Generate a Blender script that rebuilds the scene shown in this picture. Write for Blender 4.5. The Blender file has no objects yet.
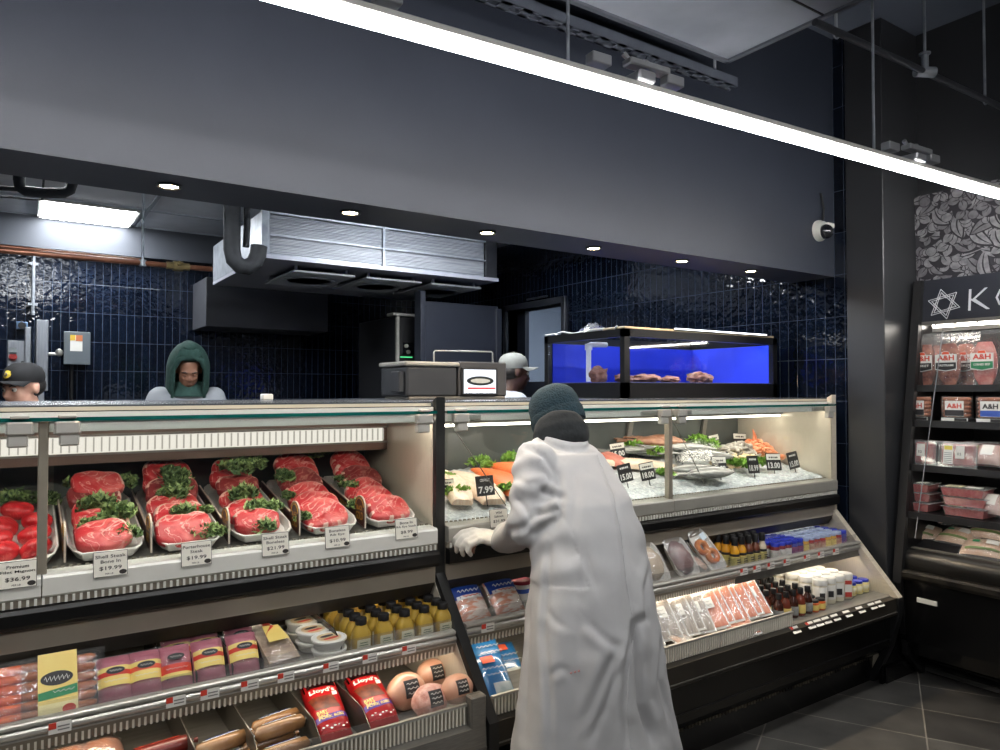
import bpy, math, random
from mathutils import Vector, Matrix, Euler, noise

SC = bpy.context.scene
COL = SC.collection
RN = random.Random(11)
PI = math.pi

# ---------------------------------------------------------------- camera model
FPX, CAM_H = 720.0, 1.42
PITCH = math.atan((391.0 - 375.0) / FPX)
HEAD = math.atan((1570.0 - 500.0) / FPX * math.cos(PITCH))
CF = Vector((math.cos(HEAD) * math.cos(PITCH), math.sin(HEAD) * math.cos(PITCH), math.sin(PITCH)))
CR = Vector((math.sin(HEAD), -math.cos(HEAD), 0))
CU = CR.cross(CF)
CP = Vector((0, 0, CAM_H))


def ray(u, v):
    return CF + CR * ((u - 500) / FPX) - CU * ((v - 375) / FPX)


def at(u, v, ax, val):
    """the point of the plane ax = val seen at pixel (u, v): used once to measure where things stand"""
    d = ray(u, v)
    i = 'XYZ'.index(ax)
    return CP + d * ((val - CP[i]) / d[i])


def slope_at(u, v, y0, z0, k):
    """the same for the sloped plane z = z0 + k (y - y0)"""
    d = ray(u, v)
    return CP + d * ((z0 + k * (CP.y - y0) - CP.z) / (d.z - k * d.y))


# ---------------------------------------------------------------- materials
def S(r, g, b, a=1.0):
    f = lambda c: (c / 255 / 12.92) if c <= 10 else (((c / 255) + 0.055) / 1.055) ** 2.4
    return (f(r), f(g), f(b), a)


MATS = {}


def mat(name, c, rough=0.5, metal=0.0, c2=None, ns=20.0, bump=0.0, bs=None, coat=0.0, emit=0.0, ec=None,
        stretch=(1, 1, 1), spec=0.5, lo=0.35, hi=0.65, sss=0.0):
    """a Principled material; c2 = second colour mixed in by noise of scale ns; bump = noise relief"""
    if name in MATS:
        return MATS[name]
    m = bpy.data.materials.new(name)
    m.use_nodes = True
    nt = m.node_tree
    b = nt.nodes['Principled BSDF']
    b.inputs['Base Color'].default_value = c
    b.inputs['Roughness'].default_value = rough
    b.inputs['Metallic'].default_value = metal
    b.inputs['Coat Weight'].default_value = coat
    b.inputs['Specular IOR Level'].default_value = spec
    if sss:
        b.inputs['Subsurface Weight'].default_value = sss
        b.inputs['Subsurface Radius'].default_value = (0.01, 0.004, 0.003)
    if emit:
        b.inputs['Emission Color'].default_value = ec or c
        b.inputs['Emission Strength'].default_value = emit
    if c2 is not None or bump:
        tc = nt.nodes.new('ShaderNodeTexCoord')
        mp = nt.nodes.new('ShaderNodeMapping')
        mp.inputs['Scale'].default_value = stretch
        nt.links.new(tc.outputs['Object'], mp.inputs['Vector'])
        no = nt.nodes.new('ShaderNodeTexNoise')
        no.inputs['Scale'].default_value = ns
        no.inputs['Detail'].default_value = 4
        nt.links.new(mp.outputs['Vector'], no.inputs['Vector'])
        if c2 is not None:
            rp = nt.nodes.new('ShaderNodeValToRGB')
            rp.color_ramp.elements[0].position = lo
            rp.color_ramp.elements[1].position = hi
            rp.color_ramp.elements[0].color = c
            rp.color_ramp.elements[1].color = c2
            nt.links.new(no.outputs['Fac'], rp.inputs['Fac'])
            nt.links.new(rp.outputs['Color'], b.inputs['Base Color'])
        if bump:
            n2 = no
            if bs:
                n2 = nt.nodes.new('ShaderNodeTexNoise')
                n2.inputs['Scale'].default_value = bs
                n2.inputs['Detail'].default_value = 3
                nt.links.new(mp.outputs['Vector'], n2.inputs['Vector'])
            bp = nt.nodes.new('ShaderNodeBump')
            bp.inputs['Strength'].default_value = bump
            bp.inputs['Distance'].default_value = 0.01
            nt.links.new(n2.outputs['Fac'], bp.inputs['Height'])
            nt.links.new(bp.outputs['Normal'], b.inputs['Normal'])
    MATS[name] = m
    return m


def clear(name, tint=(1, 1, 1, 1), refl=0.06, rough=0.03, haze=0.0, hc=(0.8, 0.8, 0.8, 1), bump=0.0, bs=60.0):
    """glass pane, plastic film or clear plastic: see-through, glossy, optionally a little milky"""
    if name in MATS:
        return MATS[name]
    m = bpy.data.materials.new(name)
    m.use_nodes = True
    nt = m.node_tree
    nt.nodes.remove(nt.nodes['Principled BSDF'])
    out = nt.nodes['Material Output']
    tr = nt.nodes.new('ShaderNodeBsdfTransparent')
    tr.inputs['Color'].default_value = tint
    gl = nt.nodes.new('ShaderNodeBsdfGlossy')
    gl.inputs['Roughness'].default_value = rough
    fr = nt.nodes.new('ShaderNodeLayerWeight')
    fr.inputs['Blend'].default_value = 0.5
    pw = nt.nodes.new('ShaderNodeMath')
    pw.operation = 'POWER'
    pw.inputs[1].default_value = 5.0
    nt.links.new(fr.outputs['Facing'], pw.inputs[0])
    ad = nt.nodes.new('ShaderNodeMath')
    ad.operation = 'MULTIPLY_ADD'
    ad.inputs[1].default_value = 1.0 - refl
    ad.inputs[2].default_value = refl
    nt.links.new(pw.outputs[0], ad.inputs[0])
    mx = nt.nodes.new('ShaderNodeMixShader')
    nt.links.new(ad.outputs[0], mx.inputs[0])
    last = tr
    if haze:
        df = nt.nodes.new('ShaderNodeBsdfDiffuse')
        df.inputs['Color'].default_value = hc
        m2 = nt.nodes.new('ShaderNodeMixShader')
        m2.inputs[0].default_value = haze
        nt.links.new(tr.outputs[0], m2.inputs[1])
        nt.links.new(df.outputs[0], m2.inputs[2])
        last = m2
    nt.links.new(last.outputs[0], mx.inputs[1])
    nt.links.new(gl.outputs[0], mx.inputs[2])
    if bump:
        tc = nt.nodes.new('ShaderNodeTexCoord')
        no = nt.nodes.new('ShaderNodeTexNoise')
        no.inputs['Scale'].default_value = bs
        no.inputs['Detail'].default_value = 2
        nt.links.new(tc.outputs['Object'], no.inputs['Vector'])
        bp = nt.nodes.new('ShaderNodeBump')
        bp.inputs['Strength'].default_value = bump
        bp.inputs['Distance'].default_value = 0.01
        nt.links.new(no.outputs['Fac'], bp.inputs['Height'])
        nt.links.new(bp.outputs['Normal'], gl.inputs['Normal'])
    nt.links.new(mx.outputs[0], out.inputs['Surface'])
    MATS[name] = m
    return m


def lamp_mat(name, c, strength):
    if name in MATS:
        return MATS[name]
    m = bpy.data.materials.new(name)
    m.use_nodes = True
    nt = m.node_tree
    nt.nodes.remove(nt.nodes['Principled BSDF'])
    e = nt.nodes.new('ShaderNodeEmission')
    e.inputs['Color'].default_value = c
    e.inputs['Strength'].default_value = strength
    nt.links.new(e.outputs[0], nt.nodes['Material Output'].inputs['Surface'])
    MATS[name] = m
    return m


# ---------------------------------------------------------------- mesh builder
class MB:
    def __init__(self):
        self.v, self.f, self.m, self.mi = [], [], [], 0
        self.T = None

    def _add(self, vs, fs):
        o = len(self.v)
        if self.T is not None:
            vs = [self.T @ Vector(p) for p in vs]
        self.v += [tuple(p) for p in vs]
        self.f += [tuple(o + i for i in f) for f in fs]
        self.m += [self.mi] * len(fs)
        return self

    def box(self, x0, x1, y0, y1, z0, z1, b=0.0):
        if x0 > x1: x0, x1 = x1, x0
        if y0 > y1: y0, y1 = y1, y0
        if z0 > z1: z0, z1 = z1, z0
        b = min(b, (x1 - x0) * .49, (y1 - y0) * .49, (z1 - z0) * .49)
        if b <= 0:
            vs = [(x, y, z) for z in (z0, z1) for y in (y0, y1) for x in (x0, x1)]
            return self._add(vs, [(0, 2, 3, 1), (4, 5, 7, 6), (0, 1, 5, 4), (2, 6, 7, 3), (0, 4, 6, 2), (1, 3, 7, 5)])
        vs, idx = [], {}
        X, Y, Z = (x0, x1), (y0, y1), (z0, z1)
        for i in (0, 1):
            for j in (0, 1):
                for k in (0, 1):
                    sx, sy, sz = (1 - 2 * i) * b, (1 - 2 * j) * b, (1 - 2 * k) * b
                    for a in range(3):
                        idx[i, j, k, a] = len(vs)
                        vs.append((X[i] + (0 if a == 0 else sx), Y[j] + (0 if a == 1 else sy), Z[k] + (0 if a == 2 else sz)))
        fs = []
        for a in range(3):
            p, q = (a + 1) % 3, (a + 2) % 3
            for s in (0, 1):
                ring = []
                for (c, d) in ((0, 0), (1, 0), (1, 1), (0, 1)):
                    t = [0, 0, 0]; t[a] = s; t[p] = c; t[q] = d
                    ring.append(idx[t[0], t[1], t[2], a])
                fs.append(tuple(ring) if s else tuple(reversed(ring)))
        for a in range(3):
            p, q = (a + 1) % 3, (a + 2) % 3
            for c in (0, 1):
                for d in (0, 1):
                    t0 = [0, 0, 0]; t1 = [0, 0, 0]
                    t0[a] = 0; t1[a] = 1
                    for t in (t0, t1):
                        t[p] = c; t[q] = d
                    f = (idx[(*t0, p)], idx[(*t1, p)], idx[(*t1, q)], idx[(*t0, q)])
                    fs.append(f if (c ^ d) else tuple(reversed(f)))
        for i in (0, 1):
            for j in (0, 1):
                for k in (0, 1):
                    f = (idx[i, j, k, 0], idx[i, j, k, 1], idx[i, j, k, 2])
                    fs.append(f if (i + j + k) % 2 else tuple(reversed(f)))
        return self._add(vs, fs)

    def loft(self, rings, cap0=True, cap1=True, closed=True):
        n = len(rings[0])
        vs = [p for r in rings for p in r]
        fs = []
        for i in range(len(rings) - 1):
            for j in range(n if closed else n - 1):
                k = (j + 1) % n
                fs.append((i * n + j, i * n + k, (i + 1) * n + k, (i + 1) * n + j))
        if cap0: fs.append(tuple(reversed(range(n))))
        if cap1: fs.append(tuple(range((len(rings) - 1) * n, len(rings) * n)))
        return self._add(vs, fs)

    def tube(self, pts, r, n=10, caps=True):
        pts = [Vector(p) for p in pts]
        rs = r if isinstance(r, (list, tuple)) else [r] * len(pts)
        rings = []
        t = (pts[1] - pts[0]).normalized()
        u = t.orthogonal().normalized()
        for i, p in enumerate(pts):
            a = pts[max(0, i - 1)]; c = pts[min(len(pts) - 1, i + 1)]
            t2 = (c - a).normalized()
            u = (u - t2 * u.dot(t2))
            u = u.normalized() if u.length > 1e-6 else t2.orthogonal().normalized()
            w = t2.cross(u)
            rings.append([p + (u * math.cos(2 * PI * k / n) + w * math.sin(2 * PI * k / n)) * rs[i] for k in range(n)])
        return self.loft(rings, caps, caps)

    def cyl(self, p0, p1, r, r1=None, n=20):
        return self.tube([p0, p1], [r, r if r1 is None else r1], n)

    def lathe(self, prof, c=(0, 0, 0), n=20, sx=1, sy=1):
        rings = [[(c[0] + r * sx * math.cos(2 * PI * k / n), c[1] + r * sy * math.sin(2 * PI * k / n), c[2] + z) for k in range(n)] for r, z in prof]
        return self.loft(rings)

    def prism(self, poly, ax, lo, hi):
        def P(a, b, t):
            return (t, a, b) if ax == 'X' else (a, t, b) if ax == 'Y' else (a, b, t)
        n = len(poly)
        area = sum(poly[i][0] * poly[(i + 1) % n][1] - poly[(i + 1) % n][0] * poly[i][1] for i in range(n))
        if (area < 0) != (ax == 'Y'):
            poly = poly[::-1]
        vs = [P(a, b, lo) for a, b in poly] + [P(a, b, hi) for a, b in poly]
        fs = [tuple(reversed(range(n))), tuple(range(n, 2 * n))]
        fs += [(i, (i + 1) % n, n + (i + 1) % n, n + i) for i in range(n)]
        return self._add(vs, fs)

    def grid(self, fn, nu, nv):
        vs = [fn(i / nu, j / nv) for j in range(nv + 1) for i in range(nu + 1)]
        fs = [(j * (nu + 1) + i, j * (nu + 1) + i + 1, (j + 1) * (nu + 1) + i + 1, (j + 1) * (nu + 1) + i) for j in range(nv) for i in range(nu)]
        return self._add(vs, fs)

    def quad(self, a, b, c, d):
        return self._add([a, b, c, d], [(0, 1, 2, 3)])

    def ell(self, c, r, nu=16, nv=10, fn=None):
        """an ellipsoid, fn(unit vector) scales it"""
        rings = []
        for j in range(nv + 1):
            t = PI * (0.02 + 0.96 * j / nv)
            ring = []
            for i in range(nu):
                p = 2 * PI * i / nu
                d = Vector((math.sin(t) * math.cos(p), math.sin(t) * math.sin(p), -math.cos(t)))
                s = fn(d) if fn else 1
                ring.append((c[0] + d.x * r[0] * s, c[1] + d.y * r[1] * s, c[2] + d.z * r[2] * s))
            rings.append(ring)
        return self.loft(rings)

    def mesh(self, name, mats, smooth=35):
        me = bpy.data.meshes.new(name)
        me.from_pydata(self.v, [], self.f)
        for m in (mats if isinstance(mats, (list, tuple)) else [mats]):
            me.materials.append(m)
        if any(self.m):
            me.polygons.foreach_set('material_index', self.m)
        if smooth:
            me.polygons.foreach_set('use_smooth', [True] * len(me.polygons))
            if smooth < 180:
                me.set_sharp_from_angle(angle=math.radians(smooth))
        me.update()
        return me

    def build(self, name, mats, parent=None, smooth=35, world=False):
        if world and parent is not None:
            o0 = parent.location
            self.v = [(a - o0.x, b - o0.y, c - o0.z) for a, b, c in self.v]
        return put(name, self.mesh(name, mats, smooth), parent)


def put(name, me, parent=None):
    o = bpy.data.objects.new(name, me)
    COL.objects.link(o)
    if parent is not None:
        o.parent = parent
    return o


def tag(o, label=None, cat=None, group=None, kind=None):
    if label: o['label'] = label
    if cat: o['category'] = cat
    if group: o['group'] = group
    if kind: o['kind'] = kind
    return o


def thing(name, label, cat, loc=(0, 0, 0), rot=(0, 0, 0), group=None):
    o = bpy.data.objects.new(name, None)
    o.empty_display_size = 0.05
    COL.objects.link(o)
    o.location = loc
    o.rotation_euler = rot
    return tag(o, label, cat, group)


def single(mb, name, mats, label, cat, group=None, loc=None, smooth=35, rot=None):
    """a thing of one mesh, its origin at the middle of its foot unless loc says it is built in local coordinates"""
    if loc is None:
        xs, ys, zs = zip(*mb.v)
        c = Vector(((min(xs) + max(xs)) / 2, (min(ys) + max(ys)) / 2, min(zs)))
        mb.v = [(a - c.x, b - c.y, d - c.z) for a, b, d in mb.v]
        loc = c
    o = put(name, mb.mesh(name, mats, smooth))
    o.location = loc
    if rot: o.rotation_euler = rot
    return tag(o, label, cat, group)


def struct(mb, name, mats, smooth=35, parent=None):
    o = put(name, mb.mesh(name, mats, smooth), parent)
    if parent is None: o['kind'] = 'structure'
    return o


def dup(root, loc, rot=None, label=None, group=None, scale=None):
    r = root.copy()
    COL.objects.link(r)
    r.location = loc
    if rot is not None: r.rotation_euler = rot
    if scale is not None: r.scale = scale if isinstance(scale, (tuple, list)) else (scale,) * 3
    if label: r['label'] = label
    if group: r['group'] = group
    for ch in list(root.children):
        c = ch.copy()
        COL.objects.link(c)
        c.parent = r
        for g in list(ch.children):
            d = g.copy()
            COL.objects.link(d)
            d.parent = c
    return r


class Kind:
    """the first placing moves the prototype itself, later ones copy it"""
    def __init__(self, proto):
        self.p, self.used = proto, False

    def place(self, loc, rot=(0, 0, 0), label=None, group=None, scale=None):
        if self.used:
            return dup(self.p, loc, rot, label, group, scale)
        self.used = True
        o = self.p
        o.location = loc
        o.rotation_euler = rot
        if scale is not None: o.scale = scale if isinstance(scale, (tuple, list)) else (scale,) * 3
        if label: o['label'] = label
        if group: o['group'] = group
        return o


ORD = ['first', 'second', 'third', 'fourth', 'fifth', 'sixth', 'seventh', 'eighth', 'ninth', 'tenth', 'eleventh', 'twelfth']

# ---------------------------------------------------------------- lettering
_TXT = {}


def txt_geo(s, bold=0.0):
    key = (s, bold)
    if key not in _TXT:
        cu = bpy.data.curves.new('lettering', 'FONT')
        cu.body = s
        cu.resolution_u = 2
        cu.offset = bold
        ob = bpy.data.objects.new('lettering', cu)
        COL.objects.link(ob)
        me = bpy.data.meshes.new_from_object(ob.evaluated_get(bpy.context.evaluated_depsgraph_get()))
        vs = [v.co.copy() for v in me.vertices]
        fs = [tuple(p.vertices) for p in me.polygons]
        bpy.data.objects.remove(ob)
        bpy.data.curves.remove(cu)
        bpy.data.meshes.remove(me)
        x0, x1 = min(v.x for v in vs), max(v.x for v in vs)
        y0, y1 = min(v.y for v in vs), max(v.y for v in vs)
        vs = [((v.x - (x0 + x1) / 2), (v.y - (y0 + y1) / 2)) for v in vs]
        _TXT[key] = (vs, fs, x1 - x0, y1 - y0)
    return _TXT[key]


def lettering(mb, lines, to3d, bold=0.01):
    """add lines of (text, cx, cy, w, h) to mb; to3d maps the flat (x, y) to a point"""
    for (s, cx, cy, w, h) in lines:
        vs, fs, tw, th = txt_geo(s, bold)
        kx = w / tw
        ky = h / th
        mb._add([to3d(cx + x * kx, cy + y * ky) for x, y in vs], fs)
    return mb
EXPO = 1.0
# ================================================================ the setting
def tile_mat(name, ax, w, h, c1, c2, cm, rough, mortar=0.004, bump=0.4, off=(0, 0), rot=0.0, wave=0.0, wscale=14):
    """tiles by brick texture; ax = the two object axes that carry the pattern"""
    m = bpy.data.materials.new(name)
    m.use_nodes = True
    nt = m.node_tree
    b = nt.nodes['Principled BSDF']
    tc = nt.nodes.new('ShaderNodeTexCoord')
    sp = nt.nodes.new('ShaderNodeSeparateXYZ')
    cb = nt.nodes.new('ShaderNodeCombineXYZ')
    nt.links.new(tc.outputs['Object'], sp.inputs[0])
    nt.links.new(sp.outputs['XYZ'.index(ax[0])], cb.inputs[0])
    nt.links.new(sp.outputs['XYZ'.index(ax[1])], cb.inputs[1])
    mp = nt.nodes.new('ShaderNodeMapping')
    mp.inputs['Rotation'].default_value = (0, 0, rot)
    mp.inputs['Location'].default_value = (off[0], off[1], 0)
    nt.links.new(cb.outputs[0], mp.inputs['Vector'])
    br = nt.nodes.new('ShaderNodeTexBrick')
    br.offset = 0.0
    br.inputs['Scale'].default_value = 1.0
    br.inputs['Brick Width'].default_value = w
    br.inputs['Row Height'].default_value = h
    br.inputs['Mortar Size'].default_value = mortar
    br.inputs['Mortar Smooth'].default_value = 0.1
    br.inputs['Color1'].default_value = c1
    br.inputs['Color2'].default_value = c2
    br.inputs['Mortar'].default_value = cm
    nt.links.new(mp.outputs[0], br.inputs['Vector'])
    no = nt.nodes.new('ShaderNodeTexNoise')
    no.inputs['Scale'].default_value = wscale
    no.inputs['Detail'].default_value = 5
    nt.links.new(tc.outputs['Object'], no.inputs['Vector'])
    mixc = nt.nodes.new('ShaderNodeMix')
    mixc.data_type = 'RGBA'
    mixc.blend_type = 'OVERLAY'
    mixc.inputs['Factor'].default_value = 0.75
    nt.links.new(br.outputs['Color'], mixc.inputs['A'])
    nt.links.new(no.outputs['Fac'], mixc.inputs['B'])
    nt.links.new(mixc.outputs['Result'], b.inputs['Base Color'])
    b.inputs['Roughness'].default_value = rough
    ma = nt.nodes.new('ShaderNodeMath')
    ma.operation = 'MULTIPLY_ADD'
    ma.inputs[1].default_value = wave
    n2 = nt.nodes.new('ShaderNodeTexNoise')
    n2.inputs['Scale'].default_value = wscale
    n2.inputs['Detail'].default_value = 1.0
    nt.links.new(tc.outputs['Object'], n2.inputs['Vector'])
    inv = nt.nodes.new('ShaderNodeMath')
    inv.operation = 'SUBTRACT'
    inv.inputs[0].default_value = 1.0
    nt.links.new(br.outputs['Fac'], inv.inputs[1])
    nt.links.new(n2.outputs['Fac'], ma.inputs[0])
    nt.links.new(inv.outputs[0], ma.inputs[2])
    bp = nt.nodes.new('ShaderNodeBump')
    bp.inputs['Strength'].default_value = bump
    bp.inputs['Distance'].default_value = 0.006
    nt.links.new(ma.outputs[0], bp.inputs['Height'])
    nt.links.new(bp.outputs['Normal'], b.inputs['Normal'])
    return m


NAVY1, NAVY2, NAVYM = S(9, 14, 24), S(15, 23, 38), S(62, 70, 84)
M_tile_back = tile_mat('navy_glazed_tile_back', 'XZ', .0556, .222, NAVY1, NAVY2, NAVYM, .07, .0016, .32, (0, -.02), 0, 1.3, 26)
M_tile_side = tile_mat('navy_glazed_tile_side', 'YZ', .0556, .222, NAVY1, NAVY2, NAVYM, .07, .0016, .4, (0, -.035), 0, 1.4, 26)
fa = math.atan2(-.881, .473)
M_floor = tile_mat('slate_floor_tile', 'XY', .6, .3, S(60, 59, 58), S(84, 83, 80), S(136, 132, 124), .36, .003, .5, (-.153, -3.752), -fa, 1.2, 7)
M_wallpaint = mat('charcoal_blue_wall_paint', S(43, 48, 60), .5, c2=S(39, 44, 56), ns=3, bump=.03, bs=90)
M_darkceil = mat('dark_ceiling_with_haze', S(100, 108, 124), .8, c2=S(90, 98, 114), ns=2)  # lightened so the colour carries the blue-grey haze up there
M_column = mat('graphite_column_laminate', S(47, 48, 51), .36, c2=S(43, 44, 47), ns=4, stretch=(1, 1, .1))
M_white_ceil = mat('white_ceiling_tile', S(228, 231, 236), .8, c2=S(220, 223, 228), ns=8)
M_bulk = mat('grey_bulkhead_paint', S(62, 66, 74), .6, c2=S(57, 61, 69), ns=3)
M_black = mat('black_gloss_panel', S(10, 10, 11), .22, c2=S(16, 16, 17), ns=6, bump=.02, bs=40)
M_blackm = mat('black_matt_plastic', S(18, 18, 20), .5, c2=S(24, 24, 26), ns=12)
M_steel = mat('brushed_stainless', S(186, 183, 176), .3, .45, c2=S(160, 158, 152), ns=40, stretch=(1, 1, 30), bump=.02)
M_steel_d = mat('grey_stainless', S(128, 125, 119), .34, .5, c2=S(114, 111, 106), ns=30, stretch=(1, 12, 12))
M_sill = mat('pale_grey_anodised', S(222, 221, 214), .4, .1, c2=S(214, 213, 206), ns=6)
M_white = mat('white_enamel', S(225, 224, 218), .4, c2=S(217, 216, 210), ns=10)
M_galv = mat('galvanised_sheet', S(170, 176, 184), .4, .4, c2=S(140, 146, 155), ns=14)

struct(MB().box(-3.5, 5.2, -3.5, 6.5, -.1, 0), 'floor', M_floor, 0)
struct(MB().box(-3.5, 3.6, 6.35, 6.5, 0, 3.4), 'wall_back', M_tile_back, 0)
mb = MB()   # tiled side wall with the doorway left open (Y 4.45 - 5.22, up to z 2.12)
mb.box(3.6, 3.75, 2.09, 4.45, 0, 3.4)
mb.box(3.6, 3.75, 5.22, 6.5, 0, 3.4)
mb.box(3.6, 3.75, 4.45, 5.22, 2.12, 3.4)
struct(mb, 'wall_right', M_tile_side, 0)
struct(MB().box(-3.5, 3.6, 2.43, 6.35, 2.71, 2.78), 'ceiling_back', M_white_ceil, 0)
mb = MB()   # ceiling grid of the work room
for x in (-1.85, -.64, .57 + .2, 1.98, 3.19): mb.box(x - .012, x + .012, 2.43, 6.35, 2.700, 2.712)
for y in (3.2, 3.81, 4.42, 5.03, 5.64, 6.25): mb.box(-3.5, 3.6, y - .012, y + .012, 2.701, 2.712)
struct(mb, 'trim_1', mat('white_ceiling_grid', S(170, 176, 186), .6), 0)
struct(MB().box(-3.5, 3.6, 6.24, 6.35, 2.47, 2.71), 'wall_back_bulkhead', M_bulk, 0)
# the lowered box over the counter
struct(MB().box(-3.5, 3.6, 2.17, 2.43, 2.025, 3.3), 'wall_over_counter', M_wallpaint, 0)
struct(MB().box(-3.5, 5.2, -3.5, 2.43, 3.3, 3.4), 'ceiling', M_darkceil, 0)
mb = MB()
mb.box(3.585, 3.98, 1.9, 2.095, 0, 3.3, .004)
struct(mb, 'column', M_column, 0)
struct(MB().box(4.55, 4.7, -3.5, 2.43, 0, 3.3), 'wall_right_shop', mat('haze_lightened_wall', S(70, 76, 90), .7, c2=S(64, 70, 84), ns=3), 0)  # bluish haze is put into this lighter wall colour
struct(MB().box(-3.6, -3.5, -3.5, 6.5, 0, 3.4), 'wall_left', M_wallpaint, 0)
struct(MB().box(-3.5, 4.7, -3.6, -3.5, 0, 3.4), 'wall_front', M_wallpaint, 0)
struct(MB().box(3.5, 3.86, 1.885, 1.9, 0, .42).box(3.52, 3.84, 1.872, 1.885, .0, .08, .004), 'baseboard_right', M_black, 0)

# the doorway in the side wall: frame, half open leaf with window, pale corridor behind it
mb = MB()
for y in (4.40, 5.22): mb.box(3.575, 3.76, y, y + .05, 0, 2.17, .004)
mb.box(3.575, 3.76, 4.40, 5.27, 2.12, 2.17, .004)
mb.cyl((3.572, 4.62, 2.19), (3.572, 4.9, 2.19), .008)
d = struct(mb, 'door_1', mat('dark_door_frame', S(52, 55, 62), .4), 30)
mb = MB()
mb.box(3.70, 3.74, 4.45, 5.22, 0, 1.05).box(3.70, 3.74, 4.45, 4.52, 1.05, 2.12).box(3.70, 3.74, 5.10, 5.22, 1.05, 2.12).box(3.70, 3.74, 4.52, 5.10, 1.05, 1.50)
for z in (.3, .62): mb.box(3.692, 3.70, 4.55, 5.1, z, z + .24, .004)
put('door_leaf', mb.mesh('door_leaf', mat('dark_door_leaf', S(40, 44, 54), .4), 30), d)
put('door_pane', MB().box(3.716, 3.724, 4.52, 5.10, 1.5, 2.12).mesh('door_pane', clear('door_glass', (.92, .95, 1, 1), .06), 0), d)
put('door_handle', MB().tube([(3.70, 5.15, 1.02), (3.66, 5.15, 1.02), (3.66, 5.04, 1.02)], .009).mesh('door_handle', M_steel), d)
M_corr = mat('pale_corridor_wall', S(176, 186, 198), .6, c2=S(168, 178, 190), ns=4)
mb = MB().box(3.75, 5.2, 6.35, 6.45, 0, 2.6).box(5.1, 5.2, 3.9, 6.35, 0, 2.6).box(3.75, 5.2, 3.8, 3.9, 0, 2.6).box(3.75, 5.2, 3.8, 6.45, 2.6, 2.66)
struct(mb, 'wall_corridor', M_corr, 0)
dd = thing('ceiling_panel_light', 'unseen square light panel added in the pale corridor ceiling beyond the doorway', 'light', (4.4, 4.9, 2.58))  # unseen panel, added to brighten the view through the doorway
MB().box(-.3, .3, -.3, .3, 0, .02).build('panel_frame', M_white, dd, 0)
MB().box(-.28, .28, -.28, .28, -.006, 0).build('panel_diffuser', lamp_mat('added_corridor_light', (.95, .98, 1, 1), 12), dd, 0)

# ---------------------------------------------------------------- ceiling hardware over the shop side
mb = MB().box(.4, 2.45, .75, 1.94, 2.8, 3.3)
d = thing('ceiling_duct', 'wide grey sheet metal duct under the dark shop ceiling, above the long light', 'duct', (1.4, 1.35, 2.8))
mb.build('duct_body', mat('grey_duct_sheet', S(168, 174, 186), .5, .1, c2=S(150, 156, 168), ns=3), d, 0, True)
mb = MB().box(.4, 2.45, 1.50, 1.506, 2.795, 2.8).box(1.5, 1.506, .75, 1.94, 2.795, 2.8)
mb.build('duct_seam', M_blackm, d, 0, True)
MB().box(.4, 2.46, 1.93, 1.95, 2.79, 2.83).box(2.44, 2.46, .75, 1.95, 2.79, 2.83).build('duct_flange', mat('duct_flange_steel', S(120, 124, 132), .4, .5), d, 0, True)
# perforated strut rail beside the duct
d = thing('strut_rail', 'long perforated steel strut rail beside the grey ceiling duct', 'rail', (1.4, 2.05, 2.78))
mb = MB().box(.2, 2.62, 2.02, 2.026, 2.76, 2.80).box(.2, 2.62, 2.064, 2.07, 2.76, 2.80)
M_strut = mat('dull_strut_steel', S(96, 102, 114), .5, .3, c2=S(84, 90, 102), ns=9)
mb.build('rail_flanges', M_strut, d, 0, True)
mb = MB()
x = .2
while x < 2.6:
    mb.box(x, x + .045, 2.02, 2.07, 2.757, 2.762)
    x += .09
mb.box(.2, 2.62, 2.02, 2.032, 2.757, 2.762).box(.2, 2.62, 2.058, 2.07, 2.757, 2.762)
mb.build('slotted_web', M_strut, d, 0, True)
for x in (.6, 2.5): MB().cyl((x, 2.045, 2.79), (x, 2.045, 3.3), .006, n=8).build('rail_rod', M_galv, d, 30, True)
# sprinkler pipe
p0, p1 = Vector((2.95, 1.95, 2.72)), Vector((3.62, .9, 2.72))
d = thing('sprinkler_pipe', 'dark sprinkler pipe hanging under the shop ceiling near the flower mural', 'pipe', (3.3, 1.4, 2.72))
MB().tube([at(815, 22, 'Z', 2.72), at(925, 72, 'Z', 2.72), at(1012, 112, 'Z', 2.72)], .013, 12).build('pipe_run', mat('pipe_black_steel', S(74, 76, 82), .4, .5), d, 40, True)
c = at(925, 72, 'Z', 2.72)
MB().cyl(c - Vector((.035, -.02, 0)), c + Vector((.035, -.02, 0)), .021).cyl(c, c + Vector((0, 0, .07)), .014).build('tee_fitting', M_galv, d, 40, True)
MB().cyl(c + Vector((0, 0, .07)), (c.x, c.y, 3.3), .006, n=8).lathe([(.003, .068), (.022, .072), (.022, .078), (.003, .08)], c, 14).build('sprinkler_head', M_galv, d, 40, True)
for k, q in enumerate((at(836, 33, 'Z', 2.72), at(985, 100, 'Z', 2.72))):
    MB().cyl(q, (q.x, q.y, 3.3), .006, n=8).tube([q + Vector((.02 * math.cos(a), 0, .02 * math.sin(a))) for a in [i * PI / 6 for i in range(12)]], .003, 6).build('pipe_hanger', M_galv, d, 40, True)
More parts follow.
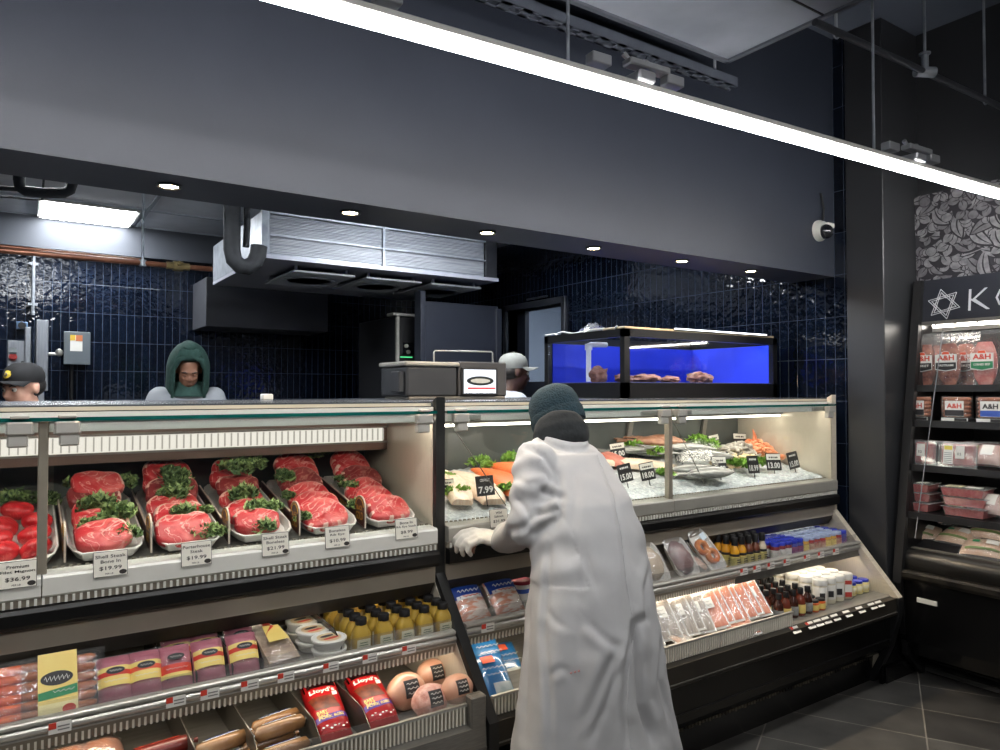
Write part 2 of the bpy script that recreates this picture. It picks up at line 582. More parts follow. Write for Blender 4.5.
# pale junction panel over the column
d = thing('junction_panel', 'pale flat electrical junction box high on the wall over the tall graphite column', 'junction box', (3.3, 2.14, 2.7))
q0, q1 = at(838, 148, 'Y', 2.165), at(870, 76, 'Y', 2.165)
MB().box(q0.x, q1.x, 2.12, 2.169, q0.z, q1.z, .006).build('box_body', mat('junction_box_grey', S(120, 124, 132), .5), d, 30, True)
MB().box(q0.x + .02, q1.x - .02, 2.113, 2.12, q0.z + .02, q1.z - .02, .003).build('box_cover', mat('junction_box_cover', S(132, 136, 144), .5), d, 30, True)
MB().cyl((q1.x - .05, 2.145, q1.z), (q1.x - .05, 2.145, 3.3), .012).build('conduit', M_galv, d, 30, True)
# dome camera on the wall over the counter
c = at(829, 229, 'Y', 2.11)
d = thing('security_camera', 'small dome security camera on the wall above the seafood counter', 'camera', (c.x, 2.17, c.z))
mb = MB(); mb.T = Matrix.Translation((c.x, 2.17, c.z)) @ Matrix.Rotation(PI / 2, 4, 'X')
mb.lathe([(.055, 0), (.055, .012), (.046, .03), (.046, .034)], n=24).build('camera_mount', M_sill, d, 40, True)
MB().ell((c.x, 2.128, c.z - .01), (.038, .036, .038), 20, 12).build('camera_dome', mat('smoked_dome', S(30, 32, 36), .08, coat=1), d, 60, True)
MB().tube([(c.x + .02, 2.155, c.z + .05), (c.x + .03, 2.155, c.z + .12), (c.x + .02, 2.165, c.z + .2)], .006, 8).build('camera_cable', M_blackm, d, 40, True)
MB().box(c.x + .01, c.x + .07, 2.12, 2.169, c.z + .015, c.z + .04, .004).build('camera_bracket', M_sill, d, 30, True)

# the long light: a tube of light hung on rods with clips
A = at(250, -12, 'Z', 2.25); B = Vector((3.50, 1.325, 2.25))
B = at(1000, 195, 'Z', 2.25)
dirn = (B - A).normalized()
A = A - dirn * 1.6
B = B + dirn * .32
side = Vector((-dirn.y, dirn.x, 0))
L = (B - A).length
rz = math.atan2(dirn.y, dirn.x)


def strip_light(name, label, loc, rot, length, strength=None):
    d = thing(name, label, 'light', loc, rot)
    MB().box(0, length, -.018, .018, .012, .034, .005).build('housing', M_white, d)
    MB().prism([(-.016, .012), (.016, .012), (.016, -.006), (.011, -.013), (-.011, -.013), (-.016, -.006)], 'X', .01, length - .01).build('diffuser', M_striplamp, d, 0)
    for x in (0, length - .012): MB().box(x, x + .012, -.019, .019, -.015, .036, .003).build('end_cap', M_white, d)
    return d


M_striplamp = lamp_mat('led_strip_light', (1, .985, .96, 1), 34)
d = strip_light('linear_ceiling_light', 'long white linear light hung across the shop in front of the dark wall', A, (0, 0, rz), L)
M_clip = mat('pale_cast_clip', S(170, 172, 176), .4, .4)
for (u, v) in ((632, 86), (908, 162), (330, 0)):
    q = at(u, v, 'Z', 2.29)
    s = (q - A).dot(dirn)
    mb = MB().box(s - .03, s + .03, -.034, .034, .030, .060, .004).box(s - .05, s + .10, -.02, .02, .075, .095, .004)
    mb.tube([(s - .06, 0, .105), (s - .03, 0, .085), (s + .02, 0, .10), (s + .06, 0, .085)], .008, 8)
    mb.build('hanging_clip', M_clip, d)
    for g in (.09, -.18): MB().box(s + g, s + g + .065, -.018, .018, .05, .08, .003).build('wire_connector', M_clip, d)
    MB().cyl((s - .25, 0, .035), (s - .25, 0, 1.05), .005, n=8).build('suspension_rod', M_galv, d)
# an unseen copy of this light is added behind the camera for ambience
strip_light('linear_ceiling_light', 'second long white linear light, added unseen over the aisle behind the viewer', (-2.2, -1.1, 2.6), (0, 0, rz), 5.6)

# round downlights under the lowered box
M_down = lamp_mat('warm_downlight', (1, .74, .42, 1), 40)
for i, (u, v) in enumerate([(-60, 149), (170, 184), (352, 211), (490, 231), (600, 246), (690, 259), (767, 268)]):
    if i == 0: continue
    q = at(u, v, 'Z', 2.025)
    d = thing('recessed_downlight', 'round warm downlight under the dark overhang, ' + ['', 'first of the row, by the ceiling panel', 'second of the row, over the cooling unit', 'third of the row', 'fourth of the row, over the doorway end', 'fifth of the row, over the fish tank', 'last of the row, near the column'][i], 'downlight', (q.x, 2.29, 2.025), group='recessed downlights under the overhang')
    MB().lathe([(.034, .0), (.036, -.005), (.030, -.007), (.025, -.003), (.025, 0)], n=28).build('trim_ring', mat('downlight_trim', S(80, 82, 86), .3, .7), d)
    MB().lathe([(.003, -.003), (.025, -.003), (.025, -.001), (.003, -.001)], n=28).build('lens', M_down, d)
    l = bpy.data.lights.new('downlight', 'SPOT')
    l.energy = 14
    l.color = (1, .80, .56)
    l.spot_size = math.radians(95)
    l.spot_blend = .6
    l.shadow_soft_size = .03
    o = bpy.data.objects.new('downlight_beam', l)
    COL.objects.link(o)
    o.parent = d
    o.location = (0, 0, -.02)

# flat ceiling light of the work room
d = thing('ceiling_panel_light', 'bright square light panel in the white work room ceiling', 'light', (.42, 5.95, 2.69))
MB().box(.115, .725, 5.66, 6.22, 2.69, 2.705).build('panel_frame', M_white, d, 0, True)
MB().box(.135, .705, 5.68, 6.20, 2.684, 2.69).build('panel_diffuser', lamp_mat('panel_light', (.95, .98, 1, 1), 22), d, 0, True)
for x in (.1, 2.2):  # both panels are added out of view to brighten the work room
    dd = thing('ceiling_panel_light', 'unseen square fill light added in the work room, %s' % ('hidden over the two men' if x < 1 else 'hidden before the cooling unit'), 'light', (x, 3.5, 2.46))
    MB().box(-.3, .3, -.3, -.28, -.01, .03).box(-.3, .3, .28, .3, -.01, .03).box(-.3, -.28, -.3, .3, -.01, .03).box(.28, .3, -.3, .3, -.01, .03).build('panel_frame', M_white, dd, 0)
    MB().cyl((0, 0, .02), (0, 0, .25), .006, n=8).build('suspension_rod', M_galv, dd)
    MB().box(-.28, .28, -.28, .28, -.006, .02).build('panel_diffuser', lamp_mat('added_fill_panel', (.95, .98, 1, 1), 20), dd, 0)

# flower mural and header sign of the wall cooler are in the cooler part below
# ================================================================ the work room behind the counter
M_coil = mat('ribbed_coil_metal', S(176, 180, 186), .5, .25, c2=S(138, 142, 150), ns=7, stretch=(.5, 1, 22), bump=.12)
M_ins = mat('black_pipe_insulation', S(34, 36, 40), .7, c2=S(42, 44, 48), ns=30, bump=.1)
M_copper = mat('copper_pipe', S(160, 106, 80), .35, .5, c2=S(136, 88, 68), ns=9)
M_brass = mat('brass_fitting', S(196, 176, 128), .3, .9)
X0, X1, Y0, Y1, Z0, Z1 = 1.237, 2.835, 4.4, 5.75, 2.23, 2.523
d = thing('cooling_unit', 'long silver evaporator cooling unit hung under the work room ceiling', 'cooling unit', ((X0 + X1) / 2, (Y0 + Y1) / 2, Z0))
MB().box(X0, X1, Y0 + .02, Y1, Z0 + .02, Z1, .004).build('casing', M_galv, d, 30, True)
mb = MB()
n = 26
for k in range(n):
    z = Z0 + .035 + (Z1 - Z0 - .05) * k / n
    mb.prism([(Y0 + .02, z), (Y0 + .012, z + .001), (Y0 + .012, z + .0085), (Y0 + .02, z + .0095)], 'X', X0 + .03, X1 - .01)
mb.build('finned_coil', M_coil, d, 0, True)
xm = at(384, 240, 'Y', Y0).x
MB().box(xm - .008, xm + .008, Y0 - .004, Y0 + .02, Z0 + .01, Z1).box(X0, X1, Y0 - .002, Y0 + .02, Z0 + .135, Z0 + .145).box(X0, X1, Y0 - .004, Y0 + .02, Z1 - .02, Z1).box(X0 - .003, X0 + .035, Y0 - .004, Y0 + .02, Z0, Z1).build('coil_frame', M_galv, d, 0, True)
MB().box(X0, X1 + .11, Y0 - .006, Y1, Z0 - .004, Z0 + .02).build('drip_pan', mat('drip_pan_metal', S(176, 178, 190), .4, .2), d, 0, True)
MB().box(X1, X1 + .1, Y0 - .002, Y1, Z0 + .02, Z1 + .1, .004).build('end_cover', mat('dark_end_cover', S(34, 36, 41), .5), d, 0, True)
for k in range(3):
    x = X0 + .22 + k * .5
    mb = MB().box(x, x + .42, Y0 + .12, Y0 + .75, Z0 - .05, Z0 - .036, .004)
    for q in range(5): mb.lathe([(.05 + q * .03, -.056), (.055 + q * .03, -.056), (.055 + q * .03, -.052), (.05 + q * .03, -.052)], (x + .21, Y0 + .43, Z0), 20)
    for xx in (x + .03, x + .37):
        for yy in (Y0 + .16, Y0 + .7): mb.cyl((xx, yy, Z0 - .04), (xx, yy, Z0), .012, n=8)
    mb.build('fan_guard', mat('fan_guard_plate', S(200, 204, 210), .5, .1), d, 30, True)
for xx in (X0 + .1, X1 - .05):
    for yy in (Y0 + .1, Y1 - .1): MB().cyl((xx, yy, Z1), (xx, yy, 2.71), .008, n=8).build('hanger_rod', M_galv, d, 30, True)
yy = Y0 - .07
pts = [at(*p, 'Y', yy) for p in ((232, 186), (232, 220), (232, 250), (234, 260), (240, 266), (247, 267), (254, 263), (258, 255), (259, 246))]
MB().tube(pts, .048, 14).build('insulated_pipe', M_ins, d, 60, True)
pts = [at(*p, 'Y', yy + .03) for p in ((247, 186), (247, 225), (246, 247))]
MB().tube(pts, .02, 10).build('insulated_pipe', M_ins, d, 60, True)
MB().box(X0 - .02, X0 + .02, Y0 - .03, Y0 + .0, Z0 + .05, Z1 + .02, .004).build('pipe_bracket', M_galv, d, 30, True)

d = thing('copper_pipe', 'copper refrigerant pipe running along the tiled wall into the silver cooling unit', 'pipe', (.2, 5.0, 2.22))
a, b = at(-90, 242, 'Y', 5.0), at(212, 267, 'Y', 5.0)
MB().cyl((a.x, 5.0, 2.225), (b.x, 5.0, 2.225), .017).build('pipe_run', M_copper, d, 40, True)
MB().cyl((a.x, 5.05, 2.26), (at(140, 260, 'Y', 5.05).x, 5.05, 2.25), .012).build('thin_pipe_run', M_copper, d, 40, True)
x = at(178, 264, 'Y', 5.0).x
MB().cyl((x - .07, 5, 2.225), (x + .07, 5, 2.225), .024, n=6).cyl((x - .03, 5, 2.225), (x + .03, 5, 2.225), .032, n=8).cyl((x, 5, 2.225), (x, 4.95, 2.24), .012).build('brass_valve', M_brass, d, 30, True)
x = at(143, 230, 'Y', 5.0).x
MB().cyl((x, 5, 2.24), (x, 5, 2.71), .008, n=8).lathe([(.017, 2.205), (.022, 2.205), (.022, 2.245), (.017, 2.245)], (x, 5, 0), 12).build('hanger_rod', M_galv, d, 40, True)

d = thing('hanging_insulated_pipe', 'black insulated pipe loop hanging from the white work room ceiling', 'pipe', (.0, 2.8, 2.1))
yy = 2.8
pts = [at(*p, 'Y', yy) for p in ((19, 150), (19, 180), (20, 188), (25, 191), (44, 193), (64, 193), (70, 190), (72, 184), (72, 150))]
MB().tube(pts, .017, 10).build('insulation', M_ins, d, 60, True)
pts = [at(*p, 'Y', yy) for p in ((-30, 187), (0, 188), (18, 189))]
MB().tube(pts, .008, 8).build('branch_line', M_ins, d, 60, True)
pts = [at(*p, 'Y', yy + .05) for p in ((-30, 195), (10, 197), (28, 199), (42, 200), (46, 150))]
MB().tube(pts, .004, 6).build('wire', M_ins, d, 60, True)

mb = MB().box(1.21, 2.19, 5.86, 6.348, 1.92, 2.3, .003)
d = single(mb, 'wall_duct_box', mat('dark_grey_box', S(56, 58, 64), .55, c2=S(50, 52, 58), ns=4), 'plain dark grey box on the tiled wall just under the silver cooling unit', 'duct')

# stainless machine with buttons, left end of the tiled wall
def px_box(u0, v0, u1, v1, y, depth, b=.004):
    a, c = at(u0, v1, 'Y', y), at(u1, v0, 'Y', y)
    return (a.x, c.x, y, y + depth, a.z, c.z, b)
M_ss2 = mat('satin_machine_steel', S(150, 154, 160), .4, .75, c2=S(136, 140, 147), ns=8, stretch=(20, 1, 1))
d = thing('cutting_machine', 'stainless machine with tall upright box and push buttons in front of the navy tiles', 'machine', (.2, 5.5, 0))
bx = px_box(35, 320, 49, 391, 5.4, .18)
MB().box(*bx).box(bx[0] + .02, bx[1] - .02, 5.42, 5.56, .0, bx[4]).build('upright_box', M_ss2, d, 30, True)
bx = px_box(24, 327, 31.5, 392, 5.42, .12)
MB().box(*bx).build('slim_column', M_ss2, d, 30, True)
bx = px_box(6, 341, 32, 430, 5.45, .2)
MB().box(*bx).box(bx[0], bx[1], 5.46, 5.64, 0, bx[4]).build('control_box', M_ss2, d, 30, True)
for (u, v, cc, nm) in ((13, 351, S(150, 158, 160), 'grey_button'), (13, 357, S(196, 60, 56), 'red_button'), (16, 367, S(150, 150, 150), 'switch_knob')):
    q = at(u, v, 'Y', 5.45)
    MB().cyl((q.x, 5.45, q.z), (q.x, 5.425, q.z), .022, n=16).cyl((q.x, 5.425, q.z), (q.x, 5.41, q.z), .014, n=16).build(nm, mat(nm + '_plastic', cc, .4), d, 40, True)
q = at(50, 354, 'Y', 5.45)
MB().cyl((q.x - .02, 5.45, q.z), (q.x + .04, 5.45, q.z), .01).ell((q.x + .05, 5.45, q.z + .01), (.022, .02, .025)).build('clamp_knob', M_steel, d, 40, True)
bx = px_box(18, 368, 33, 373, 5.38, .06)
MB().box(*bx).build('bracket', M_ss2, d, 30, True)
# wall outlet, conduit and breaker box
bx = px_box(16, 322, 28, 329, 6.32, .028)
d = thing('wall_outlet', 'small steel outlet plate with black socket on the navy tiles above the button box', 'outlet', ((bx[0] + bx[1]) / 2, 6.34, bx[4]))
MB().box(*bx).build('cover_plate', mat('outlet_steel', S(96, 120, 150), .4, .4), d, 30, True)
xm, zm = (bx[0] + bx[1]) / 2, (bx[4] + bx[5]) / 2
MB().cyl((xm, 6.33, zm), (xm, 6.308, zm), .025).build('socket', M_blackm, d, 40, True)
x = at(33, 300, 'Y', 6.32).x
mb = MB().cyl((x, 6.33, 1.98), (x, 6.33, 2.47), .013, n=10)
for z in (2.05, 2.35): mb.box(x - .03, x + .03, 6.32, 6.349, z, z + .02)
single(mb, 'outlet_conduit', M_galv, 'thin pale electrical conduit running down the navy tiles above the stainless machine', 'conduit')
bx = px_box(65, 333, 89, 363, 6.25, .1)
d = thing('breaker_switch_box', 'grey metal breaker box with paper sticker on the navy tile wall', 'breaker box', ((bx[0] + bx[1]) / 2, 6.3, bx[4]))
MB().box(*bx).build('box_body', mat('breaker_grey', S(84, 92, 98), .5), d, 30, True)
MB().box(bx[0] - .01, bx[1] + .01, 6.238, 6.25, bx[4] - .01, bx[5] + .005, .004).build('box_cover', mat('breaker_cover', S(92, 100, 106), .5), d, 30, True)
w = bx[1] - bx[0]
st = put('warning_sticker', MB().box(bx[0] + w * .2 - d.location.x, bx[0] + w * .72 - d.location.x, 6.2365 - 6.3, 6.238 - 6.3, .09, .21).mesh('sticker', M_white), d)
MB().box(bx[0] + w * .2 - d.location.x, bx[0] + w * .42 - d.location.x, 6.2355 - 6.3, 6.2365 - 6.3, .17, .21).build('yellow_patch', mat('sticker_yellow', S(210, 176, 60), .5), st)
MB().box(bx[0] + w * .44 - d.location.x, bx[0] + w * .72 - d.location.x, 6.2355 - 6.3, 6.2365 - 6.3, .165, .21).build('orange_patch', mat('sticker_orange', S(190, 112, 70), .5), st)
MB().cyl(((bx[0] + bx[1]) / 2 - .03, 6.32, bx[4]), ((bx[0] + bx[1]) / 2 - .03, 6.32, .6), .012, n=10).build('conduit', M_blackm, d, 40, True)

# tall black machine with steel edges and control panel
d = thing('black_cabinet_oven', 'tall black cabinet with steel edges and a small control panel', 'cabinet', (2.6, 5.2, 0))
MB().box(2.366, 2.95, 4.92, 5.62, .1, 1.985, .006).box(2.40, 2.92, 4.96, 5.6, 0, .1).build('cabinet_body', mat('black_cabinet', S(30, 31, 34), .4, c2=S(25, 26, 29), ns=4), d, 30, True)
MB().box(2.39, 2.94, 4.90, 4.92, .14, 1.50, .004).build('cabinet_door', M_blackm, d, 30, True)
MB().box(2.39, 2.94, 4.90, 4.92, 1.52, 1.975, .004).build('control_panel', M_blackm, d, 30, True)
MB().box(2.362, 2.385, 4.895, 4.92, .1, 1.99).box(2.33, 2.95, 4.885, 5.0, 1.985, 2.005, .003).build('steel_edge', M_steel, d, 30, True)
p_ = px_box(403, 343, 417, 354, 4.893, .007, .001)
pn = put('display', MB().box(p_[0] - 2.6, p_[1] - 2.6, 4.893 - 5.2, 4.9 - 5.2, p_[4], p_[5]).mesh('display', mat('panel_display', S(20, 22, 26), .15)), d)
for (u, v) in ((406, 346), (408, 352)):
    q = at(u, v, 'Y', 4.89)
    MB().cyl((q.x - 2.6, 4.893 - 5.2, q.z), (q.x - 2.6, 4.875 - 5.2, q.z), .014).build('dial', M_steel, pn)
q = at(403, 357, 'Y', 4.89)
MB().box(q.x - .02, q.x + .08, 4.892, 4.9, q.z - .004, q.z + .004).build('green_indicator', lamp_mat('green_indicator', (.1, .8, .3, 1), .6), d, 0, True)
struct(MB().box(2.42, 3.08, 4.6, 4.66, 0, 2.07, .004).box(2.40, 2.44, 4.58, 4.68, 0, 2.14, .004).box(3.05, 3.10, 4.58, 4.68, 0, 2.05, .004), 'partition', mat('dark_navy_partition', S(36, 40, 50), .45, c2=S(32, 36, 46), ns=3))

# ---------------------------------------------------------------- label scale on top of the case
ZT = 1.385
d = thing('label_scale', 'black countertop label scale with a lit screen on top of the seafood case', 'scale', (1.55, 2.72, ZT))
M_sc = mat('scale_dark_plastic', S(48, 50, 54), .4, c2=S(42, 44, 48), ns=9)
MB().box(1.30, 1.535, 2.6, 2.85, ZT + .012, 1.52, .008).build('printer_body', M_sc, d, 30, True)
MB().box(1.292, 1.545, 2.595, 2.855, 1.522, 1.54, .005).build('steel_lid', M_steel, d, 30, True)
MB().box(1.545, 1.79, 2.605, 2.85, ZT + .012, 1.545, .006).build('display_head', mat('scale_head_plastic', S(60, 60, 62), .4), d, 30, True)
MB().box(1.31, 1.78, 2.6, 2.83, ZT, ZT + .012, .003).build('base_plate', M_steel_d, d, 30, True)
MB().box(1.275, 1.30, 2.62, 2.70, ZT + .03, 1.50, .004).build('side_bracket', M_sc, d, 30, True)
MB().box(1.552, 1.735, 2.592, 2.605, 1.403, 1.52, .004).build('screen_bezel', M_blackm, d, 30, True)
sc_ = put('screen', MB().box(1.562 - 1.55, 1.722 - 1.55, 2.590 - 2.72, 2.593 - 2.72, 1.410 - ZT, 1.511 - ZT).mesh('screen', lamp_mat('screen_white', (.86, .92, 1, 1), .75)), d)
mb = MB()
cx, cz = .092, .078
mb._add([(cx + .068 * math.cos(a), 2.589 - 2.72, cz + .02 * math.sin(a)) for a in [2 * PI * i / 24 for i in range(24)]], [tuple(range(23, -1, -1))])
mb.build('oval_picture', mat('screen_dark_oval', S(40, 44, 46), .3), sc_, 0)
mb = MB()
mb._add([(cx + .05 * math.cos(a), 2.5885 - 2.72, cz + .010 * math.sin(a)) for a in [2 * PI * i / 24 for i in range(24)]], [tuple(range(23, -1, -1))])
mb.build('fish_shape', mat('screen_pale', S(168, 172, 170), .3), sc_, 0)
MB().box(.03, .168, 2.5885 - 2.72, 2.59 - 2.72, .043, .050).build('red_bar', mat('screen_red', S(190, 40, 44), .4), sc_, 0)
mb = MB()
lettering(mb, [('0.00', .035, .022, .034, .012), ('0.00', .088, .022, .034, .012), ('0.00', .138, .022, .034, .012)], lambda x, y: (x, 2.5885 - 2.72, y))
mb.build('digits', mat('screen_ink', S(40, 44, 50), .5), sc_, 0)
pts = [(1.478, 2.7, 1.54), (1.478, 2.7, 1.585), (1.484, 2.7, 1.592), (1.77, 2.7, 1.596), (1.777, 2.7, 1.59), (1.777, 2.7, 1.54)]
MB().tube(pts, .0035, 8).build('wire_frame', M_steel, d, 60, True)

# ---------------------------------------------------------------- fish tank
TX0, TX1, TY0, TY1, TZ0, TZ1 = 2.346, 3.50, 2.45, 3.06, 1.387, 1.712
d = thing('fish_tank', 'long black framed fish tank of blue water standing on the seafood case', 'fish tank', ((TX0 + TX1) / 2, (TY0 + TY1) / 2, TZ0))
mb = MB()
mb.box(TX0, TX1, TY0, TY1, TZ0, TZ0 + .072).box(TX0, TX1, TY0, TY0 + .02, TZ1 - .038, TZ1).box(TX0, TX1, TY1 - .02, TY1, TZ1 - .038, TZ1)
mb.box(TX0, TX0 + .02, TY0, TY1, TZ1 - .038, TZ1).box(TX1 - .02, TX1, TY0, TY1, TZ1 - .038, TZ1)
for x in (TX0, TX1 - .035):
    for y in (TY0, TY1 - .03): mb.box(x, x + .035, y, y + .03, TZ0, TZ1)
mb.build('tank_frame', mat('black_tank_frame', S(12, 13, 16), .3), d, 0, True)
MB().box(TX0 + .03, TX1 - .03, TY1 - .035, TY1 - .028, TZ0 + .07, TZ1 - .04).box(TX1 - .034, TX1 - .03, TY0 + .03, TY1 - .03, TZ0 + .07, TZ1 - .04).build('blue_backing', mat('blue_tank_backing', S(34, 66, 232), .6, c2=S(28, 56, 215), ns=3), d, 0, True)
MB().box(TX0 + .02, TX1 - .02, TY0 + .02, TY1 - .04, TZ0 + .066, TZ0 + .076).build('gravel_bed', mat('blue_grey_gravel', S(60, 70, 130), .9, c2=S(110, 110, 140), ns=90), d, 0, True)
MB().box(TX0 + .036, TX1 - .036, TY0 + .004, TY0 + .009, TZ0 + .073, TZ1 - .039).box(TX0 + .004, TX0 + .009, TY0 + .031, TY1 - .031, TZ0 + .073, TZ1 - .039).build('tank_glass', clear('tank_glass', (.93, .95, 1, 1), .05), d, 0, True)
MB().box(TX0 + .01, TX1 - .01, TY0 + .01, TY0 + .16, TZ1, TZ1 + .012, .003).build('tan_lid', mat('tan_lid', S(176, 160, 132), .6, c2=S(150, 136, 112), ns=9), d, 0, True)
mb = MB()
for k in range(34):
    x = TX0 + .36 + k * .0215
    mb.box(x, x + .011, TY0 + .012, TY0 + .022, TZ1 + .0125, TZ1 + .019)
mb.build('light_strip', lamp_mat('tank_light_beads', (.9, .95, 1, 1), 3), d, 0, True)
MB().box(TX0 + .34, TX1 - .06, TY0 + .005, TY0 + .03, TZ1 + .008, TZ1 + .012).build('light_bar', M_blackm, d, 0, True)
MB().box(TX0 + .05, TX1 - .05, TY0 + .022, TY0 + .07, TZ1 - .010, TZ1 - .004).build('lamp_tube', lamp_mat('tank_lamp', (.62, .76, 1, 1), 8), d, 0, True)
pts = [(TX0 + .05, TY1 - .3, TZ0 + .08), (TX0 + .05, TY1 - .3, TZ1 - .07), (TX0 + .052, TY1 - .3, TZ1 - .062), (TX0 + .065, TY1 - .3, TZ1 - .058), (TX0 + .17, TY1 - .3, TZ1 - .055)]
MB().tube(pts, .013, 12).cyl((TX0 + .05, TY1 - .3, TZ1 - .085), (TX0 + .05, TY1 - .3, TZ1 - .055), .019).build('white_pipe', mat('white_pvc', S(225, 226, 228), .4), d, 50, True)
pts = [(TX0 + .005 + .03 * math.sin(i * 1.3), TY1 - i * .045, TZ1 + .006 + .006 * math.sin(i * 2.1)) for i in range(14)]
single(MB().tube(pts, .004, 8), 'power_cable', mat('white_cable', S(205, 205, 205), .5), 'loose white cable lying along the top edge of the fish tank', 'cable', smooth=60)
mb = MB().grid(lambda u, v: (TX0 + .03 + u * .16, TY0 + .24 + v * .2, TZ1 + .001 + .05 * math.sin(PI * u) * math.sin(PI * v) * (1 + .5 * noise.noise(Vector((u * 6, v * 6, 2))))), 14, 14)
single(mb, 'plastic_bag', clear('bag_film', (.95, .95, .95, 1), .1, .15, .12, bump=.5, bs=40), 'crumpled clear plastic bag on top of the fish tank', 'bag', smooth=60)
M_rock = mat('brown_reef_rock', S(110, 70, 52), .9, c2=S(160, 120, 104), ns=24, bump=.8, bs=40)
def rock(x, y, s, h, seed, label):
    mb = MB().ell((0, 0, h * .8), (s, s * .8, h), 22, 14, lambda q: 1 + .35 * noise.noise(q * 2.2 + Vector((seed, 0, 0))) + .15 * noise.noise(q * 6 + Vector((0, seed, 0))))
    single(mb, 'reef_rock', M_rock, label, 'rock', 'rocks in the fish tank', loc=(x, y, TZ0 + .076), smooth=60)
rock(TX0 + .10, TY0 + .30, .055, .045, 1, 'brown reef rock beside the white pipe in the fish tank')
rock(TX0 + .13, TY0 + .14, .05, .022, 5, 'low brown reef rock at the near corner of the fish tank')
rock(TX0 + .24, TY0 + .10, .08, .022, 9, 'long pinkish reef rock along the front of the fish tank')
rock(TX0 + .42, TY0 + .11, .06, .018, 12, 'flat reef rock in the middle of the fish tank front')
rock(TX0 + .62, TY0 + .10, .065, .032, 15, 'round reef rock alone on the far half of the fish tank front')
rock(TX0 + .70, TY0 + .12, .05, .026, 19, 'small reef rock leaning on the round rock in the fish tank')
single(MB().box(.78, .82, 2.77, 2.81, ZT, ZT + .024, .004), 'paper_carton', M_white, 'small white carton on top of the meat case by the navy tiles', 'carton')
# ================================================================ the two refrigerated display cases
M_glass = clear('case_glass', (.97, .985, .98, 1), .045, .01)
M_gedge = mat('green_glass_edge', S(10, 70, 66), .1, c2=S(20, 96, 88), ns=6, stretch=(1, 1, 1))
M_caselamp = lamp_mat('case_lamp', (1, .93, .82, 1), .5)
M_lowlamp = lamp_mat('case_low_lamp', (1, .87, .68, 1), 7)
M_trimblack = mat('black_edge_trim', S(26, 27, 28), .35, c2=S(22, 23, 24), ns=8)
M_rib = mat('white_ribbed_grille', S(236, 230, 216), .45, c2=S(228, 222, 208), ns=20)
M_ribb = mat('grille_backing', S(132, 124, 110), .5)
M_inner = mat('case_inner_steel', S(150, 147, 140), .4, .35, c2=S(136, 133, 126), ns=10, stretch=(1, 6, 6))
M_innerback = mat('case_back_metal', S(112, 106, 96), .45, .2, c2=S(70, 66, 60), ns=6)
M_darkrail = mat('dark_bronze_rail', S(62, 58, 52), .4, .5, c2=S(54, 50, 46), ns=5)
M_clearrail = clear('clear_shelf_rail', (.97, .97, .97, 1), .1, .05, .04)
M_endsteel = mat('end_panel_steel', S(214, 205, 187), .28, .2, c2=S(200, 191, 174), ns=26, stretch=(1, 30, 1), bump=.05)
M_slot = mat('slot_black', S(8, 8, 8), .8)

M_louv = lamp_mat('translucent_louvre', (1, .92, .80, 1), .24)
PROF = [(2.13, 1.375), (2.13, .80), (1.80, .435), (1.80, .35), (1.84, .19), (1.945, 0), (2.9, 0), (2.9, 1.375)]


def ribs(mb, x0, x1, y, z0, z1, step=.0125, t=.004, tilt=0.0):
    n = int((x1 - x0) / step)
    for i in range(n + 1):
        x = x0 + (x1 - x0) * i / n
        mb.box(x - t / 2, x + t / 2, y - .006, y, z0, z1)
    return mb


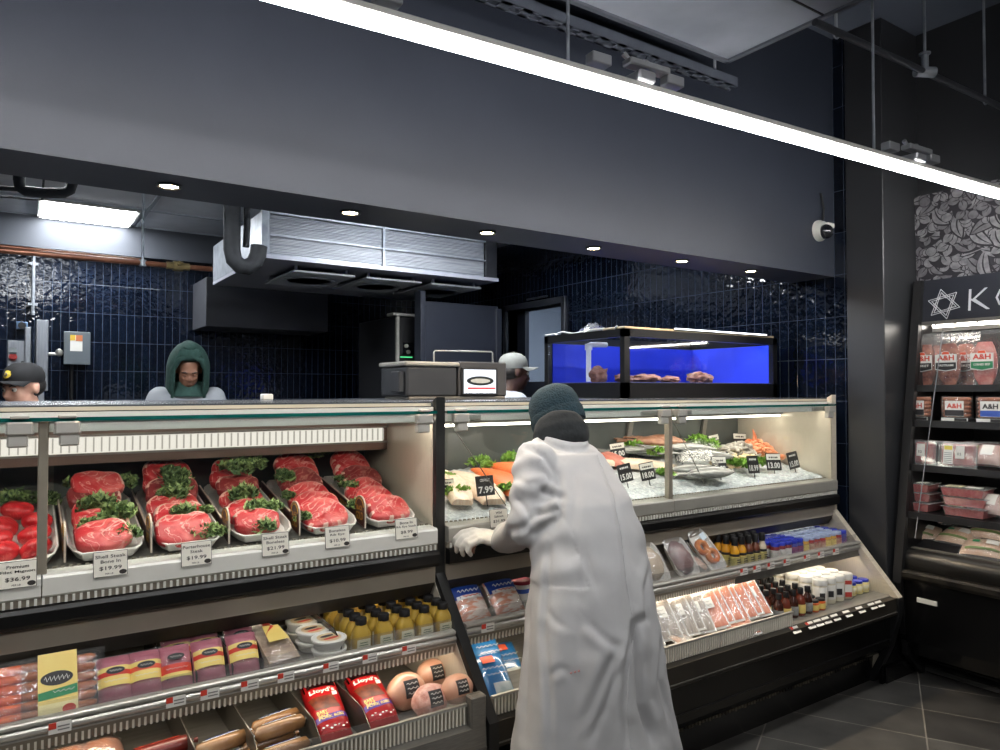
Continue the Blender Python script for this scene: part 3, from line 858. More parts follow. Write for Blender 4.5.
def case(label, X0, X1, posts, backY, shelf_z, lower, canopy_back, fish=False):
    d = thing('refrigerated_display_case', label, 'display case', ((X0 + X1) / 2, 2.35, 0))
    W = dict(parent=d, world=True)
    # the base
    MB().prism([(1.945, 0), (1.93, .145), (2.85, .145), (2.85, 0)], 'X', X0, X1).build('toe_kick', M_black, smooth=0, **W)
    mb = MB()
    for i in range(int((X1 - X0) / .02)):
        x = X0 + i * .02
        mb.box(x, x + .011, 1.922, 1.932, .118 + .003 * math.sin(i * 2.3), .142)
    mb.build('kick_vent', mat('worn_kick_vent', S(120, 112, 96), .5, .5, c2=S(16, 16, 16), ns=11), smooth=0, **W)
    MB().prism([(1.90, .145), (1.842, .20), (1.842, .352), (2.85, .352), (2.85, .145)], 'X', X0, X1).build('base_panel', M_black, smooth=0, **W)
    MB().box(X0, X1, 1.838, 1.842, .232, .236).build('base_seam', M_trimblack, smooth=0, **W)
    MB().prism([(1.812, .352), (1.808, .358), (1.812, .43), (1.84, .435), (1.90, .435), (1.90, .352)], 'X', X0, X1).build('front_rail', lower, smooth=0, **W)
    MB().box(X0, X1, 1.806, 1.81, .366, .370).build('rail_line', M_steel_d, smooth=0, **W)
    # lower deck with ribbed front grille
    g1 = X1 if not fish else at(795, 628, 'Y', 1.83).x
    mb = MB(); mb.box(X0, g1, 1.842, 1.85, .435, .492)
    mb.build('grille_back', M_ribb, smooth=0, **W)
    ribs(MB(), X0 + .01, g1 - .01, 1.842, .437, .49).build('air_grille', M_rib, smooth=0, **W)
    MB().box(X0, g1, 1.836, 1.846, .488, .496).build('grille_cap', M_steel, smooth=0, **W)
    MB().box(X0, X1, 1.84, 2.46, .42, .438).build('lower_deck', M_inner, smooth=0, **W)
    MB().box(X0, X1, 2.455, 2.47, .43, .80).build('back_panel', M_innerback, smooth=0, **W)
    mb = MB()
    x = X0 + .06
    k = 0
    while x < X1 - .06:
        for q in range(4):
            z0 = shelf_z + (.045 if q % 2 else .025)
            mb.box(x + q * .011, x + q * .011 + .005, 2.4535, 2.456, z0, z0 + .035)
            mb.box(x + q * .011, x + q * .011 + .005, 2.4535, 2.456, z0 - .13, z0 - .09)
        x += .128
    mb.build('air_slots', M_slot, smooth=0, **W)
    # middle shelf and its front rail
    z = shelf_z
    MB().box(X0, X1, 2.01, 2.452, z - .012, z - .002).build('shelf', M_inner, smooth=0, **W)
    mb = MB().box(X0, X1, 1.998, 2.012, z - .008, z + .032)
    mb.cyl((X0, 1.996, z + .024), (X1, 1.996, z + .024), .0075, n=10).cyl((X0, 1.994, z + .006), (X1, 1.994, z + .006), .0095, n=10).box(X0, X1, 1.988, 1.998, z - .008, z - .003)
    mb.build('shelf_rail', M_steel, **W)
    r1 = X1 if not fish else at(735, 585, 'Y', 2.0).x
    MB().prism([(1.992, z - .008), (2.004, z - .040), (2.010, z - .040), (2.010, z - .008)], 'X', X0, r1).build('rib_back', M_ribb, smooth=0, **W)
    if fish: MB().box(r1, X1, 1.996, 2.010, z - .042, z - .008).build('plain_lip', M_steel_d, smooth=0, **W)
    mb = ribs(MB(), X0 + .01, r1 - .01, 2.002, z - .040, z - .009, .0135, .005)
    mb.build('ribbed_lip', M_rib, smooth=0, **W)
    MB().box(X0, X1, 2.012, 2.015, z + .0, z + .062).build('clear_guard', M_clearrail, smooth=0, **W)
    MB().box(X0, X1, 1.836, 1.839, .496, .520).build('clear_guard', M_clearrail, smooth=0, **W) if not fish else None
    MB().box(X0 + .03, X1 - .03, 2.03, 2.05, z - .028, z - .014).build('shelf_lamp', M_lowlamp, smooth=0, **W)
    # upper body: bumper, vent, sill
    MB().prism([(2.124, .838), (2.126, .782), (2.46, .80), (2.9, .80), (2.9, .93), (2.128, .93)], 'X', X0, X1).build('upper_body', mat('band_metal', S(172, 163, 148), .42, .15, c2=S(160, 151, 137), ns=5), smooth=0, **W)
    MB().prism([(2.127, .782), (2.16, .735), (2.168, .735), (2.46, .79), (2.46, .80)], 'X', X0, X1).build('valance', mat('dark_valance', S(64, 60, 54), .5, c2=S(38, 36, 33), ns=6), smooth=0, **W)
    MB().box(X0 + .03, X1 - .03, 2.20, 2.225, .745, .757).build('canopy_lamp', lamp_mat('canopy_lamp', (1, .89, .72, 1), 12), smooth=0, **W)
    MB().prism([(2.10, .842), (2.096, .852), (2.096, .880), (2.10, .890), (2.128, .893), (2.128, .838)], 'X', X0, X1).build('bumper', mat('black_rubber_bumper', S(12, 12, 12), .3, c2=S(17, 17, 17), ns=9), smooth=0, **W)
    MB().box(X0, X1, 2.112, 2.128, .893, .911).build('vent_back', M_ribb, smooth=0, **W)
    ribs(MB(), X0 + .01, X1 - .01, 2.112, .894, .910, .016, .006).build('sill_vent', M_sill, smooth=0, **W)
    xs = [X0] + [p for p in posts] + [X1]
    for a, b in zip(xs, xs[1:]):
        MB().prism([(2.106, .916), (2.106, .958), (2.110, .964), (2.165, .968), (2.165, .911), (2.112, .911)], 'X', a + .0015, b - .0015).build('sill', M_sill if not fish else mat('grey_sill_metal', S(168, 166, 157), .35, .3, c2=S(158, 156, 147), ns=6), smooth=20, **W)
    # upper deck, back, inner light
    MB().prism([(2.165, .958), (2.70, 1.064), (2.70, .93), (2.165, .93)], 'X', X0, X1).build('upper_deck', M_inner, smooth=0, **W)
    ribs(MB(), X0 + .01, X1 - .01, 2.172, .957, .972, .018, .009).build('deck_vent', M_ribb, smooth=0, **W)
    mb = MB().box(X0, X1, 2.72, 2.735, .99, 1.362)
    mb.build('back_doors', mat('dark_back_glass', S(78, 82, 82), .15, c2=S(96, 100, 98), ns=3), smooth=0, **W)
    mb = MB()
    x = X0 + .22
    while x < X1:
        if fish:
            mb.loft([[(x, 2.70, 1.04), (x + .03, 2.70, 1.04), (x + .03, 2.715, 1.04), (x, 2.715, 1.04)], [(x + .06, 2.70, 1.30), (x + .09, 2.70, 1.30), (x + .09, 2.715, 1.30), (x + .06, 2.715, 1.30)]])
        else:
            mb.box(x, x + .035, 2.70, 2.715, 1.02, 1.30)
        x += .57
    mb.box(X0, X1, 2.70, 2.718, 1.03, 1.055).box(X0, X1, 2.70, 2.718, 1.27, 1.30)
    mb.build('door_frame', M_steel_d, smooth=0, **W)
    if not fish:
        MB().box(X0, X1, 2.505, 2.56, 1.20, 1.30).build('light_housing', mat('steel_housing_meat_reflection', S(150, 128, 118), .35, .7), smooth=0, **W)  # red of the meat's reflection is put into the steel colour
        MB().box(X0 + .01, X1 - .02, 2.500, 2.506, 1.232, 1.284).build('lamp', M_caselamp, smooth=0, **W)
        ribs(MB(), X0 + .01, X1 - .02, 2.500, 1.236, 1.280, .021, .004).build('lamp_louvre', M_louv, smooth=0, **W)
        MB().box(X0, X1, 2.494, 2.502, 1.226, 1.233).box(X0, X1, 2.494, 2.502, 1.282, 1.290).build('lamp_trim', M_steel, smooth=0, **W)
    else:
        MB().box(X0, X1, 2.42, 2.50, 1.292, 1.345).build('light_housing', M_steel_d, smooth=0, **W)
        MB().box(X0 + .02, X1 - .03, 2.418, 2.47, 1.282, 1.292).build('lamp', lamp_mat('case_lamp_bar', (1, .93, .80, 1), 5), smooth=0, **W)
        MB().box(X0 + .02, X1 - .03, 2.55, 2.60, 1.32, 1.33).build('rear_lamp', lamp_mat('case_lamp_rear', (1, .92, .78, 1), 3), smooth=0, **W)
    MB().box(X0 + .01, X1 - .01, 2.150, 2.185, 1.332, 1.3445).box(X0 + .01, X1 - .01, 2.150, 2.153, 1.316, 1.332).box(X0 + .01, X1 - .01, 2.182, 2.185, 1.324, 1.332).build('front_lamp_housing', M_sill, smooth=0, **W)
    MB().box(X0 + .02, X1 - .02, 2.154, 2.182, 1.324, 1.328).build('front_lamp', lamp_mat('case_front_lamp', (1, .92, .80, 1), 11), smooth=0, **W)
    # top
    MB().prism([(2.17, 1.364), (2.165, 1.370), (2.165, 1.384), (canopy_back, 1.386), (canopy_back, 1.364)], 'X', X0, X1).build('canopy', mat('grey_canopy_top', S(92, 98, 108), .22, .5, c2=S(84, 90, 100), ns=4), smooth=0, **W)
    MB().box(X0, X1, 2.158, 2.165, 1.369, 1.379).build('canopy_fascia', mat('pale_fascia', S(176, 170, 154), .4), smooth=0, **W)
    MB().box(X0, X1, 2.118, 2.42, 1.3455, 1.3525).build('top_glass', M_glass, smooth=0, **W)
    MB().box(X0, X1, 2.112, 2.118, 1.344, 1.354).build('glass_edge', M_gedge, smooth=0, **W)
    MB().box(X0, X1, 2.14, 2.158, 1.3525, 1.366).build('glass_channel', M_sill, smooth=0, **W)
    # glass bays, posts and clamps
    for a, b in zip(xs, xs[1:]):
        MB().box(a + .012, b - .012, 2.129, 2.135, .964, 1.344).build('front_glass', M_glass, smooth=0, **W)
    for p in posts:
        MB().box(p - .011, p + .011, 2.124, 2.152, .964, 1.344, .002).build('post', mat('post_steel', S(158, 150, 136), .35, .4, c2=S(146, 139, 126), ns=8), smooth=0, **W)
    M_cl = mat('grey_glass_clamp', S(176, 174, 168), .4, .3)
    for p in sorted(set(posts + ([X1] if not fish else [X0, X1]))):
        for s in (-1, 1):
            if (p == X1 and s > 0) or (p == X0 and s < 0): continue
            c = p + s * .05
            mb = MB().box(c - .028, c + .028, 2.098, 2.129, 1.312, 1.344, .004).box(c - .022 + s * .004, c + .022 + s * .004, 2.103, 2.129, 1.282, 1.314, .004).box(c - .02, c + .02, 2.098, 2.122, 1.352, 1.360, .002)
            mb.cyl((c - .03, 2.108, 1.318), (c + .03, 2.108, 1.318), .007, n=8)
            if fish: mb.box(c - .012 - .09 * (s < 0), c + .012 + .09 * (s > 0), 2.14, 2.16, 1.318, 1.338, .003)
            mb.build('glass_clamp', M_cl, smooth=30, **W)
    if fish:
        for p in (X0 + .03, posts[0] + .03):
            MB().cyl((p, 2.15, 1.31), (p + .26, 2.19, 1.0), .0018, n=8).build('glass_stay', M_steel_d, smooth=40, **W)
    return d


XL, XD, XE = -.72, 1.19, 3.507
caseA = case('meat display case with a clear front, black bumper band and two shelves below', XL, XD - .02, [.06], 2.9, .628, M_steel_d, 2.9)
caseB = case('seafood display case at the far end, ice bed on top and packed shelves below', XD + .02, XE, [2.30], 2.9, .640, M_darkrail, 3.12, True)


def end_panel(par, x0, x1, inner_x, trim_x0, trim_x1, trim_mat, name='end_panel'):
    MB().prism([(2.15, 1.362), (2.15, .80), (1.83, .43), (1.83, .36), (1.86, .19), (1.955, .002), (2.88, .002), (2.88, 1.362)], 'X', x0, x1).build(name, M_endsteel, par, 0, True)
    # the edge that faces the shopper: a folded strip along the profile
    P = [(2.128, 1.40), (2.128, .81), (1.80, .435), (1.80, .352), (1.842, .19), (1.925, .002)]
    Q = [(2.155, 1.385), (2.155, .795), (1.835, .43), (1.835, .36), (1.866, .20), (1.962, .002)]
    mb = MB()
    m2 = MB()
    for k, (a, b, c, e) in enumerate(zip(P, P[1:], Q[1:], Q)):
        (mb if k < 2 else m2).prism([a, b, c, e], 'X', trim_x0, trim_x1)
    m2.build('lower_trim', M_trimblack, par, 0, True)
    mb.build('edge_trim', trim_mat, par, 0, True)


end_panel(caseA, XD - .018, XD + .002, 0, XD - .016, XD + .018, M_trimblack)
end_panel(caseB, XE, XE + .022, 0, XE - .012, XE + .026, mat('pale_steel_trim', S(214, 203, 184), .34, .15, c2=S(202, 191, 173), ns=18, stretch=(1, 1, 10)))
# lower front corner block of the meat case (steel return beside the black trim)
MB().box(XD - .07, XD - .018, 1.812, 1.85, .352, .52, .004).build('corner_block', M_steel_d, caseA, 30, True)
# ================================================================ trays of steaks
KD = .20           # slope of the upper deck
def deckz(y): return .975 + (y - 2.2) * KD
TILT = math.atan(KD)


def meat_mat(name, base, base2, fat, amount):
    m = bpy.data.materials.new(name)
    m.use_nodes = True
    nt = m.node_tree
    b = nt.nodes['Principled BSDF']
    tc = nt.nodes.new('ShaderNodeTexCoord')
    n1 = nt.nodes.new('ShaderNodeTexNoise'); n1.inputs['Scale'].default_value = 14; n1.inputs['Detail'].default_value = 3
    nt.links.new(tc.outputs['Object'], n1.inputs['Vector'])
    n2 = nt.nodes.new('ShaderNodeTexNoise'); n2.inputs['Scale'].default_value = 15; n2.inputs['Detail'].default_value = 3; n2.inputs['Distortion'].default_value = 1.6
    nt.links.new(tc.outputs['Object'], n2.inputs['Vector'])
    r1 = nt.nodes.new('ShaderNodeValToRGB')
    r1.color_ramp.elements[0].color = base; r1.color_ramp.elements[1].color = base2
    r1.color_ramp.elements[0].position = .40; r1.color_ramp.elements[1].position = .60
    nt.links.new(n1.outputs['Fac'], r1.inputs['Fac'])
    # marbling: thin bright lines where the noise crosses its middle
    s = nt.nodes.new('ShaderNodeMath'); s.operation = 'SUBTRACT'; s.inputs[1].default_value = .5
    a = nt.nodes.new('ShaderNodeMath'); a.operation = 'ABSOLUTE'
    nt.links.new(n2.outputs['Fac'], s.inputs[0]); nt.links.new(s.outputs[0], a.inputs[0])
    r2 = nt.nodes.new('ShaderNodeValToRGB')
    r2.color_ramp.elements[0].color = (1, 1, 1, 1); r2.color_ramp.elements[1].color = (0, 0, 0, 1)
    r2.color_ramp.elements[0].position = .006; r2.color_ramp.elements[1].position = amount
    nt.links.new(a.outputs[0], r2.inputs['Fac'])
    mx = nt.nodes.new('ShaderNodeMix'); mx.data_type = 'RGBA'
    nt.links.new(r2.outputs['Color'], mx.inputs['Factor'])
    nt.links.new(r1.outputs['Color'], mx.inputs['A'])
    mx.inputs['B'].default_value = fat
    nt.links.new(mx.outputs['Result'], b.inputs['Base Color'])
    b.inputs['Roughness'].default_value = .35
    b.inputs['Subsurface Weight'].default_value = .0
    bp = nt.nodes.new('ShaderNodeBump'); bp.inputs['Strength'].default_value = .25; bp.inputs['Distance'].default_value = .01
    nt.links.new(n2.outputs['Fac'], bp.inputs['Height']); nt.links.new(bp.outputs['Normal'], b.inputs['Normal'])
    return m


M_meat = meat_mat('red_marbled_beef', S(188, 44, 50), S(220, 104, 100), S(228, 158, 150), .024)
M_meatd = meat_mat('deep_red_lean_beef', S(190, 30, 38), S(214, 50, 54), S(214, 90, 84), .012)
M_meatb = meat_mat('brown_red_aged_beef', S(128, 40, 42), S(150, 62, 60), S(170, 112, 100), .03)
M_fat = mat('beef_fat', S(232, 196, 180), .45, c2=S(220, 166, 150), ns=30, bump=.2)
M_bone = mat('beef_bone', S(226, 196, 186), .5, c2=S(214, 150, 146), ns=40)


def steak_mesh(kind, seed):
    r = random.Random(seed)
    n = 30
    w, l, h = {'strip': (.072, .045, .034), 'bone': (.070, .05, .036), 'porter': (.074, .056, .034), 'ribeye': (.074, .058, .036), 'filet': (.040, .038, .040)}[kind]
    out = []
    for i in range(n):
        a = 2 * PI * i / n
        c, s = math.cos(a), math.sin(a)
        e = 2.6 if kind != 'filet' else 2.0
        rr = (abs(c) ** e + abs(s) ** e) ** (-1 / e)
        q = 1 + .11 * noise.noise(Vector((c * 1.3 + seed, s * 1.3, seed * .7)))
        if kind == 'porter' and s > .1 and abs(c) < .45: q *= .86
        if kind == 'strip': q *= 1 - .12 * max(0, c)
        out.append((c * rr * q * w, s * rr * q * l))
    lev = [(.86, 0), (.97, .12), (1.0, .35), (1.0, .65), (.96, .9), (.86, 1.0), (.45, 1.05), (.12, 1.04)]
    if kind == 'filet': lev = [(.55, 0), (.82, .10), (.97, .32), (1.0, .55), (.93, .78), (.74, .95), (.42, 1.06), (.12, 1.09)]
    mb = MB()
    rings = []
    for sc_, z in lev:
        rings.append([(x * sc_, y * sc_, z * h + (.006 * noise.noise(Vector((x * 22, y * 22, seed))) if z > .3 else 0) + .010 * (x / w) ** 2 * (-1 if kind == 'ribeye' else .2)) for x, y in out])
    mb.loft(rings)
    # the fat rim along the outer (back) edge
    nf = len(mb.f)
    for k, f in enumerate(mb.f):
        if len(f) != 4: continue
        lv, i = divmod(k, n)
        a = 2 * PI * i / n
        if kind in ('strip', 'porter') and 2 <= lv <= 4 and .15 * PI < a < .9 * PI: mb.m[k] = 1
        if kind == 'bone' and 1 <= lv <= 4 and (a < .35 * PI or a > 1.8 * PI): mb.m[k] = 1
        if kind == 'ribeye' and 2 <= lv <= 4 and (i * 7 + seed) % 11 < 3: mb.m[k] = 1
    return mb


STEAK = {}
for kd, mm in (('strip', M_meat), ('bone', M_meat), ('porter', M_meat), ('ribeye', M_meat), ('filet', M_meatd)):
    for v in range(3):
        STEAK[kd, v] = steak_mesh(kd, 3 + v * 5 + len(kd)).mesh('steak', [mm, M_fat], 60)
        mb = steak_mesh(kd, 3 + v * 5 + len(kd))
        STEAK[kd, v, 'b'] = mb.mesh('steak', [M_meatb, M_fat], 60)


def kale_mesh(seed, dark=False):
    r = random.Random(seed)
    mb = MB()
    for k in range(26):
        az, el = r.uniform(0, 2 * PI), r.uniform(.05, 1.25)
        dv = Vector((math.cos(az) * math.cos(el), math.sin(az) * math.cos(el) * .6, math.sin(el) * .62))
        c = dv * r.uniform(.018, .036)
        s = r.uniform(.012, .019)
        R_ = (Euler((r.uniform(-.9, .9), r.uniform(-.9, .9), r.uniform(0, 6.3)))).to_matrix()
        ph = r.uniform(0, 6)
        mi = k % 3
        mb.mi = mi
        def fn(u, v):
            rad = v * s
            a = u * 2 * PI
            z = .009 * v * v * math.sin(a * 5 + ph) + .006 * v * math.sin(a * 11 + ph * 2) + .5 * rad
            p = R_ @ Vector((rad * math.cos(a) * (1 + .15 * math.sin(a * 9)), rad * math.sin(a) * (1 + .15 * math.sin(a * 9)), z))
            return (c + p)[:]
        mb.grid(fn, 26, 3)
    zmin = min(p[2] for p in mb.v)
    mb.v = [(x, y, z - zmin) for x, y, z in mb.v]
    return mb


M_k1 = mat('kale_green', S(118, 142, 84), .6, c2=S(160, 182, 116), ns=60)
M_k2 = mat('kale_deep_green', S(84, 108, 70), .6, c2=S(112, 136, 86), ns=60)
M_k3 = mat('kale_pale_green', S(172, 192, 130), .6, c2=S(136, 160, 98), ns=60)
KALE = [kale_mesh(s).mesh('kale', [M_k1, M_k2, M_k3], 180) for s in (1, 2, 3)]
KALED = [kale_mesh(s).mesh('kale', [M_k2, M_k2, M_k1], 180) for s in (4, 5)]
M_tray = mat('white_meat_tray', S(232, 230, 224), .4, c2=S(224, 222, 216), ns=8)
M_sign = mat('burgundy_sign_card', S(70, 30, 28), .35, c2=S(58, 24, 23), ns=12)
M_goldink = mat('gold_sign_ink', S(206, 156, 60), .4, .3)
M_signedge = mat('pale_sign_edge', S(216, 200, 184), .4)
M_cream = mat('cream_price_card', S(232, 228, 216), .5, c2=S(226, 222, 210), ns=6)
M_ink = mat('dark_print', S(42, 38, 34), .6)


def tray_mesh(w, l):
    def ring(sx, sy, z): return [(sx * a, sy * b, z) for a, b in [(math.copysign(min(1, abs(math.cos(t)) * 1.25), math.cos(t)), math.copysign(min(1, abs(math.sin(t)) * 1.25), math.sin(t))) for t in [2 * PI * i / 32 for i in range(32)]]]
    mb = MB()
    W, L_ = w / 2, l / 2
    mb.loft([ring(W * .86, L_ * .94, 0), ring(W * .97, L_ * .98, .022), ring(W, L_, .024), ring(W, L_, .027), ring(W * .95, L_ * .975, .027), ring(W * .84, L_ * .93, .006)])
    return mb


TW, TL = .186, .50
tray_me = tray_mesh(TW, TL).mesh('meat_tray', M_tray, 40)
TRX = [-.195, .008, .212, .417, .624, .836, 1.045]
TRN = ['unseen', 'tenderloin', 'shell steak bone-in', 'porterhouse', 'boneless shell steak', 'boneless rib eye', 'bone-in rib eye']
TRK = ['strip', 'filet', 'bone', 'porter', 'strip', 'ribeye', 'ribeye']


def deck_pose(x, s, up=0.0, dx=0.0):
    """a point on the sloped deck, s metres from the sill side; up is measured off the tray"""
    y = 2.170 + s * math.cos(TILT)
    return Vector((x + dx, y - up * math.sin(TILT), .967 + s * math.sin(TILT) + up * math.cos(TILT)))


for i, x in enumerate(TRX):
    if i == 0: continue
    p = deck_pose(x, TL / 2, .004)
    o = put('meat_tray', tray_me)
    o.location = p; o.rotation_euler = (TILT, 0, 0)
    tag(o, 'white shallow tray holding the %s pieces' % TRN[i], 'tray', 'white trays in the meat case')
    kd = TRK[i]
    r = random.Random(40 + i)
    if kd == 'filet':
        rows = [(.07, [(-.035, 0), (.05, 0)]), (.155, [(-.04, 0), (.045, .004)]), (.24, [(-.04, .004), (.045, .01)]), (.32, [(0, .02)])]
        idx = 0
        for s, cols in rows:
            for dx, up in cols:
                o = put('steak', STEAK[kd, idx % 3])
                o.location = deck_pose(x, s, .012 + up, dx)
                o.rotation_euler = (TILT + r.uniform(-.2, .3), r.uniform(-.15, .15), r.uniform(0, 6))
                tag(o, 'small round red tenderloin piece, row %s from the sill, %s side' % (ORD[rows.index((s, cols))], 'post' if dx < 0 else 'sign' if dx > 0.01 else 'middle'), 'steak', 'tenderloin pieces')
                idx += 1
    else:
        nrow = 5 if kd != 'bone' else 4
        for k in range(nrow):
            s = .065 + k * .078
            up = .034 + .005 * k + (.02 if k >= 3 else 0)
            brown = k == 3 or (kd == 'bone' and k == nrow - 1)
            o = put('steak', STEAK[(kd, (k + i) % 3, 'b') if brown else (kd, (k + i) % 3)])
            o.location = deck_pose(x, s, up, r.uniform(-.006, .006) - .011)
            o.rotation_euler = (TILT + (.52 if kd != 'ribeye' else .42) + r.uniform(-.06, .06), r.uniform(-.07, .07), r.uniform(-.12, .12))
            tag(o, '%s steak in the %s tray, %s from the sill' % ('browner raw' if brown else 'bright red marbled', TRN[i], ORD[k]), 'steak', 'steaks in the meat case')
        # top layer at the back
        s = .065 + (nrow - 1) * .078 + .03
        o = put('steak', STEAK[kd, (i + 1) % 3])
        o.location = deck_pose(x, s, .095, -.008)
        o.rotation_euler = (TILT + .45, .05, .1)
        tag(o, 'uppermost red steak on the back of the %s tray' % TRN[i], 'steak', 'steaks in the meat case')

# kale bunches: (tray, s along the deck, dx, up, scale, dark)
KL = [(1, .40, -.02, .04, 1.35, 1), (1, .42, .07, .03, 1.1, 1),
      (2, .055, .045, .04, .95, 0), (2, .15, .03, .056, 1.35, 0), (2, .23, -.01, .066, 1.3, 0), (2, .12, -.04, .05, .85, 0), (2, .36, -.04, .085, 1.3, 1), (2, .37, .06, .085, 1.15, 1),
      (3, .035, .04, .03, .95, 0), (3, .04, .085, .03, .6, 0), (3, .135, .0, .062, .95, 0), (3, .14, .06, .056, .7, 0), (3, .25, -.01, .075, 1.15, 0), (3, .335, .0, .10, 1.35, 1), (3, .29, .0, .09, 1.2, 1),
      (4, .03, .0, .03, .95, 0), (4, .11, -.01, .06, 1.0, 0), (4, .12, .05, .06, .8, 0), (4, .21, -.02, .075, 1.15, 0), (4, .33, -.02, .12, 1.35, 1), (4, .37, .05, .12, 1.1, 1),
      (5, .06, -.085, .035, .75, 0), (5, .22, -.085, .055, .7, 1), (5, .31, -.07, .09, 1.0, 1), (5, .46, .085, .12, 1.3, 0),
      (6, .13, -.085, .04, .8, 0), (6, .25, -.07, .06, .9, 1), (6, .30, -.075, .07, .8, 1)]
cnt = {}
for (t, s, dx, up, sc_, dk) in KL:
    o = put('kale_bunch', KALED[len(cnt) % 2] if dk else KALE[(t + int(s * 100)) % 3])
    o.location = deck_pose(TRX[t], s, up, dx)
    o.rotation_euler = (TILT + .25, 0, RN.uniform(0, 6.3) if False else RN.uniform(-.4, .4))
    o.scale = (sc_, sc_, sc_ * .8)
    cnt[t] = cnt.get(t, 0) + 1
    tag(o, '%s kale in the %s tray, %s bunch from the sill' % ('dark' if dk else 'bright', TRN[t], ORD[cnt[t] - 1]), 'kale', 'kale garnish between the steaks')

# burgundy dividers with gold print between the trays
def divider(x, k, label):
    d = thing('tray_divider_sign', label, 'sign', (x, 2.2, .975), (0, 0, .0), 'burgundy divider signs between the meat trays')
    def outline(g=0):
        pts = [(-.012 + g, g), (-.012 + g, .062)]
        for a in range(0, 9):
            t = PI * (1 - a / 8)
            pts.append((.030 + (.042 - g) * math.cos(t), .068 + (.034 - g) * math.sin(t)))
        pts += [(.074, .062 - g), (.40 - g, .046 + .40 * KD * 1.0 - g), (.40 - g, .40 * KD + g)]
        return pts
    MB().prism(outline(), 'X', -.0022, .0022).build('edge_card', M_signedge, d, 0)
    for s in (-1, 1): MB().prism(outline(.0025), 'X', min(s * .0022, s * .003), max(s * .0022, s * .003)).build('printed_face', M_sign, d, 0)
    mb = MB()
    for rr in (.034, .030):
        ring = [(-.0034, .030 - rr * math.cos(PI * a / 14) , .066 + (rr - .004) * math.sin(PI * a / 14)) for a in range(15)]
        mb.tube(ring, .0009, 5)
    lettering(mb, [('BLACK', 0.030, .062, .046, .015), ('GOLD', .030, .036, .056, .026)], lambda xx, yy: (-.0035, .060 - xx, yy), .02)
    lettering(mb, [('B L A C K', .0, .0, .07, .012), ('GOLD', .09, 0, .06, .016)], lambda xx, yy: (-.0035, .26 - xx, .026 + (.26 - xx) * KD + yy), .02)
    mb.build('gold_print', M_goldink, d, 0)


for k, x in enumerate([-.093, .112, .316, .522, .731, .947]):
    divider(x, k, 'burgundy divider sign with gold print, along the post side of the %s tray' % TRN[k + 1])

# price cards clipped to the sill
def price_card(x, lines, label, w=.078, h=.064):
    d = thing('price_card', label, 'price card', (x, 2.102, .944), (-.12, 0, 0), 'cream price cards on the meat case')
    MB().box(-w / 2, w / 2, 0, .0018, 0, h).build('card', M_cream, d, 0)
    mb = MB().box(-w / 2, w / 2, -.0002, .002, 0, .0012).box(-w / 2, w / 2, -.0002, .002, h - .0012, h).box(-w / 2, -w / 2 + .0012, -.0002, .002, 0, h).box(w / 2 - .0012, w / 2, -.0002, .002, 0, h)
    mb.build('card_border', mat('grey_card_border', S(90, 88, 84), .5), d, 0)
    rows = [.80, .60, .33, .12]
    hs = [.13, .13, .17, .06]
    if len(lines) == 3: rows = [.80, .60, .33]
    L_ = []
    for t, q, hh in zip(lines, rows, hs):
        n = len(t)
        ww = min(w * .9, hh * h * .78 * n)
        L_.append((t, 0 if hh > .07 else -.003, q * h, ww, hh * h))
    mb = MB()
    lettering(mb, L_, lambda xx, yy: (xx, -.0007, yy), .012)
    mb._add([(w * .36 + .009 * math.cos(a), -.0007, .009 + .006 * math.sin(a)) for a in [2 * PI * q / 14 for q in range(14)]], [tuple(range(14))])
    mb.build('lettering', M_ink, d, 0)
    return d


CARDS = [(18, ['Premium', 'Filet Mignon', '$36.99', 'PER LB'], 'cream price card reading Premium Filet Mignon by the steel post'),
         (111, ['Shell Steak', 'Bone In', '$19.99', 'PER LB'], 'cream price card reading Shell Steak Bone In'),
         (197, ['Porterhouse', 'Steak', '$19.99', 'PER LB'], 'cream price card reading Porterhouse Steak'),
         (276, ['Shell Steak', 'Boneless', '$21.99', 'PER LB'], 'cream price card reading Shell Steak Boneless'),
         (338, ['Boneless', 'Rib Eye', '$10.99', 'PER LB'], 'cream price card reading Boneless Rib Eye'),
         (407, ['Bone In', 'Rib Eye Steak', '$8.99', 'PER LB'], 'cream price card reading Bone In Rib Eye Steak')]
for u, ln, lb in CARDS:
    q = at(u, 560 - u * .085, 'Y', 2.102)
    price_card(q.x, ln, lb)
# ================================================================ seafood on ice
IY, IZ, IK = 2.18, .985, .20


def ice(u, v):
    q = slope_at(u, v, IY, IZ, IK)
    if q.y > 2.64 or q.y < 2.1:
        q = at(u, v, 'Y', 2.64)
        q.z = icez(2.64)
    q.x = min(q.x, 3.47)
    return q
def icez(y): return IZ + (y - IY) * IK


M_ice = mat('crushed_ice', S(228, 232, 232), .2, c2=S(192, 200, 204), ns=70, bump=.9, bs=110)
mb = MB()
def icef(u, v):
    x, y = 1.225 + u * 2.265, 2.175 + v * .52
    z = icez(y) - .006 + .012 * noise.noise(Vector((x * 18, y * 18, 0))) + .007 * noise.noise(Vector((x * 60, y * 60, 3)))
    if v == 0: z = .965
    return (x, y, z)
mb.grid(icef, 260, 60)
o = put('ice_bed', mb.mesh('ice_bed', M_ice, 180))
tag(o, 'sloping bed of crushed ice filling the top of the seafood case', 'ice', kind='stuff')

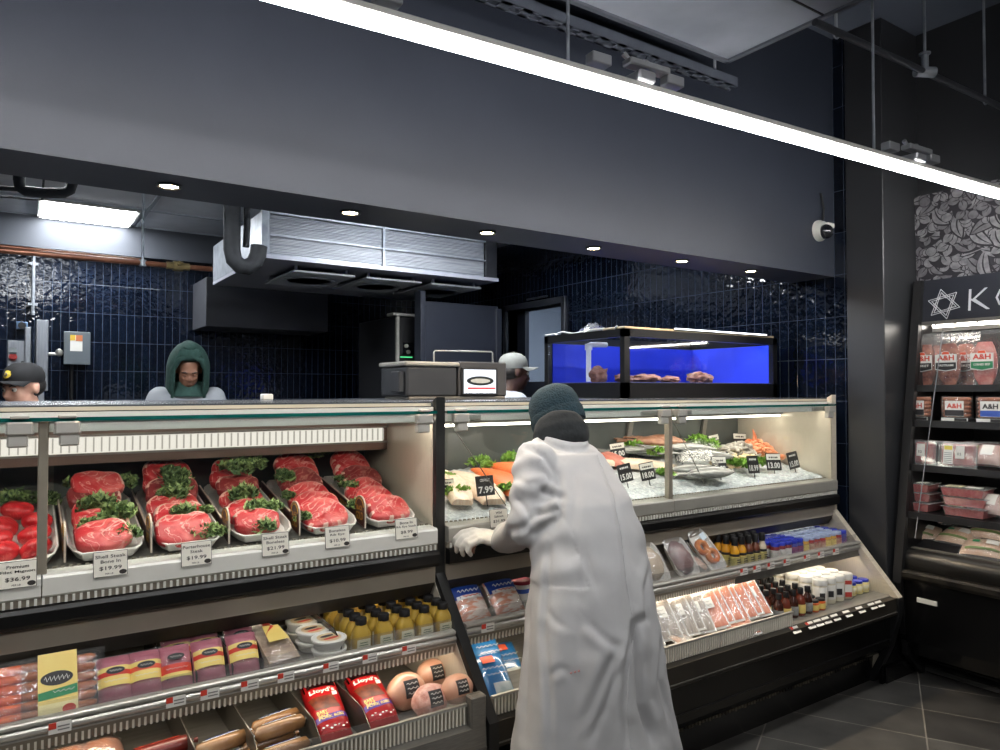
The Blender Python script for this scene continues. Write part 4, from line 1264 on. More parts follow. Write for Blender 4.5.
M_salmon = mat('orange_salmon_flesh', S(226, 104, 48), .35, c2=S(238, 134, 80), ns=30, stretch=(12, 1.2, 1), bump=.15)
M_cod = mat('pale_cod_flesh', S(226, 196, 170), .4, c2=S(238, 220, 200), ns=22, stretch=(6, 1.2, 1), bump=.2)
M_pinkf = mat('pink_fish_flesh', S(206, 130, 112), .4, c2=S(190, 104, 90), ns=22, stretch=(6, 1.2, 1), bump=.2)
M_skin = mat('silver_fish_skin', S(126, 126, 124), .25, .35, c2=S(168, 168, 164), ns=26, stretch=(1, 1, 5), bump=.15)
M_skinb = mat('brown_fish_skin', S(146, 100, 78), .3, .1, c2=S(176, 130, 104), ns=30, bump=.2)


def fillet(length, w, h, bend, seed):
    mb = MB()
    rings = []
    for i in range(15):
        t = i / 14
        ww = w * (math.sin(PI * (.12 + .80 * t)) ** .55) * (1 - .45 * t)
        hh = h * (math.sin(PI * (.10 + .84 * t)) ** .6) * (1 - .4 * t)
        cx = bend * math.sin(PI * t) + .004 * noise.noise(Vector((t * 5, seed, 0)))
        ring = []
        for k in range(18):
            a = 2 * PI * k / 18
            c, s = math.cos(a), math.sin(a)
            zz = max(0, s) ** .8 * hh * (1 - .25 * math.exp(-(c * 5) ** 2)) if s > 0 else 0
            ring.append((cx + ww * math.copysign(abs(c) ** .75, c), t * length - length / 2, zz))
        rings.append(ring)
    return mb.loft(rings)


def lay(me, name, u, v, ang, label, cat, group, dz=.0, scale=1, roll=0):
    q = ice(u, v)
    o = put(name, me)
    o.location = (q.x, q.y, q.z + dz + .008)
    o.rotation_euler = Euler((math.atan(IK), roll, 0)).to_matrix().to_euler()
    M_ = Matrix.Rotation(math.atan(IK), 4, 'X') @ Matrix.Rotation(ang, 4, 'Z') @ Matrix.Rotation(roll, 4, 'Y')
    o.rotation_euler = M_.to_euler()
    o.scale = (scale,) * 3
    return tag(o, label, cat, group)


F1 = fillet(.54, .078, .05, .02, 1).mesh('fillet', M_cod, 60)
F2 = fillet(.58, .082, .052, .02, 2).mesh('fillet', M_salmon, 60)
F3 = fillet(.30, .07, .05, .01, 3).mesh('fillet', M_pinkf, 60)
def span(me, l0, rear, front, label, dz=.0, wide=1.0):
    """a fillet laid on the ice from its tail at one pixel to its thick end at another"""
    a, b = ice(*rear), ice(*front)
    a.y = min(a.y, 2.60)
    b.y = max(b.y, 2.215)
    a.z, b.z = icez(a.y) + .008, icez(b.y) + .008
    M_ = Matrix.Rotation(math.atan(IK), 4, 'X') @ Matrix.Rotation(math.atan2(-(a.x - b.x), a.y - b.y), 4, 'Z')
    o = put('fish_fillet', me)
    c = (a + b) / 2
    o.location = (c.x, c.y, c.z + dz)
    o.rotation_euler = M_.to_euler()
    k = (a - b).length / l0
    o.scale = (wide, k, 1)
    tag(o, label, 'fish fillet', 'fillets on the ice')


span(F1, .54, (450, 455), (502, 512), 'long pale white fish fillet nearest the black case divider', .002)
span(F1, .54, (436, 468), (470, 516), 'pale white fish fillet half hidden against the case divider', .012, .8)
span(F2, .58, (470, 452), (520, 500), 'bright orange salmon fillet beside the pale fillets', .008)
span(F2, .58, (486, 452), (534, 488), 'orange salmon fillet lying behind the person in white', .022)
lay(F3, 'fish_fillet', 600, 449, .2, 'pink fish piece beside the shoulder of the person in white', 'fish fillet', 'fillets on the ice', .005)
lay(F1, 'fish_fillet', 634, 470, .95, 'pale fillet lying crosswise behind the twin black tags', 'fish fillet', 'fillets on the ice', .005, .9)
lay(fillet(.30, .05, .03, .01, 5).mesh('fillet', mat('tan_fish_flesh', S(196, 160, 120), .4, c2=S(216, 186, 150), ns=25, bump=.2), 60), 'fish_fillet', 692, 441, .9, 'tan fillet right of the steel post at the back of the ice', 'fish fillet', 'fillets on the ice', .01)


def whole_fish(length, w, h, m1, seed):
    """a whole fish lying on its side: body, head line, tail, fin"""
    mb = MB()
    rings = []
    for i in range(17):
        t = i / 16
        p = (math.sin(PI * min(1, t * 1.18 + .03)) ** .7) if t < .82 else .30 - .06 * (t - .82) / .18
        p = max(p, .14)
        rings.append([(w * p * math.cos(a), (t - .5) * length, h * (.5 + .5 * p * math.sin(a))) for a in [2 * PI * k / 16 for k in range(16)]])
    mb.loft(rings)
    y = .5 * length
    mb.prism([(-.012, y - .01), (-w * .95, y + .075), (0, y + .05), (w * .95, y + .075), (.012, y - .01)], 'Z', h * .45, h * .55)
    mb.prism([(w * .8, -.04 * length), (w * 1.35, .06 * length), (w * .9, .16 * length)], 'Z', h * .46, h * .54)
    return mb


def add_fish(u, v, ang, m1, label, group, L_=.30, W_=.05, H_=.045, dz=0, sc_=1.0):
    q = ice(u, v)
    d = thing('whole_fish', label, 'fish', (q.x, q.y, q.z + dz + .008), group=group)
    M_ = Matrix.Rotation(math.atan(IK), 4, 'X') @ Matrix.Rotation(ang, 4, 'Z')
    d.rotation_euler = M_.to_euler()
    d.scale = (sc_,) * 3
    whole_fish(L_, W_, H_, m1, 1).build('fish_body', m1, d, 50)
    mb = MB()
    for s in (1,): mb.ell((.008, -.40 * L_, H_ * .86), (.007, .007, .004), 12, 8)
    mb.build('eye', mat('fish_eye', S(20, 20, 22), .1), d, 60)
    return d


GF = 'whole fish on the ice'
add_fish(648, 452, 1.2, M_skinb, 'brown whole fish left of the steel post, nearer the tags', GF, .24, .05, .055, .05)
add_fish(660, 458, 1.0, M_skinb, 'reddish brown whole fish partly behind the steel post', GF, .26, .05, .055, .06)
for i, (u, v, a, lb) in enumerate([(690, 478, 1.35, 'silver fish nearest the sill right of the post'), (700, 470, 1.2, 'silver fish second from the sill right of the post'), (684, 466, 1.3, 'silver fish third from the sill right of the post'), (705, 484, 1.5, 'silver fish lying along the sill right of the post')]):
    add_fish(u, v, a, M_skin, lb, GF, .36, .05, .05, .008 + (0, .035, .05, .012)[i])
for i, (u, v, a, lb) in enumerate([(645, 440, 1.45, 'dark silver fish in the back row behind the brown fish'), (628, 443, 1.5, 'dark silver fish in the back row over the pink piece'), (662, 437, 1.4, 'dark silver fish in the back row just left of the post')]):
    add_fish(u, v, a, M_skin, lb, GF, .28, .042, .042, .004 + .018 * (i == 1))
mb = MB().grid(lambda u, v: (lambda p: (p.x, p.y, p.z + .10 + .014 * noise.noise(Vector((u * 7, v * 7, 1))) - .03 * (abs(u - .5) * 2) ** 4))(ice(674 + 44 * u + 4 * v, 483 - 25 * v)), 26, 20)
single(mb, 'plastic_sheet', clear('wet_plastic_sheet', (.96, .96, .96, 1), .16, .12, .08, bump=.6, bs=50), 'clear wet plastic sheet draped over the silver fish by the steel post', 'plastic sheet', smooth=180)


# shrimps, scallops: each its own object, a few shared shapes
def shrimp_mesh(seed):
    mb = MB()
    pts, rs = [], []
    for i in range(10):
        t = i / 9
        a = -.3 + 3.6 * t
        r = .024 * (1 - .25 * t)
        pts.append((r * math.cos(a), r * math.sin(a), .009 + .003 * math.sin(a * 2 + seed)))
        rs.append(.0105 * (1 - .62 * t) * (.7 if i == 0 else 1))
    mb.tube(pts, rs, 9)
    p = Vector(pts[-1])
    for s in (-1, 0, 1): mb._add([tuple(p), tuple(p + Vector((.012, .006 * s - .004, .001))), tuple(p + Vector((.010, .006 * s + .003, .004)))], [(0, 1, 2)])
    return mb


M_shg = mat('grey_raw_shrimp', S(196, 190, 180), .3, c2=S(168, 162, 154), ns=90)
M_sho = mat('orange_cooked_shrimp', S(234, 128, 74), .35, c2=S(244, 180, 140), ns=70)
M_sca = mat('cream_scallop', S(236, 214, 176), .4, c2=S(226, 196, 150), ns=50, bump=.2)
SH_G = [shrimp_mesh(s).mesh('shrimp', M_shg, 60) for s in (0, 1)]
SH_O = [shrimp_mesh(s).mesh('shrimp', M_sho, 60) for s in (2, 3)]
SCA = [MB().lathe([(.012, 0), (.018, .004), (.019, .011), (.016, .016), (.006, .018)], n=14, sx=1, sy=1 - .1 * s).mesh('scallop', M_sca, 60) for s in (0, 1)]
rn = random.Random(5)


def pile(corners, nu, nv, meshes, name, label, cat, group, h, sc_=1.0):
    """a sloping heap of single pieces between four pixels of the ice"""
    P = [ice(*c) for c in corners]
    for j in range(nv):
        for i in range(nu):
            u, v = (i + .5 + rn.uniform(-.3, .3)) / nu, (j + .5 + rn.uniform(-.3, .3)) / nv
            q = (P[0] * (1 - u) + P[1] * u) * (1 - v) + (P[3] * (1 - u) + P[2] * u) * v
            o = put(name, meshes[(i + j) % len(meshes)])
            up = h * math.sin(PI * u) ** .5 * math.sin(PI * (.15 + .8 * v))
            o.location = (q.x, q.y, q.z + up)
            o.rotation_euler = (rn.uniform(-.6, .6) + .2, rn.uniform(-.5, .5), rn.uniform(0, 6.3))
            s = sc_ * rn.uniform(.9, 1.2)
            o.scale = (s, s, s)
            tag(o, label, cat, group)


pile([(716, 462), (764, 457), (757, 437), (722, 440)], 9, 8, SH_G, 'shrimp', 'grey peeled raw shrimp in the pale heap between the black tags', 'shrimp', 'grey shrimp heap', .04, 1.25)
pile([(712, 474), (758, 469), (752, 452), (708, 456)], 8, 5, SCA, 'scallop', 'cream scallop in the heap over the front black tags', 'scallop', 'scallop heap', .02, 1.15)
pile([(754, 457), (800, 461), (800, 446), (752, 442)], 9, 6, SH_O, 'shrimp', 'orange cooked shrimp in the heap beside the end panel', 'shrimp', 'orange shrimp heap', .05, 1.35)
# crab claw standing in the orange heap
q = ice(785, 452)
single(MB().tube([q + Vector((-.04, 0, .02)), q + Vector((-.01, .01, .05)), q + Vector((.005, .01, .10)), q + Vector((-.012, .01, .14))], [.012, .014, .011, .003], 10), 'snow_crab_claw', mat('orange_crab_shell', S(230, 110, 60), .3, c2=S(244, 170, 130), ns=40), 'orange crab leg sticking up out of the orange shrimp heap', 'crab leg', smooth=60)

# lettuce and parsley
LET = [(457, 503, 1.0, 'parsley under the white price card by the divider'), (448, 486, .8, 'parsley by the first small black tag'), (480, 462, 1.0, 'parsley between white fillet and salmon, back end'), (489, 474, .9, 'parsley between white fillet and salmon, front end'), (508, 498, .9, 'parsley at the front tip of the salmon'), (512, 452, 1.2, 'parsley behind the salmon by the person'),
       (634, 452, 1.0, 'parsley between the pink piece and brown fish'), (655, 466, 1.1, 'parsley left of the steel post'), (664, 487, .8, 'parsley right of the twin black tags'), (697, 452, 1.2, 'lettuce right of the post, back piece'), (706, 458, 1.3, 'lettuce right of the post, front piece'), (700, 434, 1.3, 'dark lettuce at the back between the rear tags'),
       (733, 471, 1.0, 'lettuce between the two front tags'), (744, 472, 1.1, 'lettuce left of the widest front tag'), (764, 470, 1.1, 'lettuce right of the widest front tag'), (668, 434, 1.0, 'dark lettuce behind the steel post')]
M_l1 = mat('bright_parsley_green', S(128, 176, 66), .5, c2=S(160, 204, 92), ns=60)
M_l2 = mat('mid_parsley_green', S(96, 146, 56), .5, c2=S(128, 176, 70), ns=60)
LETT = [kale_mesh(s).mesh('parsley', [M_l1, M_l2, M_l1], 180) for s in (7, 8)]
for k, (u, v, s, lb) in enumerate(LET):
    q = ice(u, v)
    q.z += .012 + (.03 if 630 < u < 710 else 0)
    s *= 1.25
    o = put('parsley_sprig', LETT[k % 2])
    o.location = (q.x, q.y, q.z + .004)
    o.rotation_euler = (.3, .1, RN.uniform(0, 6))
    o.scale = (s * .95, s * .95, s * .8)
    tag(o, 'green ' + lb, 'garnish', 'greens on the ice')

# black price tags on spikes
M_tagk = mat('black_price_tag', S(24, 24, 26), .4, c2=S(30, 30, 32), ns=15)
M_tagw = mat('white_tag_strip', S(220, 218, 210), .5)
M_chalk = mat('white_tag_print', S(226, 226, 222), .6)


def fish_tag(u, v, price, white, label, w=.062, h=.056, yaw=0.0, roll=0.0, lift=0.0):
    q = ice(u, v + 14) + ray(u, v) * (-lift)
    d = thing('fish_price_tag', label, 'price tag', (q.x, q.y, q.z), (-.2, roll, yaw), 'black price tags on the ice')
    b = .018
    MB().box(-w / 2, w / 2, -.0015, .0015, b, b + h, .001).build('tag_plate', M_tagk, d, 0)
    MB().cyl((0, .001, -.02), (0, .001, b + .01), .002, n=6).build('spike', M_blackm, d, 30)
    if white:
        MB().box(-w * .47, w * .47, -.0025, -.0015, b + h * .62, b + h * .95).build('white_strip', M_tagw, d, 0)
        mb = MB()
        for k in range(5): mb.box(-w * .32 + k * w * .13, -w * .32 + k * w * (.13) + w * (.08 + .02 * (k % 2)), -.0028, -.0025, b + h * .70, b + h * .80)
        mb.build('name_print', M_ink, d, 0)
    else:
        mb = MB()
        if price == '7.99': lettering(mb, [('COD FILLET', 0, b + h * .78, w * .55, h * .14)], lambda x, y: (x, -.002, y), .01)
        else:
            for k in range(5): mb.box(-w * .32 + k * w * .13, -w * .32 + k * w * .13 + w * (.08 + .02 * (k % 2)), -.002, -.0015, b + h * .74, b + h * .84)
        mb.build('name_print', M_chalk, d, 0)
    mb = MB()
    lettering(mb, [(price, 0, b + h * .30, w * .8, h * .34)], lambda x, y: (x, -.002, y), .02)
    mb.build('price_print', M_chalk, d, 0)


fish_tag(449, 486, '4.90', True, 'black tag with white strip half hidden by the case divider', .055, .06)
fish_tag(487, 486, '7.99', False, 'large black tag reading 7.99 in front of the pale fillet', .082, .072, .1, 0, .13)
for a in [(620, 448, '15.00', True, 'black tag with white strip beside the pink piece'), (636, 430, '18.00', True, 'black tag with white strip furthest back left of the post'), (628, 472, '15.00', False, 'black tag reading 15.00 beside the sleeve of the person in white'), (650, 470, '18.00', True, 'tilted black tag with white strip, second of the twin tags'),
          (671, 440, '9.00', True, 'black tag with white strip just behind the steel post'), (683, 452, '13.00', False, 'black tag leaning right of the steel post'), (717, 433, '10.99', True, 'white topped black tag at the back above the dark lettuce'), (741, 429, '15.00', True, 'white topped black tag furthest back above the grey shrimp'),
          (711, 445, '8.99', False, 'plain black tag at the foot of the grey shrimp heap'), (721, 464, '14.99', True, 'black tag with grey strip in front of the scallops'), (755, 463, '18.99', False, 'widest black tag at the front of the ice'), (775, 460, '13.00', True, 'black tag with grey strip in front of the orange shrimp'), (796, 458, '15.00', False, 'black tag nearest the end panel')]:
    s = 1.35 if a[0] < 700 else 1.5
    fish_tag(*a, w=.062 * s, h=.058 * s, yaw=rn.uniform(-.25, .1), roll=rn.uniform(-.12, .12))
# white card held by the person near the sill
q = at(499, 517, 'Y', 2.105)
price_card(q.x, ['Wild', 'Salmon', '$31.99'], 'cream price card reading Wild Salmon held by the gloved hand', .075, .062)
# ================================================================ upright wall cooler at the far end
CY0, CY1 = .35, 1.87
M_cool = mat('cooler_black_steel', S(22, 22, 23), .3, c2=S(28, 28, 29), ns=5)
M_shelfk = mat('cooler_black_shelf', S(26, 26, 28), .4, c2=S(32, 32, 34), ns=8)
d = thing('wall_cooler', 'tall black open wall cooler with packed shelves beyond the graphite column', 'cooler', (4.0, 1.1, 0))
W = dict(parent=d, world=True)
MB().box(3.838, 4.5, CY0, CY1, 0, .12).build('toe_kick', M_black, smooth=0, **W)
mb = MB()
for k in range(4): mb.prism([(3.826 - .004 * (k % 2), .008 + k * .03), (3.838, .004 + k * .03), (3.838, .028 + k * .03)], 'Y', CY0, CY1)
mb.build('toe_louvres', mat('scuffed_black_louvre', S(16, 16, 16), .35, c2=S(60, 58, 54), ns=9, lo=.55, hi=.8, stretch=(1, 1, 8)), smooth=0, **W)
MB().prism([(3.70, .12), (3.645, .20), (3.63, .50), (4.5, .50), (4.5, .12)], 'Y', CY0, CY1).build('base_panel', M_black, smooth=0, **W)
MB().prism([(3.615, .50), (3.607, .515), (3.607, .535), (3.62, .545), (3.66, .545), (3.66, .50)], 'Y', CY0, CY1).build('bumper_rail', mat('worn_bumper', S(60, 56, 50), .35, .5, c2=S(28, 27, 26), ns=16), smooth=0, **W)
mb = MB()
rings = [[(3.655 + .055 * (1 - math.cos(PI / 2 * t)) - .02 * math.sin(PI * t), y, .545 + .095 * math.sin(PI / 2 * t)) for t in [i / 8 for i in range(9)]] for y in (CY0, CY1 - .02)]
mb._add([p for r in rings for p in r], [(i, i + 1, 9 + i + 1, 9 + i) for i in range(8)])
mb.build('curved_front', mat('dark_curved_front', S(58, 57, 55), .3, .6, c2=S(50, 49, 47), ns=3), smooth=60, **W)
MB().box(3.705, 3.735, CY0, CY1 - .02, .632, .645).build('deck_edge', M_steel_d, smooth=0, **W)
q0, q1 = at(918, 599, 'X', 3.64), at(938, 602, 'X', 3.64)
MB().box(3.628, 3.636, q1.y, q0.y, q0.z - .012, q0.z + .010).build('white_badge', M_white, smooth=0, **W)
mb = MB()
MB().box(4.40, 4.5, CY0, CY1, .50, 2.0).build('back_panel', mat('cooler_back', S(40, 40, 42), .5), smooth=0, **W)
MB().prism([(3.60, .50), (3.64, .50), (3.885, 1.985), (4.5, 1.985), (4.5, 0), (3.80, 0), (3.66, .12)], 'Y', CY1 - .025, CY1).build('side_panel', M_cool, smooth=0, **W)
MB().prism([(3.597, .48), (3.625, .48), (3.875, 1.985), (3.84, 1.985)], 'Y', CY1 - .028, CY1 + .012).build('side_edge', M_blackm, smooth=0, **W)
MB().prism([(3.84, 1.77), (3.865, 1.985), (4.5, 1.985), (4.5, 1.77)], 'Y', CY0, CY1 - .025).build('header_panel', mat('header_navy_black', S(34, 37, 46), .45, c2=S(30, 33, 42), ns=3), smooth=0, **W)
MB().box(3.835, 3.875, CY0, CY1 - .025, 1.755, 1.772).build('header_trim', M_steel_d, smooth=0, **W)
MB().box(3.90, 3.93, CY0, CY1 - .05, 1.745, 1.757).build('cooler_lamp', lamp_mat('cooler_lamp', (1, .93, .84, 1), 16), smooth=0, **W)
SHZ = [.64, .82, 1.05, 1.268, 1.443]
def fx(z): return 3.62 + (z - .53) * .165
for z in SHZ[1:]:
    MB().box(fx(z) + .01, 4.40, CY0, CY1 - .03, z - .018, z).build('shelf', M_shelfk, smooth=0, **W)
    MB().box(fx(z), fx(z) + .01, CY0, CY1 - .03, z - .026, z + .006).build('shelf_edge', M_shelfk, smooth=0, **W)
MB().prism([(3.73, .60), (3.73, .635), (4.05, .775), (4.40, .78), (4.40, .60)], 'Y', CY0, CY1 - .03).build('bottom_deck', M_shelfk, smooth=0, **W)
for z in (.82, 1.05, 1.268, 1.443):  # light strips added under the shelves to brighten the packs below
    MB().box(fx(z) + .03, fx(z) + .05, CY0, CY1 - .05, z - .026, z - .018).build('shelf_lamp', lamp_mat('added_cooler_shelf_light', (1, .93, .84, 1), 3), smooth=0, **W)
# steel strip and hooks the bags hang from
MB().box(3.895, 3.905, CY0, CY1 - .05, 1.722, 1.742).build('hanging_strip', M_white, smooth=0, **W)
for y in (1.79, 1.70, 1.60, 1.50, 1.38): MB().cyl((3.87, y, 1.748), (3.87, y, 1.762), .006, n=8).build('hook', M_white, smooth=30, **W)
# slanting clear door-edge strip
a, b = at(943, 330, 'X', 3.80), at(915, 538, 'X', 3.655)
MB().tube([a, b], .0022, 8).build('clear_strip', mat('pale_plastic_strip', S(140, 140, 144), .3), smooth=40, **W)

# header writing: star emblem of two thin woven triangles and the word beginning KO
M_chk = mat('silver_sign_paint', S(200, 202, 206), .5)
hx = lambda z: 3.84 + (z - 1.77) * .116 - .0025
def hp(y, z): return (hx(z), y, z)
cy, cz, r = at(944, 304, 'X', 3.85).y, at(944, 304, 'X', 3.85).z, .078
mb = MB()
for f0 in (PI / 2, -PI / 2):
    for rr in (r, r * .78):
        P = [hp(cy - rr * math.cos(f0 + k * 2 * PI / 3 + .22), cz + rr * math.sin(f0 + k * 2 * PI / 3 + .22)) for k in range(3)]
        for k in range(3): mb.tube([P[k], P[(k + 1) % 3]], .0016, 6)
for k in range(9):
    a0 = k * .7
    mb.tube([hp(cy + .05 * math.cos(a0), cz + .05 * math.sin(a0)), hp(cy + .03 * math.cos(a0 + .5), cz + .03 * math.sin(a0 + .5))], .0009, 5)
mb.build('star_emblem', M_chk, d, 0, True)
ky = at(979.5, 299, 'X', 3.85)
step = .118
for k, ch in enumerate('KOSHER'):
    mb = MB()
    lettering(mb, [(ch, 0, 0, .095 if ch != 'O' else .11, .105)], lambda x, y: hp(ky.y - k * step - .006 * (k > 0) - x, ky.z + y), -.018)
    mb.build('lettering', M_chk, d, 0, True)

# ---------------------------------------------------------------- flower mural over the cooler
MX = 3.90
mural = thing('flower_mural', 'grey flower and leaf mural panel over the wall cooler', 'mural', (MX + .02, 1.0, 1.985))
ml = at(915, 240, 'X', MX)
mt = at(915, 197, 'X', MX).z
YR = .5
MB().box(MX + .004, MX + .03, YR, ml.y, 1.985, mt).build('mural_board', mat('mural_dark_ground', S(34, 34, 40), .6, c2=S(44, 44, 50), ns=20), mural, 0, True)
M_pet = mat('mural_pale_grey', S(136, 135, 138), .7, c2=S(106, 105, 109), ns=40)
M_pet2 = mat('mural_mid_grey', S(112, 110, 114), .7, c2=S(92, 90, 95), ns=40)
M_lin = mat('mural_dark_line', S(40, 38, 44), .8)
rm = random.Random(21)
lay_i = [0]


def mshape(pts, m):
    lay_i[0] += 1
    x = MX + .003 - lay_i[0] * 1.2e-5
    pts = [(min(max(y, YR), ml.y - .004), min(max(z, 1.99), mt - .004)) for y, z in pts]
    SHAPES.setdefault(m.name, MB())._add([(x, y, z) for y, z in pts], [tuple(range(len(pts)))])


SHAPES = {}


def leafshape(y, z, l, w, a, m, curl=0.0):
    P = []
    for s in (1, -1):
        rng_ = range(0, 11) if s == 1 else range(9, 0, -1)
        for i in rng_:
            t = i / 10
            ww = w * math.sin(PI * t) ** .8 * s
            yy, zz = t * l, ww + curl * math.sin(PI * t) * l
            P.append((y + yy * math.cos(a) - zz * math.sin(a), z + yy * math.sin(a) + zz * math.cos(a)))
    return P


def petal_flower(y, z, r, n, m):
    mshape([(y + r * 1.06 * math.cos(t), z + r * 1.06 * math.sin(t)) for t in [2 * PI * i / 20 for i in range(20)]], M_lin)
    for k in range(n):
        a = 2 * PI * k / n + rm.random()
        mshape(leafshape(y, z, r * 1.1, r * .40, a, m), M_lin)
        mshape(leafshape(y + .004 * math.cos(a), z + .004 * math.sin(a), r * 1.02, r * .34, a, m), m)
        mshape(leafshape(y, z, r * .7, r * .03, a, m), M_lin)
    mshape([(y + r * .2 * math.cos(t), z + r * .2 * math.sin(t)) for t in [2 * PI * i / 14 for i in range(14)]], M_lin)
    mshape([(y + r * .15 * math.cos(t), z + r * .15 * math.sin(t)) for t in [2 * PI * i / 14 for i in range(14)]], m)


def ball(y, z, r, m):
    for k, (q, mm) in enumerate(((1.0, M_lin), (.88, m))):
        mshape([(y + r * q * math.cos(t), z + r * q * .9 * math.sin(t)) for t in [2 * PI * i / 16 for i in range(16)]], mm)


y = ml.y
for row in range(9):
    for col in range(18):
        yy = y - .02 - col * .056 - (row % 2) * .04
        zz = 2.01 + row * .052
        ch = rm.random()
        mm = M_pet if rm.random() < .65 else M_pet2
        if ch < .35:
            a = rm.uniform(0, 2 * PI)
            l = rm.uniform(.10, .17)
            mshape(leafshape(yy - .05 * math.cos(a), zz - .05 * math.sin(a), l * 1.08, .034, a, mm, .15), M_lin)
            mshape(leafshape(yy - .05 * math.cos(a) + .003, zz - .05 * math.sin(a), l, .027, a, mm, .15), mm)
            mshape(leafshape(yy - .05 * math.cos(a) + .003, zz - .05 * math.sin(a), l, .0035, a, mm, .15), M_lin)
        elif ch < .65: petal_flower(yy, zz, rm.uniform(.045, .07), rm.choice([5, 6, 7]), mm)
        else:
            for q in range(3): ball(yy + rm.uniform(-.04, .04), zz + rm.uniform(-.04, .04), rm.uniform(.018, .032), mm)
for nm, b_ in SHAPES.items(): b_.build({'mural_pale_grey': 'pale_flowers', 'mural_mid_grey': 'mid_grey_flowers', 'mural_dark_line': 'dark_outlines'}[nm], MATS[nm], mural, 0, True)
struct(MB().box(MX + .034, 4.55, -3.5, 1.9, 1.987, 3.3), 'wall_above_cooler', M_column)

# ---------------------------------------------------------------- what stands in the cooler
M_film = clear('pack_film', (1, 1, 1, 1), .10, .10, .05, bump=.4, bs=55)
M_filmm = clear('milky_pack_film', (1, 1, 1, 1), .08, .12, .12, (.85, .85, .84, 1), bump=.5, bs=45)
M_clam = clear('clear_clamshell', (.97, .97, .97, 1), .12, .06, .14, (.8, .8, .82, 1))
M_paper = mat('white_label_paper', S(228, 226, 220), .5, c2=S(220, 218, 212), ns=9)
M_redp = mat('red_label_print', S(206, 62, 44), .5)
M_orangep = mat('orange_label_print', S(228, 96, 64), .5)
M_blackp = mat('black_label_print', S(40, 38, 40), .5)
M_greenp = mat('green_label_print', S(44, 128, 84), .5)
M_bluep = mat('blue_label_print', S(60, 92, 176), .5)
M_deli = mat('sliced_deli_meat', S(104, 46, 40), .45, c2=S(176, 110, 88), ns=34, bump=.4)
M_corn = mat('pink_deli_meat', S(206, 110, 104), .45, c2=S(222, 160, 150), ns=34, bump=.4)
M_frank = mat('brown_frankfurter', S(176, 108, 74), .4, c2=S(158, 90, 60), ns=18)
M_ground = mat('ground_red_meat', S(186, 58, 60), .5, c2=S(208, 96, 92), ns=70, bump=.6)
M_chick = mat('pale_chicken', S(206, 166, 138), .45, c2=S(216, 186, 160), ns=20, bump=.2)


def facing(name, x, y, z, label, cat, group, lean=0.0, yaw=0.0):
    """a thing whose local -Y faces the aisle (world -X)"""
    return thing(name, label, cat, (x, y, z), (lean, 0, -PI / 2 + yaw), group)


def lump(w, h, t, seed, n=18):
    """a soft bag full of slices: rounded, wider at the foot"""
    mb = MB()
    rings = []
    for i in range(12):
        q = i / 11
        s = (math.sin(PI * (.06 + .88 * q)) ** .35)
        rings.append([(w / 2 * s * math.copysign(abs(math.cos(a)) ** .7, math.cos(a)) + .003 * noise.noise(Vector((a, q * 6, seed))), t / 2 * s * math.copysign(abs(math.sin(a)) ** .8, math.sin(a)) + .004 * noise.noise(Vector((a * 2, q * 6, seed + 3))), h * q) for a in [2 * PI * k / n for k in range(n)]])
    return mb.loft(rings)


def hanging_pack(x, y, z, band, word, meat, label):
    d = facing('deli_meat_pack', x, y, z, label, 'meat pack', 'hanging deli meat packs')
    lump(.105, .205, .04, 2).build('sliced_meat', meat, d, 60)
    mb = MB().loft([[(-.066, -.028, -.004), (.066, -.028, -.004), (.066, .028, -.004), (-.066, .028, -.004)], [(-.07, -.034, .04), (.07, -.034, .04), (.07, .034, .04), (-.07, .034, .04)], [(-.07, -.03, .18), (.07, -.03, .18), (.07, .03, .18), (-.07, .03, .18)], [(-.066, -.003, .245), (.066, -.003, .245), (.066, .003, .245), (-.066, .003, .245)]])
    mb.build('clear_bag', M_film, d, 40)
    yf = -.0365
    lb = put('label', MB().prism([(-.05, .075), (-.05, .15), (-.02, .152), (-.012, .165), (.012, .165), (.02, .152), (.05, .15), (.05, .075), (0, .066)], 'Y', yf, yf + .001).mesh('label', M_paper), d)
    MB().prism([(-.05, .105), (-.05, .128), (.05, .128), (.05, .105)], 'Y', yf - .0006, yf).build('orange_band', M_orangep, lb, 0) if False else None
    MB().prism([(-.047, .079), (-.047, .110), (.047, .110), (.047, .079), (0, .070)], 'Y', yf - .0008, yf).build('colour_band', band, lb, 0)
    mb = MB(); lettering(mb, [('A&H', 0, .133, .078, .026)], lambda a, c: (a, yf - .001, c), .03); mb.build('brand_lettering', M_redp, lb, 0)
    mb = MB(); lettering(mb, [(word, 0, .096, .072, .011)], lambda a, c: (a, yf - .0015, c), .02); mb.build('kind_lettering', M_paper, lb, 0)
    MB().prism([(-.018, .150), (-.014, .163), (.014, .163), (.018, .150)], 'Y', yf - .0008, yf).build('label_crest', M_orangep, lb, 0)
    MB().box(-.068, .068, -.002, .002, .243, .262).build('header_strip', M_filmm, d, 0)


zr = SHZ[4] + .008
for k, (u, band, word, mt_, lb) in enumerate([(925, M_blackp, 'BRISKET', M_deli, 'hanging meat pack with black band nearest the cooler side'), (949, M_blackp, 'PASTRAMI', M_deli, 'hanging meat pack with black band, second from the cooler side'), (985, M_greenp, 'CORNED BEEF', M_corn, 'hanging meat pack with green band on the top shelf'), (1018, M_blackp, 'PASTRAMI', M_deli, 'hanging meat pack at the picture edge of the top shelf')]):
    y = at(u, 350, 'X', 3.86).y
    hanging_pack(3.86, y, zr, band, word, mt_, lb)
for k, u in enumerate((938, 967)):
    q = at(u, 350, 'X', 3.98)
    hanging_pack(3.97, q.y, zr, M_blackp, 'BRISKET', M_deli, 'hanging meat pack in the second layer, %s from the cooler side' % ORD[k])


